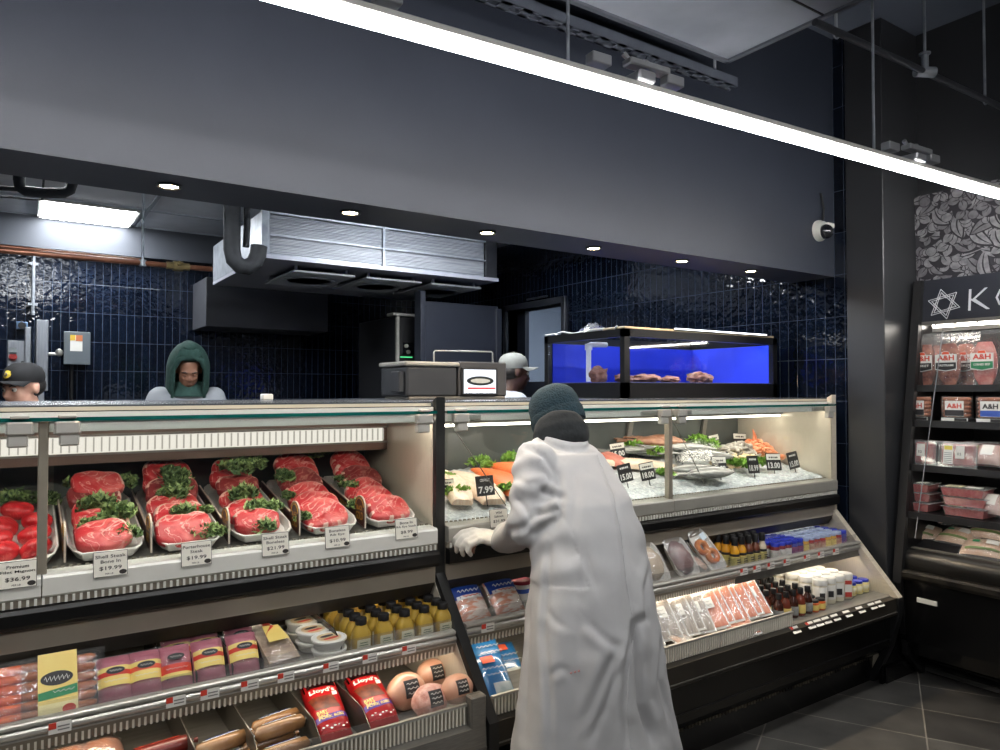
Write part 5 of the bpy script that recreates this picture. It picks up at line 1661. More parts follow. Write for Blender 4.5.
def frank_pack(x, y, z, band, ink, label, n=5):
    d = facing('frankfurter_pack', x, y, z, label, 'sausage pack', 'frankfurter packs')
    for k in range(n):
        zz = .030 + k * .0195
        MB().tube([(-.058, 0, zz), (-.052, -.002, zz), (0, -.004, zz), (.052, -.002, zz), (.058, 0, zz)], [.004, .010, .0105, .010, .004], 12).build('frankfurter', M_frank, d, 60)
        MB().tube([(-.058, .022, zz), (-.052, .022, zz), (.052, .022, zz), (.058, .022, zz)], [.004, .010, .010, .004], 12).build('frankfurter', M_frank, d, 60)
    MB().box(-.064, .064, -.018, .036, .002, .122, .008).build('clear_wrap', M_film, d, 30)
    yf = -.0195
    lb = put('label', MB().box(-.042, .042, yf, yf + .001, .026, .100).mesh('label', M_paper), d)
    MB().box(-.042, .042, yf - .0008, yf, .028, .056).build('colour_band', band, lb, 0)
    mb = MB(); lettering(mb, [('A&H', 0, .076, .066, .024)], lambda a, c: (a, yf - .001, c), .03); mb.build('brand_lettering', ink, lb, 0)
    MB().box(-.06, .06, yf - .0, yf + .001, .003, .018).build('price_strip', M_paper, d, 0)
    MB().box(.0, .055, yf - .0008, yf, .004, .017).build('dark_print', M_blackp, d, 0)


for k, (u, band, ink, lb) in enumerate([(917, M_blackp, M_redp, 'frankfurter pack with red letters nearest the cooler side'), (956, M_blackp, M_redp, 'frankfurter pack with red letters, second from the cooler side'), (992, M_bluep, M_blackp, 'frankfurter pack with blue label on the second shelf'), (1026, M_bluep, M_blackp, 'frankfurter pack at the picture edge of the second shelf')]):
    q = at(u, 405, 'X', 3.79)
    frank_pack(3.79, q.y, SHZ[3] + .004, band, ink, lb)


def clamshell(x, y, z, label, lean=-.25, meat=None, hz=0.0):
    d = thing('meat_clamshell', label, 'meat pack', (x, y, z), (0, 0, -PI / 2), 'clear clamshell meat packs')
    w, l, t = .165, .115, .04
    M_ = Matrix.Rotation(PI / 2 - .12, 4, 'X')
    mb = MB(); mb.T = M_; mb.box(-w / 2 + .006, w / 2 - .006, .004, l - .004, -.03, -.006, .01); mb.build('meat', meat or M_ground, d, 30)
    mb = MB(); mb.T = M_; mb.box(-w / 2, w / 2, 0, l, -.036, 0, .012).box(-w / 2 - .006, w / 2 + .006, -.004, l + .005, -.008, -.003, .002); mb.build('clear_box', M_clam, d, 30)
    mb = MB(); mb.T = M_; mb.box(-w * .36, -w * .10, .012, l - .012, .0006, .0016); lb = put('label', mb.mesh('label', M_paper), d)
    mb = MB(); mb.T = M_; mb.box(-w * .34, -w * .12, l - .035, l - .016, .0016, .0022); mb.build('yellow_band', mat('label_yellow', S(226, 206, 90), .5), lb, 0)
    mb = MB(); mb.T = M_
    for k in range(6): mb.box(-w * .34, -w * .13, .018 + k * .009, .021 + k * .009, .0016, .0022)
    mb.build('print_lines', mat('grey_print', S(130, 128, 126), .6), lb, 0)
    mb = MB(); mb.T = M_; mb.box(-.005, w * .20, .04, l - .014, .0006, .0016); l2 = put('price_label', mb.mesh('price_label', M_paper), d)
    mb = MB(); mb.T = M_; lettering(mb, [('$', .006, .062, .006, .014), ('2', .016, .062, .008, .012)], lambda a, c: (a, c, .002)); mb.build('print', M_ink, l2, 0)


for k, (u, lb) in enumerate([(918, 'clear clamshell of red meat nearest the cooler side'), (957, 'clear clamshell of red meat, second from the cooler side')]):
    q = at(u, 448, 'X', 3.76)
    clamshell(3.75, q.y, SHZ[2] + .006, lb)
for k, u in enumerate((985, 992)):
    q = at(u, 440, 'X', 3.9)
    clamshell(3.88 + .06 * k, q.y, SHZ[2] + .006, 'clear clamshell standing further back, %s of the two' % ORD[k])


def tray_pack(x, y, z, label, yaw=0.0, name='red_meat_tray'):
    d = thing(name, label, 'meat tray', (x, y, z), (0, 0, -PI / 2 + yaw), 'stacked red meat trays')
    w, l, h = .19, .14, .038
    MB().loft([[(a * w * .43, b * l * .43, 0) for a, b in ((-1, -1), (1, -1), (1, 1), (-1, 1))], [(a * w * .48, b * l * .48, h) for a, b in ((-1, -1), (1, -1), (1, 1), (-1, 1))]]).build('meat', M_ground, d, 0)
    mb = MB().loft([[(a * w * .44, b * l * .44, -.001) for a, b in ((-1, -1), (1, -1), (1, 1), (-1, 1))], [(a * w * .49, b * l * .49, h + .001) for a, b in ((-1, -1), (1, -1), (1, 1), (-1, 1))]])
    mb.build('clear_tray', M_clam, d, 0)
    MB().box(-w * .53, w * .53, -l * .53, l * .53, h, h + .005, .002).build('tray_rim', clear('tray_rim_plastic', (.96, .96, .96, 1), .12, .08, .25, (.85, .85, .86, 1)), d, 30)
    lb = put('label', MB().box(-w * .42, -w * .06, -l * .34, l * .1, h + .0055, h + .0065).mesh('label', mat('cream_label', S(232, 224, 178), .5)), d)
    mb = MB()
    for k in range(4): mb.box(-w * .38, -w * .12, -l * .3 + k * .012, -l * .3 + .004 + k * .012, h + .0065, h + .007)
    mb.build('print_lines', mat('grey_print', S(130, 128, 126), .6), lb, 0)
    MB().box(w * .02, w * .36, -l * .28, l * .06, h + .0055, h + .0065).build('price_label', M_paper, d, 0)


for si, (u, n, xx) in enumerate([(965, 3, 3.80), (912, 3, 3.80)]):
    q = at(u, 490, 'X', xx - .05)
    for k in range(n):
        tray_pack(xx + .012 * (k % 2), q.y + .006 * k, SHZ[1] + .004 + k * .0465, 'red meat tray, %s up in the stack %s' % (ORD[k], 'beside the cooler side' if si else 'in the open middle'), .05 * (k - 1))


def pillow_pack(name, label, cat, group, loc, rot, w, l, t, m, lab=None, film=None):
    """a soft wrapped piece: meat inside a film, with paper labels"""
    d = thing(name, label, cat, loc, rot, group)
    def top(x, y): return t * max(0, (1 - abs(2 * x / w) ** 3) * (1 - abs(2 * y / l) ** 3)) ** .6
    MB().grid(lambda u, v: (lambda x, y: (x, y, top(x, y) * .92))((u - .5) * w * .96, (v - .5) * l * .96), 16, 14).build('meat', m, d, 180)
    MB().grid(lambda u, v: (lambda x, y: (x, y, top(x, y) + .002 + .0015 * noise.noise(Vector((x * 60, y * 60, w * 9)))))((u - .5) * w * 1.05, (v - .5) * l * 1.05), 16, 14).build('film', film or M_film, d, 180)
    for i, (nm, x0, x1, y0, y1, mm) in enumerate(lab or []):
        MB().grid(lambda u, v: (lambda x, y: (x, y, top(x, y) + .0042 + i * .0004))(x0 + (x1 - x0) * u, y0 + (y1 - y0) * v), 6, 6).build(nm, mm, d, 180)
    return d


M_clead = mat('dull_green_card', S(110, 130, 74), .5, c2=S(94, 112, 62), ns=12)
CHK = [(922, 532, .1, 'at the deck front beside the cooler side'), (917, 512, .3, 'second row beside the cooler side'), (938, 505, -.1, 'second row, behind the clear strip'), (960, 536, -.2, 'at the deck front in the middle'), (962, 517, .2, 'second row in the middle'), (985, 548, .15, 'at the deck front near the picture edge'), (988, 515, .1, 'second row near the picture edge'), (992, 531, -.1, 'middle row near the picture edge')]
for k, (u, v, yaw, lb) in enumerate(CHK):
    X_ = 3.80 + (545 - v) * .0058
    q = at(u, v, 'X', X_)
    pillow_pack('chicken_pack', 'wrapped chicken pack with green card, ' + lb, 'chicken pack', 'chicken packs on the cooler deck', (q.x, q.y, q.z - .012), Euler((.42, 0, -PI / 2 + yaw), 'XYZ'), .19, .13, .045, M_chick,
                [('green_card', -.07, .07, -.047, -.036, M_clead), ('label', .01, .06, -.01, .025, M_paper), ('green_leaf', -.045, -.015, -.006, .012, M_greenp)], M_filmm)
for k, (u, v, z, lb) in enumerate([(987, 470, SHZ[2] + .01, 'crumpled wrapped pale pack leaning at the right of the clamshells'), (990, 515, SHZ[1] + .01, 'crumpled wrapped pale pack right of the red meat trays')]):
    q = at(u, v, 'X', 3.79)
    pillow_pack('wrapped_pack', lb, 'meat pack', 'crumpled wrapped packs in the cooler', (3.82, q.y, z + .05), (.8, 0, -PI / 2), .12, .12, .05, mat('pink_pale_meat', S(204, 160, 150), .5, c2=S(220, 196, 188), ns=20), [('label', -.02, .03, -.03, .03, M_paper)], M_filmm)
# ================================================================ the self service shelves
M_past = mat('purple_pink_pastrami', S(168, 84, 104), .4, c2=S(196, 116, 132), ns=16, stretch=(1, 3, 1), bump=.3)
M_yellowp = mat('yellow_label_print', S(236, 212, 128), .45, c2=S(230, 202, 112), ns=6)
M_maroon = mat('maroon_label_print', S(150, 36, 56), .5)
M_sausage = mat('orange_brown_sausage', S(172, 98, 52), .35, c2=S(150, 78, 40), ns=14)
M_carrotp = mat('bright_orange_sausage', S(226, 104, 48), .35, c2=S(206, 84, 40), ns=14)
M_foil = mat('silver_foil', S(196, 196, 194), .25, .9, c2=S(150, 150, 150), ns=30, bump=.4)
SZ = .628       # top of the meat case's middle shelf
ZB = .641       # top of the seafood case's middle shelf
DK = .440       # lower deck


def scribble(mb, x0, x1, y, z, h, r=.0007, n=18, seed=0):
    """an unreadable line of script"""
    mb.tube([(x0 + (x1 - x0) * i / n, y + h * math.sin(i * 2.1 + seed), z) for i in range(n + 1)], r, 5)
    return mb


def oval(mb, cx, cy, z, a, b, n=24):
    mb._add([(cx + a * math.cos(t), cy + b * math.sin(t), z) for t in [2 * PI * i / n for i in range(n)]], [tuple(range(n))])
    return mb


def sausage_pack(x, y, z, label, m, sleeve, lean=.95, yaw=0.0):
    d = thing('sausage_pack', label, 'sausage pack', (x, y, z), (lean, 0, yaw), 'sausage packs on the upper shelf')
    n = 6
    for k in range(n):
        yy = .018 + k * .0225
        MB().tube([(-.082, yy + .004, .016), (-.074, yy, .016), (-.03, yy - .002, .017), (.03, yy - .002, .017), (.074, yy, .016), (.082, yy + .004, .016)], [.003, .010, .0125, .0125, .010, .003], 12).build('sausage', m, d, 60)
    def film(u, v):
        X, Y = (u - .5) * .21, v * .165 - .006
        e = max(0, 1 - abs(2 * u - 1) ** 5) * max(0, 1 - abs(2 * v - 1) ** 5)
        return (X, Y, .032 * e ** .5 + .004 * noise.noise(Vector((X * 40, Y * 40, x * 9))) * e)
    MB().grid(film, 22, 16).build('film', M_film, d, 180)
    if sleeve:
        lb = put('label_sleeve', MB().grid(lambda u, v: ((u - .5) * .082, .006 + v * .145, .0335 + .0015 * math.sin(v * PI)), 4, 6).mesh('label_sleeve', M_yellowp, 180), d)
        MB().box(-.0405, .0405, .006, .03, .0352, .0362).build('pale_band', mat('pale_yellow_band', S(240, 228, 170), .5), lb, 0)
        mb = MB(); mb._add([(-.0405, .040, .0358), (.0405, .046, .0358), (.0405, .068, .0358), (-.0405, .058, .0358)], [(0, 1, 2, 3)]); mb.build('green_band', M_greenp, lb, 0)
        oval(MB(), -.002, .088, .0362, .034, .017).build('dark_oval', M_blackp, lb, 0)
        mb = MB(); scribble(mb, -.028, .024, .088, .0366, .007); scribble(mb, -.010, .034, .056, .0366, .003, n=12, seed=2); mb.build('script_lettering', M_paper, lb, 0)
        oval(MB(), .022, .012, .0368, .014, .011).build('red_spot', M_redp, lb, 0)
    return d


q = at(58, 712, 'Y', 2.035)
sausage_pack(q.x, 2.04, SZ + .004, 'clear pack of brown sausages with a yellow label sleeve, on the upper shelf', M_sausage, True)
q = at(-2, 716, 'Y', 2.035)
sausage_pack(q.x - .03, 2.04, SZ + .004, 'clear pack of bright orange sausages at the cut edge of the upper shelf', M_carrotp, False)

LEAN = .96
def lean_pack(name, u, w, l, t, m, labs, label, cat, group, surf, yfront=2.04, lean=LEAN, v=690, yaw=0, up=0, film=None):
    q = at(u, v, 'Y', yfront)
    return pillow_pack(name, label, cat, group, (q.x, yfront + l / 2 * math.cos(lean) + .004, surf + up + l / 2 * math.sin(lean) + .003), (lean, 0, yaw), w, l, t, m, labs, film)


def past_pack(u, v, i, label, yfront=2.04, w=.084, l=.125):
    d = lean_pack('pastrami_pack', u, w, l, .034, M_past, [('yellow_band', -w * .46, w * .46, -.020, .028, M_yellowp), ('red_band', -w * .46, w * .46, .004, .016, M_redp if i != 1 else M_orangep)] if i != 2 else
                  [('red_band', -w * .46, w * .46, -.020, .004, M_redp), ('cream_band', -w * .46, w * .46, -.030, -.018, M_yellowp)], label, 'pastrami pack', 'pastrami packs on the upper shelf', SZ, yfront, v=v)
    oval(MB(), 0, .016 if i != 2 else .022, .0395, .021, .0085).build('dark_oval', M_blackp, d, 0)
    mb = MB(); scribble(mb, -.014, .014, .016 if i != 2 else .022, .0398, .003, .0005, 12); scribble(mb, -.026, .026, -.008, .0396, .002, .0005, 14, 2); mb.build('script_lettering', M_paper, d, 0)
    return d


for i, (u, v, lb) in enumerate([(116, 702, 'purple pastrami pack next to the yellow sausage pack'), (147, 697, 'purple pastrami pack, second from the yellow sausage pack'), (177, 690, 'darker purple pastrami pack in the middle of the row'), (211, 684, 'purple pastrami pack, fourth from the yellow sausage pack'), (246, 676, 'purple pastrami pack next to the clear tray pack')]):
    past_pack(u, v, i, lb)
for i, (u, v, lb) in enumerate([(180, 668, 'purple pastrami pack in the second row, behind the middle one'), (207, 662, 'purple pastrami pack in the second row, behind the fourth'), (243, 655, 'purple pastrami pack in the second row, behind the fifth')]):
    past_pack(u, v, i, lb, 2.13)

# clear tapered tray pack of sliced meat and cheese
q = at(283, 668, 'Y', 2.04)
d = thing('sliced_meat_pack', 'long clear tray pack of sliced meat with red striped label, between pastrami and white tubs', 'meat pack', (q.x, 2.035, SZ + .010), (.33, 0, .12))
MB().loft([[(-.045, .0, 0), (.045, .0, 0), (.045, .0, .030), (-.045, .0, .030)], [(-.05, .10, 0), (.05, .10, 0), (.045, .10, .042), (-.045, .10, .042)], [(-.03, .20, 0), (.03, .20, 0), (.025, .20, .02), (-.025, .20, .02)]]).build('sliced_meat', mat('grey_brown_slices', S(150, 128, 112), .45, c2=S(196, 174, 150), ns=22, stretch=(1, 1, 8), bump=.4), d, 20)
MB().grid(lambda u, v: ((u - .5) * (.12 - .05 * v), -.012 + .245 * v, .010 + .045 * math.sin(PI * u) ** .4 * math.sin(PI * min(1, v * 1.05 + .04)) ** .5 + .003 * noise.noise(Vector((u * 8, v * 14, 2)))), 16, 22).build('clear_film', M_film, d, 180)
mb = MB(); mb._add([(-.028, .055, .058), (.032, .055, .058), (.026, .125, .058), (-.02, .13, .058)], [(0, 1, 2, 3)]); lb = mb.build('label', M_yellowp, d, 0)
mb = MB(); mb._add([(-.028, .080, .0588), (-.02, .095, .0588), (.012, .122, .0588), (.004, .128, .0588)], [(0, 1, 2, 3)]); mb.build('red_stripe', M_redp, lb, 0)
oval(MB(), .0, .145, .050, .012, .010).build('round_seal', M_redp, d, 0)

# white tubs
TUB = thing('dip_tub', '', 'tub', (0, 0, 0), (0, 0, 0), 'white dip tubs')
MB().lathe([(.040, 0), (.042, .002), (.0485, .030), (.0485, .032)], n=32).build('tub_body', M_white, TUB, 40)
MB().lathe([(.050, .030), (.0525, .031), (.0525, .038), (.050, .0405), (.047, .0405), (.045, .0385), (.001, .0385)], n=32).build('lid', M_white, TUB, 40)
lb = put('lid_label', oval(MB(), 0, 0, .0392, .036, .036).mesh('lid_label', mat('cream_lid_label', S(222, 206, 170), .5, c2=S(206, 170, 120), ns=40), 0), TUB)
oval(MB(), 0, .012, .0396, .022, .009).build('dark_oval', M_blackp, lb, 0)
oval(MB(), .0, -.012, .0396, .026, .008).build('red_patch', M_redp, lb, 0)
kt = Kind(TUB)
for (u, v, wh) in [(329, 637, 'nearest the shelf rail'), (313, 629, 'in the middle'), (302, 620, 'furthest back')]:
    q = at(u, v, 'Z', SZ + .060)
    for k in range(2):
        kt.place((q.x, q.y, SZ + .001 + .0302 * k), (0, 0, .2), 'white dip tub, %s of the stack %s' % (['lower', 'upper'][k], wh), scale=(1, 1, .74))

# mustard bottles
M_must = mat('yellow_mustard', S(188, 156, 66), .3, c2=S(176, 144, 56), ns=7, coat=.5)
def sq(mb, prof, e=3.0, n=24):
    mb.loft([[(rx * (lambda c, s: c / (abs(c) ** e + abs(s) ** e) ** (1 / e))(math.cos(a), math.sin(a)), ry * (lambda c, s: s / (abs(c) ** e + abs(s) ** e) ** (1 / e))(math.cos(a), math.sin(a)), z) for a in [2 * PI * k / n for k in range(n)]] for rx, ry, z in prof])
    return mb
BOT = thing('mustard_bottle', '', 'mustard bottle', (0, 0, 0), (0, 0, 0), 'mustard bottles in rows')
sq(MB(), [(.025, .020, 0), (.027, .022, .004), (.027, .022, .058), (.026, .021, .066), (.019, .016, .080), (.0145, .0145, .088), (.0145, .0145, .092)], 3.6).build('bottle', M_must, BOT, 40)
mb = MB().lathe([(.0165, .089), (.0172, .091), (.0172, .106), (.0158, .109), (.001, .109)], n=20); mb.build('cap', M_blackm, BOT, 40)
lb = put('label', MB().box(-.021, .021, -.0232, -.0222, .010, .050).mesh('label', mat('cream_bottle_label', S(226, 222, 190), .5)), BOT)
mb = MB()
for k in range(4): mb.box(-.014 + .002 * (k % 2), .014 - .002 * (k % 2), -.0238, -.0232, .018 + k * .007, .0205 + k * .007)
mb.build('print_lines', mat('green_print', S(96, 120, 84), .6), lb, 0)
kb = Kind(BOT)
for c, u in enumerate([361, 383, 404, 424, 443]):
    q = at(u, 650 - (u - 361) * .17, 'Y', 2.045)
    for r_ in range(6):
        kb.place((q.x + .002 * math.sin(r_ * 3 + c), 2.046 + r_ * .0485, SZ + .001), (0, 0, .03 * math.sin(r_ * 5 + c)), 'yellow mustard bottle, %s row from the rail, %s from the tubs' % (ORD[r_], ORD[c]))

# shelf dividers and the black label holder at the cut edge
for k, (u, v) in enumerate([(97, 690), (167, 680), (196, 672), (232, 664), (262, 655), (340, 650)]):
    q = at(u, v + 8, 'Y', 2.05)
    single(MB().prism([(2.04, SZ), (2.04, SZ + .045), (2.10, SZ + .075), (2.44, SZ + .085), (2.44, SZ)], 'X', q.x - .0015, q.x + .0015), 'shelf_divider', mat('smoky_divider', S(44, 42, 42), .2, c2=S(36, 34, 34), ns=8), 'thin dark shelf divider, %s along the upper shelf from the sausage packs' % ORD[k], 'shelf divider', 'dark dividers on the upper shelf')

# lower deck of the meat case
for k, (u, v) in enumerate([(120, 742), (190, 735), (246, 728), (305, 722), (352, 712)]):
    q = at(u, v, 'Y', 2.0)
    single(MB().prism([(1.87, DK), (1.87, DK + .05), (1.93, DK + .085), (2.42, DK + .10), (2.42, DK)], 'X', q.x - .0015, q.x + .0015), 'deck_divider', mat('steel_grey_divider', S(92, 88, 82), .3, .5, c2=S(80, 77, 72), ns=6), 'grey deck divider on the lower deck, %s counted from the cut edge' % ORD[k], 'deck divider', 'dividers on the lower deck')

# red pouches with white lettering
M_redpouch = mat('red_pouch_print', S(176, 24, 28), .3, c2=S(156, 18, 24), ns=7, bump=.15)
M_brownfood = mat('brown_rib_picture', S(88, 36, 24), .4, c2=S(134, 62, 34), ns=40)
def rib_pouch(loc, yaw, tilt, label):
    d = thing('rib_pouch', label, 'meat pouch', loc, (tilt, 0, yaw), 'red pouches on the lower deck')
    w, l = .105, .215
    def top(x, y, e=.9): return .034 * (max(0, 1 - abs(2 * x / w) ** 4) * max(0, 1 - abs(2 * y / l) ** 6)) ** .5 + .0015 * noise.noise(Vector((x * 50, y * 50, yaw * 9)))
    MB().grid(lambda u, v: (lambda x, y: (x, y, top(x, y)))((u - .5) * w, (v - .5) * l), 18, 26).build('pouch', M_redpouch, d, 180)
    MB().grid(lambda u, v: ((u - .5) * w, (v - .5) * l, 0), 1, 1).build('pouch_back', M_foil, d, 0)
    MB().grid(lambda u, v: (lambda x, y: (x, y, top(x, y) + .0008))(-.05 + .10 * u, .068 + .034 * v), 10, 5).build('clear_window', mat('dark_pouch_window', S(38, 14, 14), .2), d, 180)
    MB().grid(lambda u, v: (lambda x, y: (x, y, top(x, y) + .0008))(-.036 + .07 * u - .012 * v, -.02 + .05 * v), 10, 6).build('food_picture', M_brownfood, d, 180)
    MB().grid(lambda u, v: (lambda x, y: (x, y, top(x, y) + .0009))(-.044 + .092 * u, -.068 + .020 * v + .012 * u), 10, 4).build('purple_band', mat('purple_band_print', S(92, 60, 150), .4), d, 180)
    mb = MB(); lettering(mb, [("Lloyd's", -.004, .050, .074, .022)], lambda x, y: (x, y, top(x, y) + .0016), .03); mb.build('brand_lettering', M_paper, d, 0)
    mb = MB(); lettering(mb, [('BABY', -.022, -.030, .030, .012), ('BACK', -.020, -.043, .030, .012), ('PORK RIBS', .0, -.052, .072, .010)], lambda x, y: (x, y + x * .1, top(x, y) + .0018), .02); mb.build('kind_lettering', M_yellowp, d, 0)
    MB().box(.022, .036, .026, .040, .0345, .0355).build('white_badge', M_paper, d, 0)
    mb = MB()
    for k in range(7): oval(mb, -.03 + .011 * k, -.085 + .006 * math.sin(k * 2.2), top(-.03 + .011 * k, -.085) + .001, .0035, .003, 10)
    mb.build('white_specks', M_paper, d, 0)
q = at(326, 718, 'Y', 2.04)
rib_pouch((q.x, 2.04, DK + .045), -.10, .36, "red rib pouch nearest the brown rolls, with white lettering")
q = at(371, 709, 'Y', 2.04)
rib_pouch((q.x, 2.04, DK + .045), -.05, .36, "red rib pouch beside the wrapped hams, with white lettering")

# wrapped hams
M_ham = mat('pale_pink_ham', S(206, 150, 124), .35, c2=S(222, 178, 150), ns=14, coat=.6)
M_hamn = mat('netted_pink_ham', S(204, 136, 120), .4, c2=S(230, 184, 170), ns=60, bump=.5, coat=.4)
def ham(u, v, y, m, r, label, lean=.5):
    q = at(u, v, 'Y', y)
    d = thing('wrapped_ham', label, 'ham', (q.x, q.y, max(q.z - r * .8, DK)), (0, 0, 0), 'wrapped hams on the lower deck')
    MB().ell((0, 0, r * .86), (r, r * .8, r * .86), 24, 16, lambda k: 1 + .05 * noise.noise(k * 2.1 + Vector((u, 0, 0)))).build('ham', m, d, 180)
    M_ = Matrix.Translation((0, -.0, r * .86)) @ Matrix.Rotation(-.5, 4, 'X')
    mb = MB(); mb.T = M_; mb.grid(lambda a, b: (lambda px_, pz: (px_, -r * .83 * math.sqrt(max(.01, 1 - (px_ / r) ** 2 - (pz / r / .9) ** 2)) - .002, pz))((a - .5) * r * .75, (b - .5) * r * .8), 8, 8)
    lb = put('label', mb.mesh('label', M_blackp, 180), d)
    mb = MB(); mb.T = M_
    for k in range(3): mb.tube([(-r * .28 + i * r * .07, -r * .83 * math.sqrt(max(.01, 1 - ((-r * .28 + i * r * .07) / r) ** 2 - ((k - 1) * .22 / .9) ** 2)) - .004, (k - 1) * r * .22 + .003 * math.sin(i * 2)) for i in range(9)], .0009, 5)
    mb.build('script_lettering', M_paper, lb, 0)
ham(430, 706, 1.93, M_hamn, .058, 'pink netted ham at the front of the lower deck')
ham(406, 694, 2.02, M_ham, .064, 'pale wrapped ham beside the red pouches, behind the netted one')
ham(457, 690, 1.905, M_ham, .052, 'pale wrapped ham nearest the steel end panel')
ham(432, 690, 2.10, M_ham, .058, 'pale wrapped ham in the back row of the lower deck')

# rolls of wrapped sausage meat
M_roll = mat('tan_wrapped_roll', S(160, 120, 80), .3, c2=S(128, 90, 56), ns=16, coat=.5)
def roll(u, v, y, yaw, label, m=None, L_=.15, r=.021, txt=None, z=None):
    q = at(u, v, 'Y', y)
    zz = DK + r + .001 if z is None else z
    d = thing('meat_roll', label, 'meat roll', (q.x, y, zz), (0, 0, yaw), 'wrapped rolls on the lower deck')
    MB().tube([(-L_ / 2 - .012, 0, 0), (-L_ / 2, 0, 0), (-L_ / 2 + .012, 0, 0), (0, 0, 0), (L_ / 2 - .012, 0, 0), (L_ / 2, 0, 0), (L_ / 2 + .012, 0, 0)], [.008, .004, r * .92, r, r * .92, .004, .008], 16).build('roll', m or M_roll, d, 50)
    for s in (-1, 1): MB().cyl((s * L_ / 2 - .002, 0, 0), (s * L_ / 2 + .002, 0, 0), .0062, n=10).build('end_clip', M_foil, d, 30)
    mb = MB()
    mb.T = Matrix.Rotation(-.6, 4, 'X')
    mb.grid(lambda a, b: (-L_ * .32 + L_ * .64 * a, (r + .0008) * math.sin(-.5 + b), (r + .0008) * math.cos(-.5 + b)), 8, 6)
    lb = put('label', mb.mesh('label', M_paper if not txt else M_redp, 180), d)
    mb = MB(); mb.T = Matrix.Rotation(-.6, 4, 'X')
    if txt: lettering(mb, [(txt, 0, 0, L_ * .55, .012)], lambda a, b: (a, b, math.sqrt(r * r - b * b) + .002), .02)
    else: scribble(mb, -L_ * .25, L_ * .25, 0, r + .0018, .004, .0008, 14)
    mb.build('lettering', M_bluep if not txt else M_ink, lb, 0)
M_redroll = mat('red_wrapped_roll', S(120, 40, 34), .35, c2=S(96, 34, 30), ns=9, coat=.4)
roll(280, 731, 1.98, .15, 'tan wrapped roll in front of the grey divider, upper one of the pair', z=DK + .062)
roll(284, 745, 1.93, .12, 'tan wrapped roll lying lowest beside the grille')
roll(276, 722, 2.04, .2, 'tan wrapped roll at the back of its compartment', z=DK + .055)
roll(268, 735, 2.0, .1, 'tan wrapped roll under the upper pair')
roll(222, 738, 2.0, .2, 'tan wrapped roll in the second compartment, back one', z=DK + .05)
roll(226, 748, 1.95, .15, 'tan wrapped roll in the second compartment, front one')
roll(158, 748, 2.03, .12, 'red roll lettered BOLOGNA on the lower deck', M_redroll, .17, .022, 'BEEF BOLOGNA', z=DK + .06)
roll(160, 756, 1.98, .1, 'red roll lying under the lettered red roll', M_redroll, .17, .022, 'BEEF BOLOGNA')
for k, (u, v) in enumerate(((70, 748), (98, 744))):
    q = at(u, v, 'Y', 2.02)
    pillow_pack('wrapped_meat', 'brown wrapped meat piece under the yellow sausage pack, %s from the cut edge' % ORD[k], 'meat pack', 'brown wrapped pieces on the lower deck', (q.x, 2.02, DK + .062), (.25, 0, .1), .13, .16, .05, mat('brown_cured_meat', S(110, 62, 44), .4, c2=S(150, 96, 66), ns=20), [], M_film)
    single(MB().box(q.x - .06, q.x + .06, 1.95, 2.2, DK + .001, DK + .06, .01), 'wrapped_meat', mat('brown_cured_meat', S(110, 62, 44), .4), 'brown wrapped meat block hidden under the wrapped piece, %s from the cut edge' % ORD[k], 'meat pack')

# ---------------------------------------------------------------- seafood case, middle shelf
M_crab = mat('orange_white_crab_sticks', S(226, 150, 120), .35, c2=S(240, 226, 216), ns=26, stretch=(1, 3, 1), lo=.45, hi=.55, bump=.3)
M_blubag = mat('deep_blue_pouch', S(30, 66, 150), .3, c2=S(24, 54, 132), ns=6)
def crab_pack(u, v, yf, label, dark=False, up=0):
    w, l = .125, .145
    d = lean_pack('crab_stick_pack', u, w, l, .03, M_crab, [('blue_header', -w * .46, w * .46, l * .10, l * .46, M_blubag), ('white_cloud', -w * .40, w * .36, l * .06, l * .16, M_paper)], label, 'crab pack', 'blue topped crab packs', ZB, yf, .75, v, 0, up)
    def tz(x, y): return .03 * max(0, (1 - abs(2 * x / w) ** 3) * (1 - abs(2 * y / l) ** 3)) ** .6 + .0055
    mb = MB(); scribble(mb, -.042, .042, l * .27, .032, .006, .0016, 16); mb.build('script_lettering', M_paper, d, 0)
    mb = MB(); scribble(mb, -.03, .03, l * .12, .0355, .003, .0012, 10, 1); mb.build('red_lettering', M_redp, d, 0)
crab_pack(478, 616, 2.04, 'clear crab stick pack with blue top nearest the black divider')
crab_pack(513, 607, 2.04, 'clear crab stick pack with blue top beside the white coat')
crab_pack(470, 600, 2.15, 'crab stick pack in the second row beside the divider', up=.01)
crab_pack(505, 590, 2.15, 'crab stick pack in the second row beside the white coat', up=.01)
q = at(521, 588, 'Y', 2.2)
d = thing('spread_cup', 'white cup with red lid band behind the crab packs', 'cup', (q.x, 2.2, ZB + .001))
MB().lathe([(.030, 0), (.036, .062), (.036, .064)], n=24).build('cup_body', M_paper, d, 40)
MB().lathe([(.038, .062), (.039, .064), (.039, .072), (.036, .075), (.001, .075)], n=24).build('lid', M_maroon, d, 40)
MB().lathe([(.0335, .030), (.0348, .044), (.0348, .046), (.0335, .032)], n=24).build('dark_band', M_bluep, d, 40)

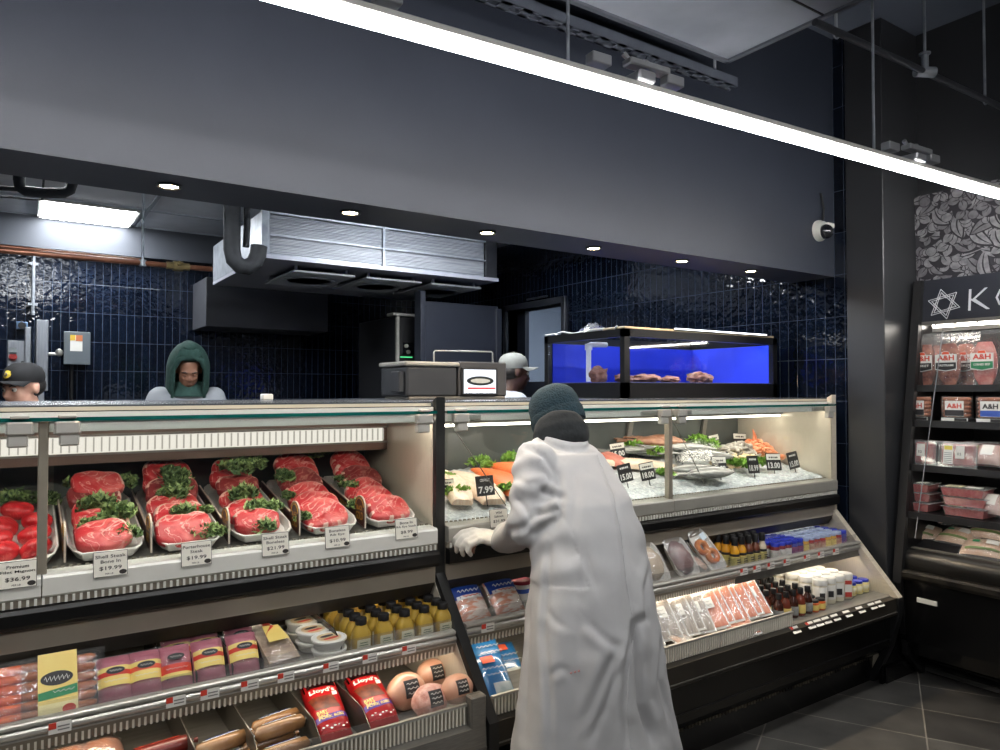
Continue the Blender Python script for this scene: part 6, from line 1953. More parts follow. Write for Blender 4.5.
# lower deck: blue pouches
M_sky = mat('sky_blue_pouch', S(44, 130, 190), .35, c2=S(30, 108, 170), ns=7, bump=.3)
def blue_pouch(u, v, y, lean, label):
    w, l = .12, .19
    q = at(u, v, 'Y', y)
    d = pillow_pack('fish_pouch', label, 'fish pouch', 'blue pouches on the lower deck', (q.x, y, q.z), (lean, 0, -.1), w, l, .035, M_sky, [('orange_tag', -.03, .015, .05, .078, M_orangep), ('window', -.02, .045, -.08, -.02, mat('milky_window', S(206, 214, 214), .3, c2=S(160, 176, 180), ns=20))], clear('blue_tint_film', (.9, .96, 1, 1), .1, .1))
    mb = MB(); scribble(mb, -.04, .045, .03, .040, .004, .0012, 16); scribble(mb, -.03, .05, .008, .041, .003, .001, 16, 2); mb.build('script_lettering', M_paper, d, 0)
blue_pouch(493, 682, 1.98, .75, 'sky blue pouch with orange tag standing on the lower deck beside the black divider')
blue_pouch(486, 660, 2.10, .75, 'sky blue pouch behind the one with the visible orange tag')
blue_pouch(506, 668, 2.14, .75, 'sky blue pouch half hidden behind the white coat')

# wrapped trays on the middle shelf, right of the person
def wrap_tray(u, v, yf, w, l, m, label, lean=.85, roll_=0.0, yaw=0.0, t=.04):
    q = at(u, v, 'Y', yf)
    d = thing('wrapped_tray', label, 'wrapped tray', (q.x, yf, ZB + .004), (lean, roll_, yaw), 'wrapped trays on the middle shelf')
    def ring(s, z): return [(math.copysign(min(1, abs(math.cos(a)) * 1.2), math.cos(a)) * w / 2 * s, l / 2 + math.copysign(min(1, abs(math.sin(a)) * 1.2), math.sin(a)) * l / 2 * s, z) for a in [2 * PI * i / 28 for i in range(28)]]
    MB().loft([ring(.80, 0), ring(.97, .022), ring(1, .024), ring(.93, .023), ring(.78, .004)]).build('tray', M_tray, d, 40)
    MB().ell((0, l / 2, .012), (w * .40, l * .38, t), 18, 12, lambda k: 1 + .22 * noise.noise(k * 2.4 + Vector((u, 0, 0)))).build('food', m, d, 180)
    MB().grid(lambda a, b: ((a - .5) * w * .98, l * (b * .98 + .01), .022 + (t * .95) * (math.sin(PI * a) * math.sin(PI * b)) ** .6 + .002 * noise.noise(Vector((a * 12, b * 12, u)))), 18, 18).build('film', M_filmm, d, 180)
    return d
wrap_tray(660, 587, 2.035, .12, .185, mat('pale_poultry', S(206, 190, 164), .4, c2=S(176, 156, 130), ns=14), 'wrapped tray of pale meat beside the white coat', .9)
wrap_tray(644, 590, 2.06, .12, .185, mat('pale_poultry', S(206, 190, 164), .4), 'wrapped tray of pale meat half behind the white coat', .9)
wrap_tray(689, 579, 2.035, .13, .185, mat('dark_red_organ_meat', S(74, 30, 32), .3, c2=S(110, 60, 58), ns=12), 'wrapped tray of dark red meat on the middle shelf', .9)
wrap_tray(707, 575, 2.03, .09, .12, mat('pale_sliced_meat', S(216, 190, 170), .4, c2=S(200, 160, 140), ns=14), 'small wrapped tray leaning between dark meat and orange rings', .5, .25, .3, .025)
M_ring = mat('orange_brown_ring', S(206, 130, 60), .45, c2=S(180, 96, 46), ns=26, bump=.3)
for k, (u, v, lb) in enumerate([(722, 571, 'white tray of orange rings leaning against the sauce bottles'), (714, 568, 'white tray of orange rings just behind the front one')]):
    q = at(u, v, 'Y', 2.035 + .045 * k)
    d = thing('ring_tray', lb, 'wrapped tray', (q.x - .015, 2.035 + .03 * k, ZB + .006), (.98, -.30, .10), 'trays of orange rings')
    w, l = .105, .205
    def ring(s, z): return [(math.copysign(min(1, abs(math.cos(a)) * 1.2), math.cos(a)) * w / 2 * s, l / 2 + math.copysign(min(1, abs(math.sin(a)) * 1.2), math.sin(a)) * l / 2 * s, z) for a in [2 * PI * i / 28 for i in range(28)]]
    MB().loft([ring(.84, 0), ring(.97, .018), ring(1, .020), ring(.94, .019), ring(.82, .004)]).build('tray', M_white, d, 40)
    for j, (xx, yy) in enumerate(((-.010, .125), (.012, .072))):
        pts = [(xx + .024 * math.cos(a), yy + .024 * math.sin(a), .014) for a in [2 * PI * i / 20 for i in range(21)]]
        MB().tube(pts, .0125, 10, False).build('orange_ring', M_ring, d, 180)
    MB().grid(lambda a, b: ((a - .5) * w * .97, l * (b * .97 + .015), .0205 + .006 * (math.sin(PI * a) * math.sin(PI * b)) ** .5), 10, 12).build('film', M_film, d, 180)
    MB().box(-.04, .045, .006, .05, .0215, .0225).build('plastic_flap', M_filmm, d, 0)
    MB().box(.006, .038, .145, .175, .0262, .0268).build('label', mat('pale_blue_label', S(206, 220, 230), .5), d, 0)

# sauce bottles
M_gl = M_blackm
def sauce_kind(m, nm):
    d = thing('sauce_bottle', '', 'sauce bottle', (0, 0, 0), (0, 0, 0), 'sauce bottles in rows')
    MB().lathe([(.018, 0), (.0205, .003), (.0205, .072), (.019, .084), (.011, .100), (.0105, .112)], n=20).build('bottle', m, d, 40)
    MB().lathe([(.0135, .104), (.0138, .106), (.0138, .136), (.0125, .139), (.001, .139)], n=18).build('cap', M_blackm, d, 40)
    lb = put('label', MB().lathe([(.0209, .012), (.0212, .013), (.0212, .056), (.0209, .057)], n=20).mesh('label', mat('lemon_bottle_label', S(206, 190, 110), .5, c2=S(180, 168, 90), ns=40), 40), d)
    MB().lathe([(.0209, .058), (.0213, .059), (.0213, .068), (.0209, .069)], n=20).build('dark_band', M_blackp, lb, 40)
    mb = MB()
    for k in range(3): mb.box(-.011, .011, -.0222, -.0212, .022 + k * .010, .026 + k * .010)
    mb.build('print_lines', M_ink, lb, 0)
    return Kind(d)
SK = [sauce_kind(mat('yellow_sauce', S(222, 158, 40), .2, coat=.6), 'yellow'), sauce_kind(mat('brown_sauce', S(96, 52, 36), .2, c2=S(120, 66, 44), ns=9, coat=.6), 'brown'), sauce_kind(mat('cream_sauce', S(210, 196, 170), .25, coat=.6), 'cream')]
SN = ['yellow', 'brown', 'cream']
for c, u in enumerate([732, 740, 747.5, 754.5, 761.5]):
    kk = [0, 0, 1, 1, 2][c]
    q = at(u, 566 - (u - 732) * .2, 'Y', 2.05)
    for r_ in range(5):
        SK[kk].place((2.615 + .0475 * c, 2.05 + r_ * .046, ZB + .001), (0, 0, 0), '%s sauce bottle, %s from the ring trays, %s row from the rail' % (SN[kk], ORD[c], ORD[r_]))
SKc = [q.x for q in (at(732, 566, 'Y', 2.05),)]

# small jars with blue or pale caps
def jar_kind(body, cap, name, r=.021, h=.082, lab=None):
    d = thing(name, '', 'jar', (0, 0, 0), (0, 0, 0), 'small capped jars in rows')
    MB().lathe([(r * .9, 0), (r, .003), (r, h * .74), (r * .84, h * .82)], n=18).build('jar_body', body, d, 40)
    MB().lathe([(r * .92, h * .80), (r * .94, h * .81), (r * .94, h * .97), (r * .86, h), (.001, h)], n=18).build('cap', cap, d, 40)
    if lab: MB().lathe([(r * 1.01, h * .15), (r * 1.03, h * .16), (r * 1.03, h * .60), (r * 1.01, h * .61)], n=18).build('label', lab, d, 40)
    return Kind(d)
M_bluecap = mat('bright_blue_cap', S(48, 64, 190), .35, c2=S(40, 54, 170), ns=9)
M_palecap = mat('pale_blue_cap', S(176, 190, 220), .35, c2=S(150, 166, 204), ns=9)
JK = [jar_kind(mat('maroon_jar', S(120, 34, 44), .3, coat=.4), M_bluecap, 'relish_jar', lab=M_paper), jar_kind(mat('blue_jar', S(60, 66, 140), .3, coat=.4), M_bluecap, 'relish_jar', lab=mat('blue_red_label', S(70, 70, 160), .5, c2=S(170, 50, 60), ns=20)), jar_kind(mat('red_jar', S(150, 44, 40), .3, coat=.4), M_palecap, 'relish_jar', lab=mat('cream_red_label', S(216, 196, 170), .5, c2=S(180, 60, 50), ns=16)), jar_kind(mat('amber_jar', S(196, 150, 60), .3, coat=.4), M_palecap, 'relish_jar', lab=M_yellowp)]
JN = ['maroon', 'blue', 'red', 'amber']
x = 2.90
for c in range(13):
    kk = [0, 0, 0, 1, 1, 3, 2, 2, 2, 3, 3, 2, 1][c]
    for r_ in range(6):
        JK[kk].place((x, 2.05 + r_ * .047, ZB + .001), (0, 0, c), '%s jar with %s cap, %s from the sauce bottles, %s row back' % (JN[kk], 'blue' if kk < 2 else 'pale', ORD[c] if c < 12 else 'last', ORD[r_]))
    x += .0455

# lower deck on the right: flat fish packs, dark bottles, white jars, blue lids
M_lox = mat('orange_smoked_salmon', S(206, 100, 56), .35, c2=S(222, 136, 96), ns=12, stretch=(8, 1, 1))
M_greyf = mat('grey_fish_slices', S(140, 130, 120), .4, c2=S(176, 164, 152), ns=16, stretch=(6, 1, 1))
def flat_pack(x, y, z, rot, m, label, group, w=.125, l=.16, lab=True):
    d = pillow_pack('smoked_fish_pack', label, 'fish pack', group, (x, y, z), rot, w, l, .010, m, [('label', -.03, .035, .0, .05, M_paper)] if lab else [], M_filmm)
    MB().box(-w * .53, w * .53, -l * .53, l * .53, -.003, -.0005, .001).build('backing_card', M_paper, d, 0)
    mb = MB(); scribble(mb, -.02, .025, .03, .0158, .003, .0006, 10); scribble(mb, -.02, .025, .015, .0158, .003, .0006, 10, 2); mb.build('script_lettering', M_ink, d, 0)
flat_pack(1.90, 1.93, .52, (.60, .25, -.35), M_lox, 'flat fish pack with orange card lying beside the white coat', 'flat fish packs')
for k in range(7):
    flat_pack(1.99 + .048 * k, 1.99 + .012 * (k % 2), .518 + .006 * (k % 3), (.75, -.15, -.5 + .04 * (k % 3)), M_greyf, 'grey flat fish pack, %s from the white coat in the leaning row' % ORD[k], 'flat fish packs')
for k in range(5):
    flat_pack(2.02 + .06 * k, 2.15, .56, (.85, -.1, -.3), M_greyf, 'grey flat fish pack in the back row, %s from the white coat' % ORD[k], 'flat fish packs', lab=False)
flat_pack(2.13, 1.93, .475, (.35, .1, .2), mat('pink_grey_fish', S(206, 160, 130), .4, c2=S(190, 184, 176), ns=14), 'pink and grey flat fish pack lying lowest at the grille', 'flat fish packs')
for k in range(7):
    flat_pack(2.36 + .046 * k, 1.99 + .010 * (k % 2), .520 + .004 * (k % 3), (.70, -.25, -.55 + .03 * (k % 2)), M_lox, 'orange smoked salmon pack, %s from the grey packs in the leaning row' % ORD[k], 'orange salmon packs', .12, .17, k in (0, 3, 6))
flat_pack(2.40, 2.15, .55, (.8, .0, .1), M_lox, 'orange smoked salmon pack standing behind at the shelf lip', 'orange salmon packs', .14, .15)
flat_pack(2.58, 2.17, .55, (.8, .0, .1), M_lox, 'orange smoked salmon pack behind, nearer the dark bottles', 'orange salmon packs', .14, .15)
flat_pack(2.46, 1.92, .47, (.30, -.1, -.35), M_lox, 'orange smoked salmon pack lying flattest at the grille', 'orange salmon packs')

def dark_bottle(m, lab):
    d = thing('dark_bottle', '', 'bottle', (0, 0, 0), (0, 0, 0), 'dark bottles on the lower deck')
    MB().lathe([(.018, 0), (.021, .003), (.021, .058), (.017, .074), (.0095, .088), (.009, .100)], n=20).build('bottle', m, d, 40)
    MB().lathe([(.0125, .094), (.0128, .096), (.0128, .114), (.0115, .117), (.001, .117)], n=16).build('cap', M_blackm, d, 40)
    MB().lathe([(.0214, .012), (.0217, .013), (.0217, .048), (.0214, .049)], n=20).build('label', lab, d, 40)
    return Kind(d)
DB = [dark_bottle(mat('dark_brown_glass', S(60, 30, 22), .12, coat=.6), mat('grey_bottle_label', S(150, 150, 146), .5, c2=S(96, 98, 104), ns=30)), dark_bottle(mat('red_brown_glass', S(110, 50, 34), .12, coat=.6), M_yellowp), ]
q0 = at(793, 613, 'Y', 1.89)
for r_ in range(5):
    for c in range(5):
        DB[(c + r_) % 2].place((2.71 + c * .052 + .004 * math.sin(r_ * 3.), 1.90 + .062 * r_, DK), (0, 0, 0), 'dark black-capped bottle, %s from the salmon packs, %s row from the rail' % (ORD[c], ORD[r_]))
LOWJ = jar_kind(mat('orange_jar', S(216, 96, 40), .3, coat=.4), M_blackm, 'black_lid_jar', .022, .05, M_yellowp)
for c in range(2):
    for r_ in range(2):
        LOWJ.place((2.965 + c * .05, 1.90 + .05 * r_, DK), (0, 0, 0), 'short orange jar with black lid, %s from the dark bottles, %s row back' % (ORD[c], ORD[r_]))

d = thing('horseradish_jar', '', 'jar', (0, 0, 0), (0, 0, 0), 'tall white jars on the lower deck')
MB().lathe([(.028, 0), (.031, .003), (.031, .088), (.029, .094)], n=24).build('jar_body', mat('cream_jar_body', S(216, 208, 186), .3, c2=S(206, 198, 176), ns=9), d, 40)
MB().lathe([(.0325, .092), (.033, .094), (.033, .114), (.031, .117), (.001, .117)], n=24).build('lid', M_white, d, 40)
lb = put('label', MB().lathe([(.0312, .020), (.0316, .021), (.0316, .084), (.0312, .085)], n=24).mesh('label', M_paper, 40), d)
MB().box(-.014, .010, -.0335, -.0312, .032, .060).build('dark_picture', M_blackp, lb, 0)
wj = Kind(d)
d2 = thing('horseradish_jar', '', 'jar', (0, 0, 0), (0, 0, 0), 'tall white jars on the lower deck')
MB().lathe([(.028, 0), (.031, .003), (.031, .088), (.029, .094)], n=24).build('jar_body', mat('cream_jar_body', S(216, 208, 186), .3), d2, 40)
MB().lathe([(.0325, .092), (.033, .094), (.033, .114), (.031, .117), (.001, .117)], n=24).build('lid', M_white, d2, 40)
lb = put('label', MB().box(-.016, .016, -.0335, -.029, .012, .088).mesh('label', M_paper), d2)
MB().box(-.0155, .0155, -.0342, -.0335, .012, .034).box(-.0155, .0155, -.0342, -.0335, .070, .088).build('red_bands', mat('jar_red_print', S(184, 66, 56), .5), lb, 0)
rj = Kind(d2)
for c in range(4):
    for r_ in range(4):
        (rj if c == 3 else wj).place((3.075 + c * .069, 1.94 + .070 * r_, DK), (0, 0, -.6), 'tall white jar %s, %s from the dark bottles, %s row from the rail' % ('with red print' if c == 3 else 'with dark picture', ORD[c], ORD[r_]))
bj = jar_kind(mat('pale_yellow_jar', S(226, 214, 150), .3, coat=.3), M_bluecap, 'blue_lid_jar', .026, .062, mat('white_yellow_label', S(226, 224, 206), .5, c2=S(216, 190, 80), ns=20))
for c in range(3):
    for r_ in range(4):
        bj.place((3.345 + c * .056, 1.95 + .058 * r_, DK), (0, 0, 0), 'blue lidded jar by the end panel, %s from the white jars, %s row back' % (ORD[c], ORD[r_]))
for c in range(3):
    for r_ in range(2):
        bj.place((2.82 + c * .075, 2.29 + .06 * r_, DK), (0, 0, 0), 'blue lidded jar behind the dark bottles, %s column, %s row' % (ORD[c], ORD[r_]))

# price tickets along the rails
def ticket(x, y, z, rot, label, w=.046, h=.026, red=True):
    d = thing('rail_price_ticket', label, 'price ticket', (x, y, z), rot, 'price tickets on the shelf rails')
    MB().box(-w / 2, w / 2, 0, .0012, 0, h).build('ticket', M_paper, d, 0)
    if red: MB().box(-w / 2, -w / 2 + w * .34, -.0008, 0, h * .45, h).build('red_corner', M_redp, d, 0)
    mb = MB()
    for k in range(2): mb.box(-w * .10, w * .42, -.0006, 0, h * (.25 + .3 * k), h * (.37 + .3 * k))
    mb.build('print_lines', mat('grey_print', S(130, 128, 126), .6), d, 0)
for k, u in enumerate([60, 176, 210, 250, 286, 331, 370, 409]):
    q = at(u, 728 - (u - 60) * .215, 'Y', 1.983)
    ticket(q.x, 1.983, SZ - .006, (0, 0, 0), 'red cornered price ticket on the meat case shelf rail, %s from the cut edge' % ORD[k])
for k, u in enumerate([488, 744, 757, 771, 787, 807, 821, 836]):
    q = at(u, 632 - (u - 488) * .215, 'Y', 1.983)
    ticket(q.x, 1.983, ZB - .006, (0, 0, 0), 'red cornered price ticket on the seafood case shelf rail, %s from the black divider' % ORD[k], .05, .028)
for k, u in enumerate([799, 814, 822, 830, 839, 851, 864, 876, 883]):
    q = at(u, 620 - (u - 799) * .28, 'Y', 1.80)
    ticket(q.x, 1.803, .418, (-.9, 0, 0), 'white price ticket on the dark bottom rail, %s from the salmon packs' % ORD[k], .05, .032, k in (0, 1))
# ================================================================ people
from mathutils.bvhtree import BVHTree
ALL_V = Vector


def remesh(mb, voxel, name, mats, smooth=4, pick=None, disp=None):
    """one continuous skin from overlapping closed forms"""
    me = mb.mesh(name, mats[0], 0)
    ob = bpy.data.objects.new('tmp', me)
    COL.objects.link(ob)
    r = ob.modifiers.new('r', 'REMESH'); r.mode = 'VOXEL'; r.voxel_size = voxel; r.use_smooth_shade = True
    if smooth:
        s = ob.modifiers.new('s', 'SMOOTH'); s.iterations = smooth; s.factor = .5
    new = bpy.data.meshes.new_from_object(ob.evaluated_get(bpy.context.evaluated_depsgraph_get()))
    bpy.data.objects.remove(ob)
    bpy.data.meshes.remove(me)
    new.name = name
    new.materials.clear()
    for m in mats: new.materials.append(m)
    if disp:
        out = [0.0] * (len(new.vertices) * 3)
        for i, v in enumerate(new.vertices):
            p = v.co + v.normal * disp(v.co, v.normal)
            out[3 * i:3 * i + 3] = p
        new.vertices.foreach_set('co', out)
    if pick:
        new.polygons.foreach_set('material_index', [pick(p.center) for p in new.polygons])
    new.polygons.foreach_set('use_smooth', [True] * len(new.polygons))
    new.update()
    return new


def chain(mb, pts, rs, n=14):
    mb.tube(pts, rs, n)
    for p, r in zip(pts, rs): mb.ell(p, (r, r, r), 12, 8)


def head_forms(mb, M):
    """skull, jaw, nose, brow, lips and ears; -Y is where the face looks"""
    mb.T = M
    mb.ell((0, .012, .035), (.074, .094, .088), 20, 14)
    mb.ell((0, -.022, -.035), (.060, .066, .078), 18, 12)
    mb.ell((0, -.050, -.088), (.030, .026, .022), 14, 10)
    mb.ell((0, -.074, .022), (.052, .018, .014), 14, 8)
    mb.tube([(0, -.078, .016), (0, -.096, -.014), (0, -.103, -.026), (0, -.086, -.036)], [.009, .011, .013, .008], 10)
    for s in (-1, 1):
        mb.ell((s * .012, -.092, -.030), (.009, .011, .008), 10, 8)
        mb.ell((s * .034, -.062, -.020), (.022, .024, .022), 12, 8)
        mb.ell((s * .076, .010, .0), (.010, .020, .032), 12, 8)
        mb.ell((s * .080, .016, .010), (.008, .012, .018), 10, 8)
    mb.ell((0, -.083, -.056), (.022, .010, .006), 12, 8)
    mb.ell((0, -.081, -.066), (.019, .010, .007), 12, 8)
    mb.T = None


def hand_forms(mb, M, curl=.5, s=1.0):
    """a hand along +X of M: palm, four fingers and a thumb from the side of the palm"""
    mb.T = M @ Matrix.Scale(s, 4)
    mb.ell((.045, 0, 0), (.052, .042, .017), 16, 10)
    mb.ell((.012, 0, 0), (.032, .030, .020), 14, 8)
    for k, (y, l) in enumerate(((-.030, .078), (-.010, .088), (.011, .082), (.030, .064))):
        pts = [(.070, y * .9, 0)]
        a, p = 0.0, Vector((.085, y, 0))
        pts.append(tuple(p))
        for q, f in enumerate((.44, .32, .24)):
            a += curl * (.8 + .12 * k) * (1 if q else .7)
            p = p + Vector((l * f * math.cos(a), .05 * y * f, -l * f * math.sin(a)))
            pts.append(tuple(p))
        mb.tube(pts, [.0105, .0105, .0098, .0090, .0072], 10)
        mb.ell(pts[-1], (.0073,) * 3, 8, 6)
    pts = [(.012, -.026, -.004), (.034, -.050, -.014), (.062, -.058, -.026), (.084, -.050, -.036)]
    mb.tube(pts, [.014, .0125, .0112, .0088], 10)
    mb.ell(pts[-1], (.009,) * 3, 8, 6)
    mb.T = None


def frame(o, x, z):
    """matrix with origin o, X axis along x, Z axis near z"""
    x = Vector(x).normalized()
    y = Vector(z).cross(x).normalized()
    z = x.cross(y)
    return Matrix.Translation(Vector(o)) @ Matrix((x, y, z)).transposed().to_4x4()


M_skin1 = mat('warm_brown_skin', S(150, 108, 86), .5, c2=S(138, 96, 76), ns=20, bump=.05, bs=200)
M_skin2 = mat('light_skin', S(214, 168, 146), .5, c2=S(204, 152, 132), ns=20)
M_skin3 = mat('deep_brown_skin', S(80, 55, 44), .45, c2=S(72, 48, 38), ns=20)
M_coat = mat('white_lab_coat_cotton', S(178, 178, 179), .85, c2=S(170, 170, 172), ns=5, bump=.12, bs=420)
M_shirt = mat('white_work_jacket', S(158, 162, 167), .85, c2=S(150, 154, 160), ns=6)
M_denim = mat('blue_denim', S(40, 58, 84), .85, c2=S(52, 72, 100), ns=80)
M_darkcloth = mat('charcoal_cloth', S(40, 42, 46), .9, c2=S(34, 36, 40), ns=30)
M_shoe = mat('black_shoe_leather', S(22, 22, 24), .45)
M_hair = mat('black_hair', S(22, 19, 18), .6, c2=S(32, 28, 26), ns=80)
M_eyew = mat('eye_white', S(220, 216, 210), .2)
M_lip = None


def eyes(parent, M, skin, closed=False):
    for s in (-1, 1):
        mb = MB(); mb.T = M
        mb.ell((s * .031, -.076, .004), (.0125, .010, .0115), 14, 10)
        e = mb.build('eyelid' if closed else 'eye', skin if closed else M_eyew, parent, 60)
        mb = MB(); mb.T = M
        if closed: mb.tube([(s * .031 - .011, -.0855, -.002), (s * .031, -.0875, -.006), (s * .031 + .011, -.0855, -.002)], .0012, 6).build('lashes', M_hair, e, 60)
        else: mb.ell((s * .031, -.0835, .003), (.006, .004, .006), 12, 8).build('iris', M_hair, e, 60)
        mb = MB(); mb.T = M
        mb.tube([(s * .014, -.088, .020), (s * .032, -.090, .027), (s * .050, -.080, .021)], [.0025, .0035, .002], 8).build('eyebrow', M_hair, parent, 60)


def worker(name_label, loc, yaw, height, skin, top_mat, head_pitch=0.0, head_yaw=0.0):
    """a standing figure, arms forward at a work bench; local -Y is the front"""
    d = thing('person', name_label, 'person', loc, (0, 0, yaw))
    k = height / 1.72
    d.scale = (k, k, k)
    HM = Matrix.Translation((0, -.05 - .05 * head_pitch, 1.585 - .03 * head_pitch)) @ Matrix.Rotation(head_yaw, 4, 'Z') @ Matrix.Rotation(head_pitch, 4, 'X')
    mb = MB()
    head_forms(mb, HM)
    chain(mb, [(0, -.03 - .04 * head_pitch, 1.52), (0, 0, 1.42)], [.052, .058])
    mb.loft([[(rx * math.cos(a), cy + ry * math.sin(a), z) for a in [2 * PI * i / 20 for i in range(20)]] for z, rx, ry, cy in ((.86, .155, .105, .01), (1.0, .14, .095, .01), (1.15, .15, .10, .0), (1.30, .165, .105, .0), (1.40, .14, .085, .01), (1.45, .06, .05, .01))])
    for s in (-1, 1):
        chain(mb, [(s * .165, 0, 1.40), (s * .225, .0, 1.24), (s * .24, -.03, 1.12), (s * .20, -.16, 1.05), (s * .15, -.27, 1.02)], [.055, .048, .041, .037, .027])
        hand_forms(mb, frame((s * .15, -.27, 1.02), (-s * .25, -1, -.15), (0, 0, 1)), .5)
        chain(mb, [(s * .085, .01, .88), (s * .09, .0, .48), (s * .09, .02, .09)], [.085, .055, .038])
        mb.ell((s * .095, -.05, .045), (.042, .115, .045))
    put('body', remesh(mb, .009, 'body', [skin], 3), d)
    mb = MB()
    mb.loft([[(rx * math.cos(a), cy + ry * math.sin(a), z) for a in [2 * PI * i / 24 for i in range(24)]] for z, rx, ry, cy in ((.74, .20, .145, .01), (.9, .185, .135, .01), (1.15, .175, .125, .0), (1.30, .195, .125, .0), (1.40, .175, .105, .01), (1.455, .085, .075, .0), (1.475, .075, .07, .0))])
    for s in (-1, 1): chain(mb, [(s * .165, 0, 1.395), (s * .23, .0, 1.24), (s * .245, -.03, 1.12), (s * .20, -.16, 1.05), (s * .165, -.235, 1.03)], [.075, .066, .060, .052, .045])
    put('jacket', remesh(mb, .012, 'jacket', [top_mat], 4, disp=lambda p, n: .006 * noise.noise(p * 9)), d)
    mb = MB()
    for s in (-1, 1): chain(mb, [(s * .085, .01, .86), (s * .09, .0, .48), (s * .09, .02, .10)], [.105, .078, .066])
    put('trousers', remesh(mb, .014, 'trousers', [M_darkcloth], 3), d)
    for s in (-1, 1): put('shoe', remesh(MB().ell((s * .095, -.055, .05), (.052, .135, .05)).ell((s * .095, .03, .06), (.045, .06, .06)), .012, 'shoe', [M_shoe], 2), d)
    return d, HM


# the man in a green hood, looking down at his work
q = CP + ray(189, 378) * 4.72
d, HM = worker('man in dark green hood and white jacket looking down behind the meat case', (q.x, q.y + .05, 0), -.10, 1.70, M_skin1, M_shirt, .45)
mb = MB()
def hoodform(g):
    rings = []
    for j in range(13):
        t = j / 12
        ph = -.62 + 2.2 * t          # from under the chin over the crown
        ring = []
        for i in range(33):
            a = (i / 32 - .5) * 2 * (PI - .80)
            dx, dy = math.sin(a), math.cos(a)
            r = 1.0
            z = -.16 + .33 * t
            w = math.sin(PI * min(1, .30 + .70 * (1 - t))) ** .55 if t > .55 else 1.0
            w = math.sqrt(max(0.0, 1 - max(0, (t - .45) / .57) ** 2))
            ring.append(((.122 + g) * dx * w, .02 + (.125 + g) * dy * w, z + .02 * t * t))
        rings.append(ring)
    return rings
R0, R1 = hoodform(0), hoodform(.012)
mb.T = HM
mb.loft(R0, False, False, False).loft(R1, False, False, False)
for idx in (0, -1):
    mb.loft([[r[idx] for r in R0], [r[idx] for r in R1]], False, False, False)
mb.tube([R1[j][0] for j in range(12)], .011, 10).tube([R1[j][-1] for j in range(12)], .011, 10)
mb.ell((0, .02, .172), (.05, .07, .02))
mb.T = None
M_hood = mat('dark_green_hood', S(44, 74, 67), .9, c2=S(36, 63, 57), ns=40, bump=.1)
hd = mb.build('hood', M_hood, d, 60)
mb = MB(); mb.T = HM
mb.tube([(-.105, -.050, -.12), (-.10, -.062, .03), (-.066, -.066, .105), (0, -.064, .135), (.066, -.066, .105), (.10, -.062, .03), (.105, -.050, -.12)], .018, 12).ell((0, -.012, .125), (.088, .072, .05)).ell((0, .01, .165), (.05, .055, .03)).build('hood_edge', M_hood, hd, 60)
mb = MB().loft([[(rx * math.cos(a), .0 + ry * math.sin(a), z) for a in [2 * PI * i / 24 for i in range(24)]] for z, rx, ry in ((1.40, .13, .12), (1.46, .105, .105), (1.50, .10, .10))])
mb.build('hood_collar', M_hood, d, 60)
eyes(d, HM, M_skin1, True)


def cap(parent, HM, m, emblem=None, brim=.085):
    mb = MB(); mb.T = HM @ Matrix.Translation((0, .012, .045)) @ Matrix.Rotation(-.08, 4, 'X')
    mb.lathe([(.084, -.012), (.087, .01), (.085, .035), (.074, .062), (.050, .082), (.022, .090), (.002, .091)], n=28, sx=.98, sy=1.14)
    c = mb.build('cap_crown', m, parent, 60)
    mb = MB(); mb.T = HM @ Matrix.Translation((0, .012, .045)) @ Matrix.Rotation(-.08, 4, 'X')
    for g in (0, .004):
        mb.grid(lambda u, v: (lambda a: (.084 * math.sin(a) * (1 - .04 * v), -.092 * math.cos(a) - brim * v * math.cos(a) ** .6, -.004 - g - .014 * v + .012 * math.cos(a) * v - .010 * (abs(a)) ** 2 * v))((u - .5) * 2.5), 20, 5)
    mb.build('cap_brim', m, parent, 60)
    mb = MB(); mb.T = HM @ Matrix.Translation((0, .012, .045)); mb.ell((0, 0, .092), (.008, .008, .005)).build('cap_button', m, c, 60)
    if emblem:
        mb = MB(); mb.T = HM @ Matrix.Translation((0, .012, .045)) @ Matrix.Rotation(-.08, 4, 'X')
        mb.grid(lambda u, v: (lambda a, r: (.024 * r * math.cos(a), -.1045 + .010 * r * abs(math.cos(a)) ** 2 + .012 * r * max(0, math.sin(a)), .030 + .020 * r * math.sin(a)))(u * 2 * PI, v), 20, 4)
        e = mb.build('cap_emblem', emblem, c, 60)
        mb = MB(); mb.T = HM @ Matrix.Translation((0, .012, .045)) @ Matrix.Rotation(-.08, 4, 'X')
        mb.tube([(.010 * math.cos(t), -.1065 + .002 * abs(math.cos(t)), .030 + .008 * math.sin(t)) for t in [2 * PI * i / 8 for i in range(9)]], .0022, 6).build('emblem_print', mat('emblem_blue', S(50, 60, 90), .5), e, 60)


q = CP + ray(21, 394) * 3.35
d, HM = worker('man in black cap with yellow emblem, in profile behind the meat case', (q.x + .045, q.y, 0), -.85, 1.555, M_skin2, M_shirt, .12)
cap(d, HM, mat('black_cap_cloth', S(11, 11, 14), .85, c2=S(15, 15, 18), ns=30), mat('yellow_emblem', S(206, 178, 60), .6))
mb = MB(); mb.T = HM; mb.ell((0, .034, .012), (.078, .082, .062), 18, 12).build('hair', M_hair, d, 60)
eyes(d, HM, M_skin2)

q = CP + ray(507, 376) * 4.5
d, HM = worker('man in pale grey cap facing away from the scale, behind the seafood case', (q.x, q.y, 0), 1.35, 1.66, M_skin3, M_shirt, .05)
cap(d, HM, mat('pale_grey_cap_cloth', S(122, 124, 120), .85, c2=S(112, 114, 110), ns=30))
mb = MB(); mb.T = HM; mb.ell((0, .034, .010), (.0775, .080, .058), 18, 12).build('hair', M_hair, d, 60)
eyes(d, HM, M_skin3)

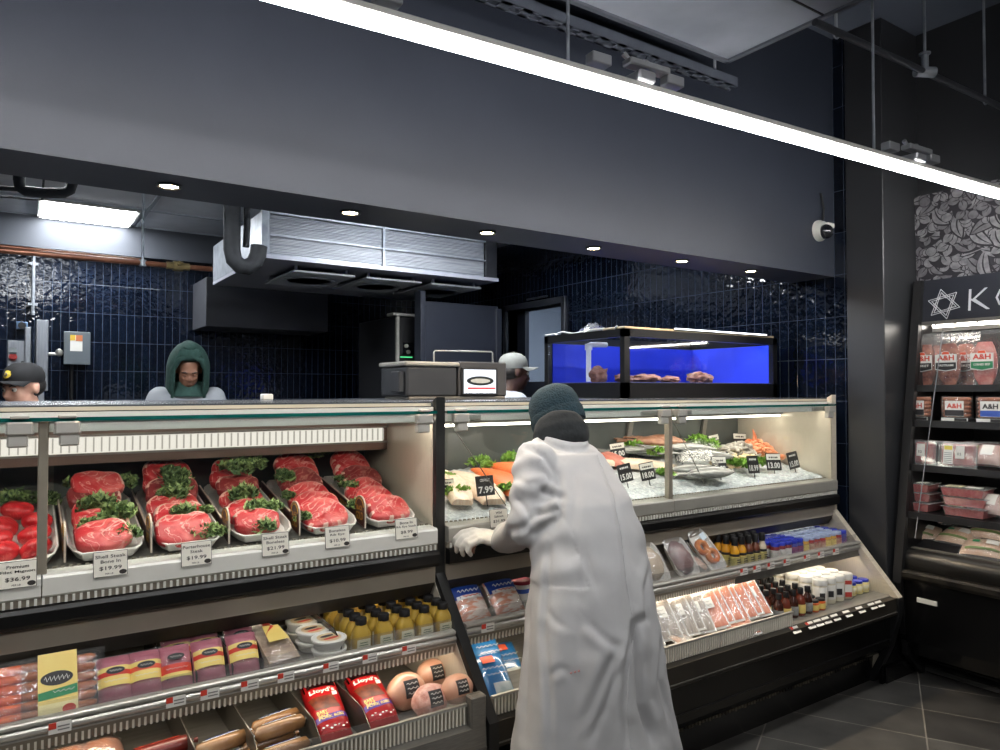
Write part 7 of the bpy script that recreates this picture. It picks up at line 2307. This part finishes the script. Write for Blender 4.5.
# ---------------------------------------------------------------- the person in the long white coat
def pt(u, v, dep): return CP + ray(u, v) * dep
d = thing('person', 'person in long white coat and teal knit hat leaning over the seafood case', 'person', (1.40, 1.58, 0))
O = Vector((1.40, 1.58, 0))
rows = [(452, 565, .122, 2.40), (470, 568, .155, 2.37), (500, 579, .176, 2.31), (540, 588, .184, 2.25), (580, 592, .194, 2.20), (640, 594, .214, 2.15), (700, 595, .240, 2.12), (750, 597, .262, 2.10), (790, 598, .276, 2.09)]
prof = []
for (v, u, hw, dep) in rows:
    p = pt(u, v, dep) - O
    prof.append((p, hw / .93, hw / .93 * (.66 if v > 680 else .72 if v > 480 else .66)))
neck = pt(562, 436, 2.45) - O
head = pt(555, 419, 2.55) - O
hip = prof[4][0] + Vector((0, .02, -.03))
shL, elL, wrL = pt(536, 464, 2.31) - O, pt(525, 528, 2.20) - O, Vector((1.375, 2.035, .918)) - O
shR, elR, wrR = pt(590, 466, 2.42) - O, Vector((1.74, 1.93, .99)) - O, Vector((1.64, 2.015, .965)) - O
HMs = Matrix.Translation(head) @ Matrix.Rotation(PI + .12, 4, 'Z') @ Matrix.Rotation(.42, 4, 'X')
gl = frame(wrL, (-1, .12, .22), (-.1, -.35, 1))
gr = frame(wrR, (-1, .06, .05), (0, -.3, 1))
mb = MB()
head_forms(mb, HMs @ Matrix.Scale(.88, 4))
chain(mb, [head + Vector((0, -.02, -.05)), neck + Vector((0, .0, -.04))], [.044, .046])
mb.loft([[p + Vector((rx * .8 * math.cos(a), ry * .75 * math.sin(a), 0)) for a in [2 * PI * i / 20 for i in range(20)]] for p, rx, ry in prof[4::-1]])
for sh, el, wr, g in ((shL, elL, wrL, gl), (shR, elR, wrR, gr)):
    chain(mb, [sh, el, wr], [.055, .042, .029])
    hand_forms(mb, g, .75)
for s in (-1, 1):
    chain(mb, [hip + Vector((s * .09, 0, 0)), Vector((s * .09, .03, .47)), Vector((s * .10, .0, .09))], [.09, .056, .04])
    mb.ell((s * .115, .06, .045), (.042, .12, .045))
put('body', remesh(mb, .009, 'body', [M_skin1], 3), d)
eyes(d, HMs @ Matrix.Scale(.88, 4), M_skin1)
# the coat: body, flared skirt, sleeves and collar in one cloth
mb = MB()
mb.loft([[p + Vector((rx * math.cos(a), ry * math.sin(a), 0)) for a in [2 * PI * i / 36 for i in range(36)]] for p, rx, ry in prof[::-1]])
tl = (neck - prof[0][0])
mb.loft([[c + Vector((rx * math.cos(a), ry * math.sin(a), -.25 * ry * math.sin(a) * 0 + .35 * ry * math.sin(a))) for a in [2 * PI * i / 28 for i in range(28)]] for c, rx, ry in ((prof[1][0] + Vector((0, .0, .0)), .15, .10), (prof[0][0] + tl * .25, .135, .09), (prof[0][0] + tl * .6, .092, .078), (neck + Vector((.004, -.012, -.030)), .076, .070), (neck + Vector((.004, -.010, .002)), .082, .076))])
chain(mb, [shL, shL * .5 + elL * .5 + Vector((-.008, -.012, .0)), elL, elL * .5 + wrL * .5 + Vector((0, 0, -.008)), wrL + (elL - wrL) * .12], [.074, .066, .060, .055, .048], 18)
chain(mb, [shR, shR * .5 + elR * .5, elR, elR * .5 + wrR * .5, wrR + (elR - wrR) * .12], [.060, .062, .056, .052, .046], 18)


def coat_disp(p, n):
    z = p.z
    a = math.atan2(p.y - .1, p.x - .04)
    k = min(1, max(0, (1.02 - z) / .7))
    f = .012 * k * (math.sin(7 * a + 2.2 * z + 1.3 * noise.noise(p * 3)) * .6 + math.sin(13 * a - 3 * z) * .4)
    f += .006 * noise.noise(Vector((p.x * 7, p.y * 7, z * 3.5))) + .0035 * noise.noise(Vector((p.x * 18 + z * 9, p.y * 18, z * 16)))
    # drag lines from the arm pits and the waist
    f += .003 * math.exp(-((z - .98) / .10) ** 2) * math.sin(38 * z + 9 * p.x)
    if p.x < prof[3][0].x - .13 and z > .86:      # creased sleeve
        f += .0042 * math.sin(62 * (z + .55 * p.y) + 2 * noise.noise(p * 11))
    return f


coat_me = remesh(mb, .0066, 'coat', [M_coat], 9, disp=coat_disp)
bv = BVHTree.FromPolygons([v.co.copy() for v in coat_me.vertices], [tuple(p.vertices) for p in coat_me.polygons])


def on_coat(p0, dirv, off=.0008):
    h = bv.ray_cast(Vector(p0), Vector(dirv).normalized())
    return None if h[0] is None else h[0] + h[1] * off


def on_line(px):
    P = []
    for (a, b) in zip(px, px[1:]):
        for i in range(7):
            h = on_coat(CP - O, ray(a[0] + (b[0] - a[0]) * i / 6, a[1] + (b[1] - a[1]) * i / 6), 0)
            if h is not None: P.append(h)
    Q = []
    for a, b in zip(P, P[1:]):
        n = max(1, int((b - a).length / .003))
        Q += [a + (b - a) * (i / n) for i in range(n)]
    return Q + P[-1:]


# creases of the cloth: (line, depth, width, height of the roll beside it, offset of the roll)
CREASE = [([(524, 447), (544, 456), (556, 474), (562, 495), (560, 515), (551, 533)], .007, .011, .003, .024),
          ([(562, 497), (550, 494), (539, 490)], .009, .010, .006, .022), ([(561, 508), (548, 513), (535, 515)], .010, .010, .006, .022), ([(558, 518), (544, 527), (531, 534)], .008, .010, .005, .022),
          ([(514, 497), (524, 506), (533, 522)], .007, .009, .004, .02), ([(516, 478), (528, 484), (540, 482)], .004, .012, .003, .024), ([(509, 530), (522, 528), (534, 518)], .006, .010, .004, .022),
          ([(550, 538), (547, 588), (544, 634), (549, 693), (551, 750)], .008, .010, .004, .022),
          ([(599, 461), (614, 495), (621, 533), (626, 579), (632, 618)], .0035, .008, .0015, .02),
          ([(634, 623), (638, 659), (641, 705), (653, 742)], .020, .013, .007, -.03), ([(633, 625), (626, 671), (624, 707), (628, 755)], .006, .009, .006, .02),
          ([(617, 648), (600, 690), (585, 725)], .007, .014, .005, .03), ([(621, 666), (606, 706), (590, 742)], .006, .013, .005, .028), ([(588, 622), (605, 638), (619, 648)], .006, .012, .004, .026),
          ([(585, 552), (592, 574), (597, 592)], .005, .013, .003, .026), ([(652, 560), (646, 590), (648, 618), (634, 624)], .007, .014, .005, .03), ([(662, 640), (660, 680), (668, 715)], .008, .016, .006, .034),
          ([(546, 610), (556, 622), (566, 628)], .004, .010, .003, .02), ([(549, 676), (560, 668), (570, 672)], .004, .010, .003, .02), ([(573, 470), (576, 500), (572, 530)], .004, .016, .002, .03), ([(530, 600), (527, 660), (524, 735)], .006, .018, .004, .034)]
co_ = [v.co.copy() for v in coat_me.vertices]
nm_ = [v.normal.copy() for v in coat_me.vertices]
dsp = [0.0] * len(co_)
from mathutils.kdtree import KDTree
kd = KDTree(len(co_))
for i, c_ in enumerate(co_): kd.insert(c_, i)
kd.balance()
for px, dep, wid, roll_h, off in CREASE:
    P = on_line(px)
    if len(P) < 3: continue
    reach = abs(off) + 3 * wid
    best = {}
    for j, p in enumerate(P):
        t = j / (len(P) - 1)
        fade = min(1, 5 * t + .25, 5 * (1 - t) + .25)
        for (c_, i, dd) in kd.find_range(p, reach):
            if nm_[i].dot(nm_[kd.find(p)[1]]) < .2: continue
            if i not in best or dd < best[i][0]:
                q_ = P[min(j + 1, len(P) - 1)] - P[max(j - 1, 0)]
                sd = (c_ - p).cross(q_).dot(nm_[i])
                best[i] = (dd, fade, 1 if sd > 0 else -1)
    for i, (dd, fade, sg) in best.items():
        dsp[i] += fade * (-dep * math.exp(-(dd / wid) ** 2) + roll_h * math.exp(-((sg * dd - off) / (wid * 1.3)) ** 2))
flat = []
for c_, n_, x_ in zip(co_, nm_, dsp): flat += list(c_ + n_ * x_)
coat_me.vertices.foreach_set('co', flat)
coat_me.update()
coat = put('long_coat', coat_me, d)
bv = BVHTree.FromPolygons([v.co.copy() for v in coat_me.vertices], [tuple(p.vertices) for p in coat_me.polygons])


def seam(name, px, r=.0016):
    """a sewn line laid on the cloth"""
    P = [h for h in on_line(px)]
    if len(P) > 3: MB().tube(P, r, 6).build(name, M_coat, coat, 60)


seam('back_seam', [(597, 455), (614, 495), (621, 533), (626, 579), (632, 618)])
seam('vent_edge', [(635, 625), (629, 671), (627, 707), (631, 748)], .0022)
for (u, v) in ((575, 672), (579, 671), (571, 673)):
    h = on_coat(CP - O, ray(u, v), .0012)
    if h is not None: MB().ell(h, (.004, .002, .0025), 8, 6).build('red_stain', mat('faded_red_stain', S(204, 140, 134), .8), coat, 60)
# hat: crown and turned-up ribbed cuff
M_knit = mat('dark_teal_knit', S(28, 50, 60), .95, c2=S(22, 42, 50), ns=60, bump=.5, bs=160)
mb = MB(); mb.T = HMs
def knit(prof_, n=96, rib=.0):
    return [[((r + rib * math.cos(n / 2 * 2 * PI * i / n)) * .93 * math.cos(2 * PI * i / n), .012 + (r + rib * math.cos(n / 2 * 2 * PI * i / n)) * 1.10 * math.sin(2 * PI * i / n), z) for i in range(n)] for r, z in prof_]
mb.loft(knit([(.086, .0), (.090, .03), (.088, .056), (.080, .080), (.065, .099), (.045, .112), (.023, .119), (.004, .121)], 96, .0006))
hat = mb.build('knit_hat', M_knit, d, 60)
mb = MB(); mb.T = HMs
mb.loft(knit([(.086, -.034), (.0925, -.032), (.0945, -.012), (.094, .012), (.091, .020), (.086, .020)], 96, .0013))
mb.build('hat_cuff', M_knit, hat, 60)
# dark scarf or hood bunched between hat and collar
mb = MB()
mb.T = Matrix.Translation(head + (neck - head) * .62) @ Matrix.Rotation(-.42, 4, 'X')
for k, (rr, zz, rad) in enumerate(((.056, .012, .034), (.062, -.014, .036), (.060, -.040, .036), (.052, -.060, .034))):
    pts = [(rr * math.cos(a), rr * 1.05 * math.sin(a) + .0, zz + .006 * math.sin(2 * a + k)) for a in [2 * PI * i / 30 for i in range(31)]]
    mb.tube(pts, rad, 14, False)
mb.T = None
put('dark_scarf', remesh(mb, .008, 'scarf', [mat('charcoal_scarf', S(34, 37, 40), .95, c2=S(28, 31, 34), ns=60, bump=.2)], 4, disp=lambda p, n: .003 * noise.noise(p * 26)), d)
# gloves
M_glove = mat('white_work_glove', S(216, 210, 200), .7, c2=S(206, 200, 190), ns=40, bump=.15)
for g, wr, el in ((gl, wrL, elL), (gr, wrR, elR)):
    mb = MB()
    hand_forms(mb, g, .78, 1.14)
    chain(mb, [wr + (el - wr).normalized() * .07, wr, g @ Vector((.02, 0, 0))], [.041, .036, .030])
    put('glove', remesh(mb, .0045, 'glove', [M_glove], 2, disp=lambda p, n: .0012 * noise.noise(p * 60)), d)
mb = MB()
for s in (-1, 1): chain(mb, [hip + Vector((s * .09, 0, 0)), Vector((s * .09 + .01, .03, .47)), Vector((s * .115, -.01, .10))], [.095, .075, .068])
put('trousers', remesh(mb, .012, 'trousers', [M_denim], 3, disp=lambda p, n: .005 * noise.noise(p * 14)), d)
for s in (-1, 1): put('shoe', remesh(MB().ell((s * .12, .05, .05), (.052, .135, .05)).ell((s * .12, -.03, .06), (.045, .06, .06)), .012, 'shoe', [M_shoe], 2), d)
# ================================================================ camera, world, light balance
cam = bpy.data.cameras.new('camera')
cam.sensor_width = 36.0
cam.lens = FPX / 1000.0 * 36.0
cam.clip_start = 0.02
co = bpy.data.objects.new('camera', cam)
COL.objects.link(co)
M3 = Matrix((CR, CU, -CF)).transposed()
co.matrix_world = Matrix.Translation(CP) @ M3.to_4x4()
SC.camera = co
w = bpy.data.worlds.new('world')
SC.world = w
w.use_nodes = True
w.node_tree.nodes['Background'].inputs[0].default_value = (.6, .7, 1, 1)
w.node_tree.nodes['Background'].inputs[1].default_value = .02
SC.view_settings.view_transform = 'Standard'
SC.view_settings.look = 'None'
SC.view_settings.gamma = 1
SC.view_settings.use_curve_mapping = False
SC.view_settings.exposure = EXPO
SC.cycles.use_denoising = True
SC.cycles.max_bounces = 8
SC.cycles.diffuse_bounces = 3
SC.cycles.glossy_bounces = 3
SC.cycles.transparent_max_bounces = 16
SC.cycles.sample_clamp_indirect = 6
SC.cycles.caustics_reflective = False
SC.cycles.caustics_refractive = False
bpy.context.view_layer.update()
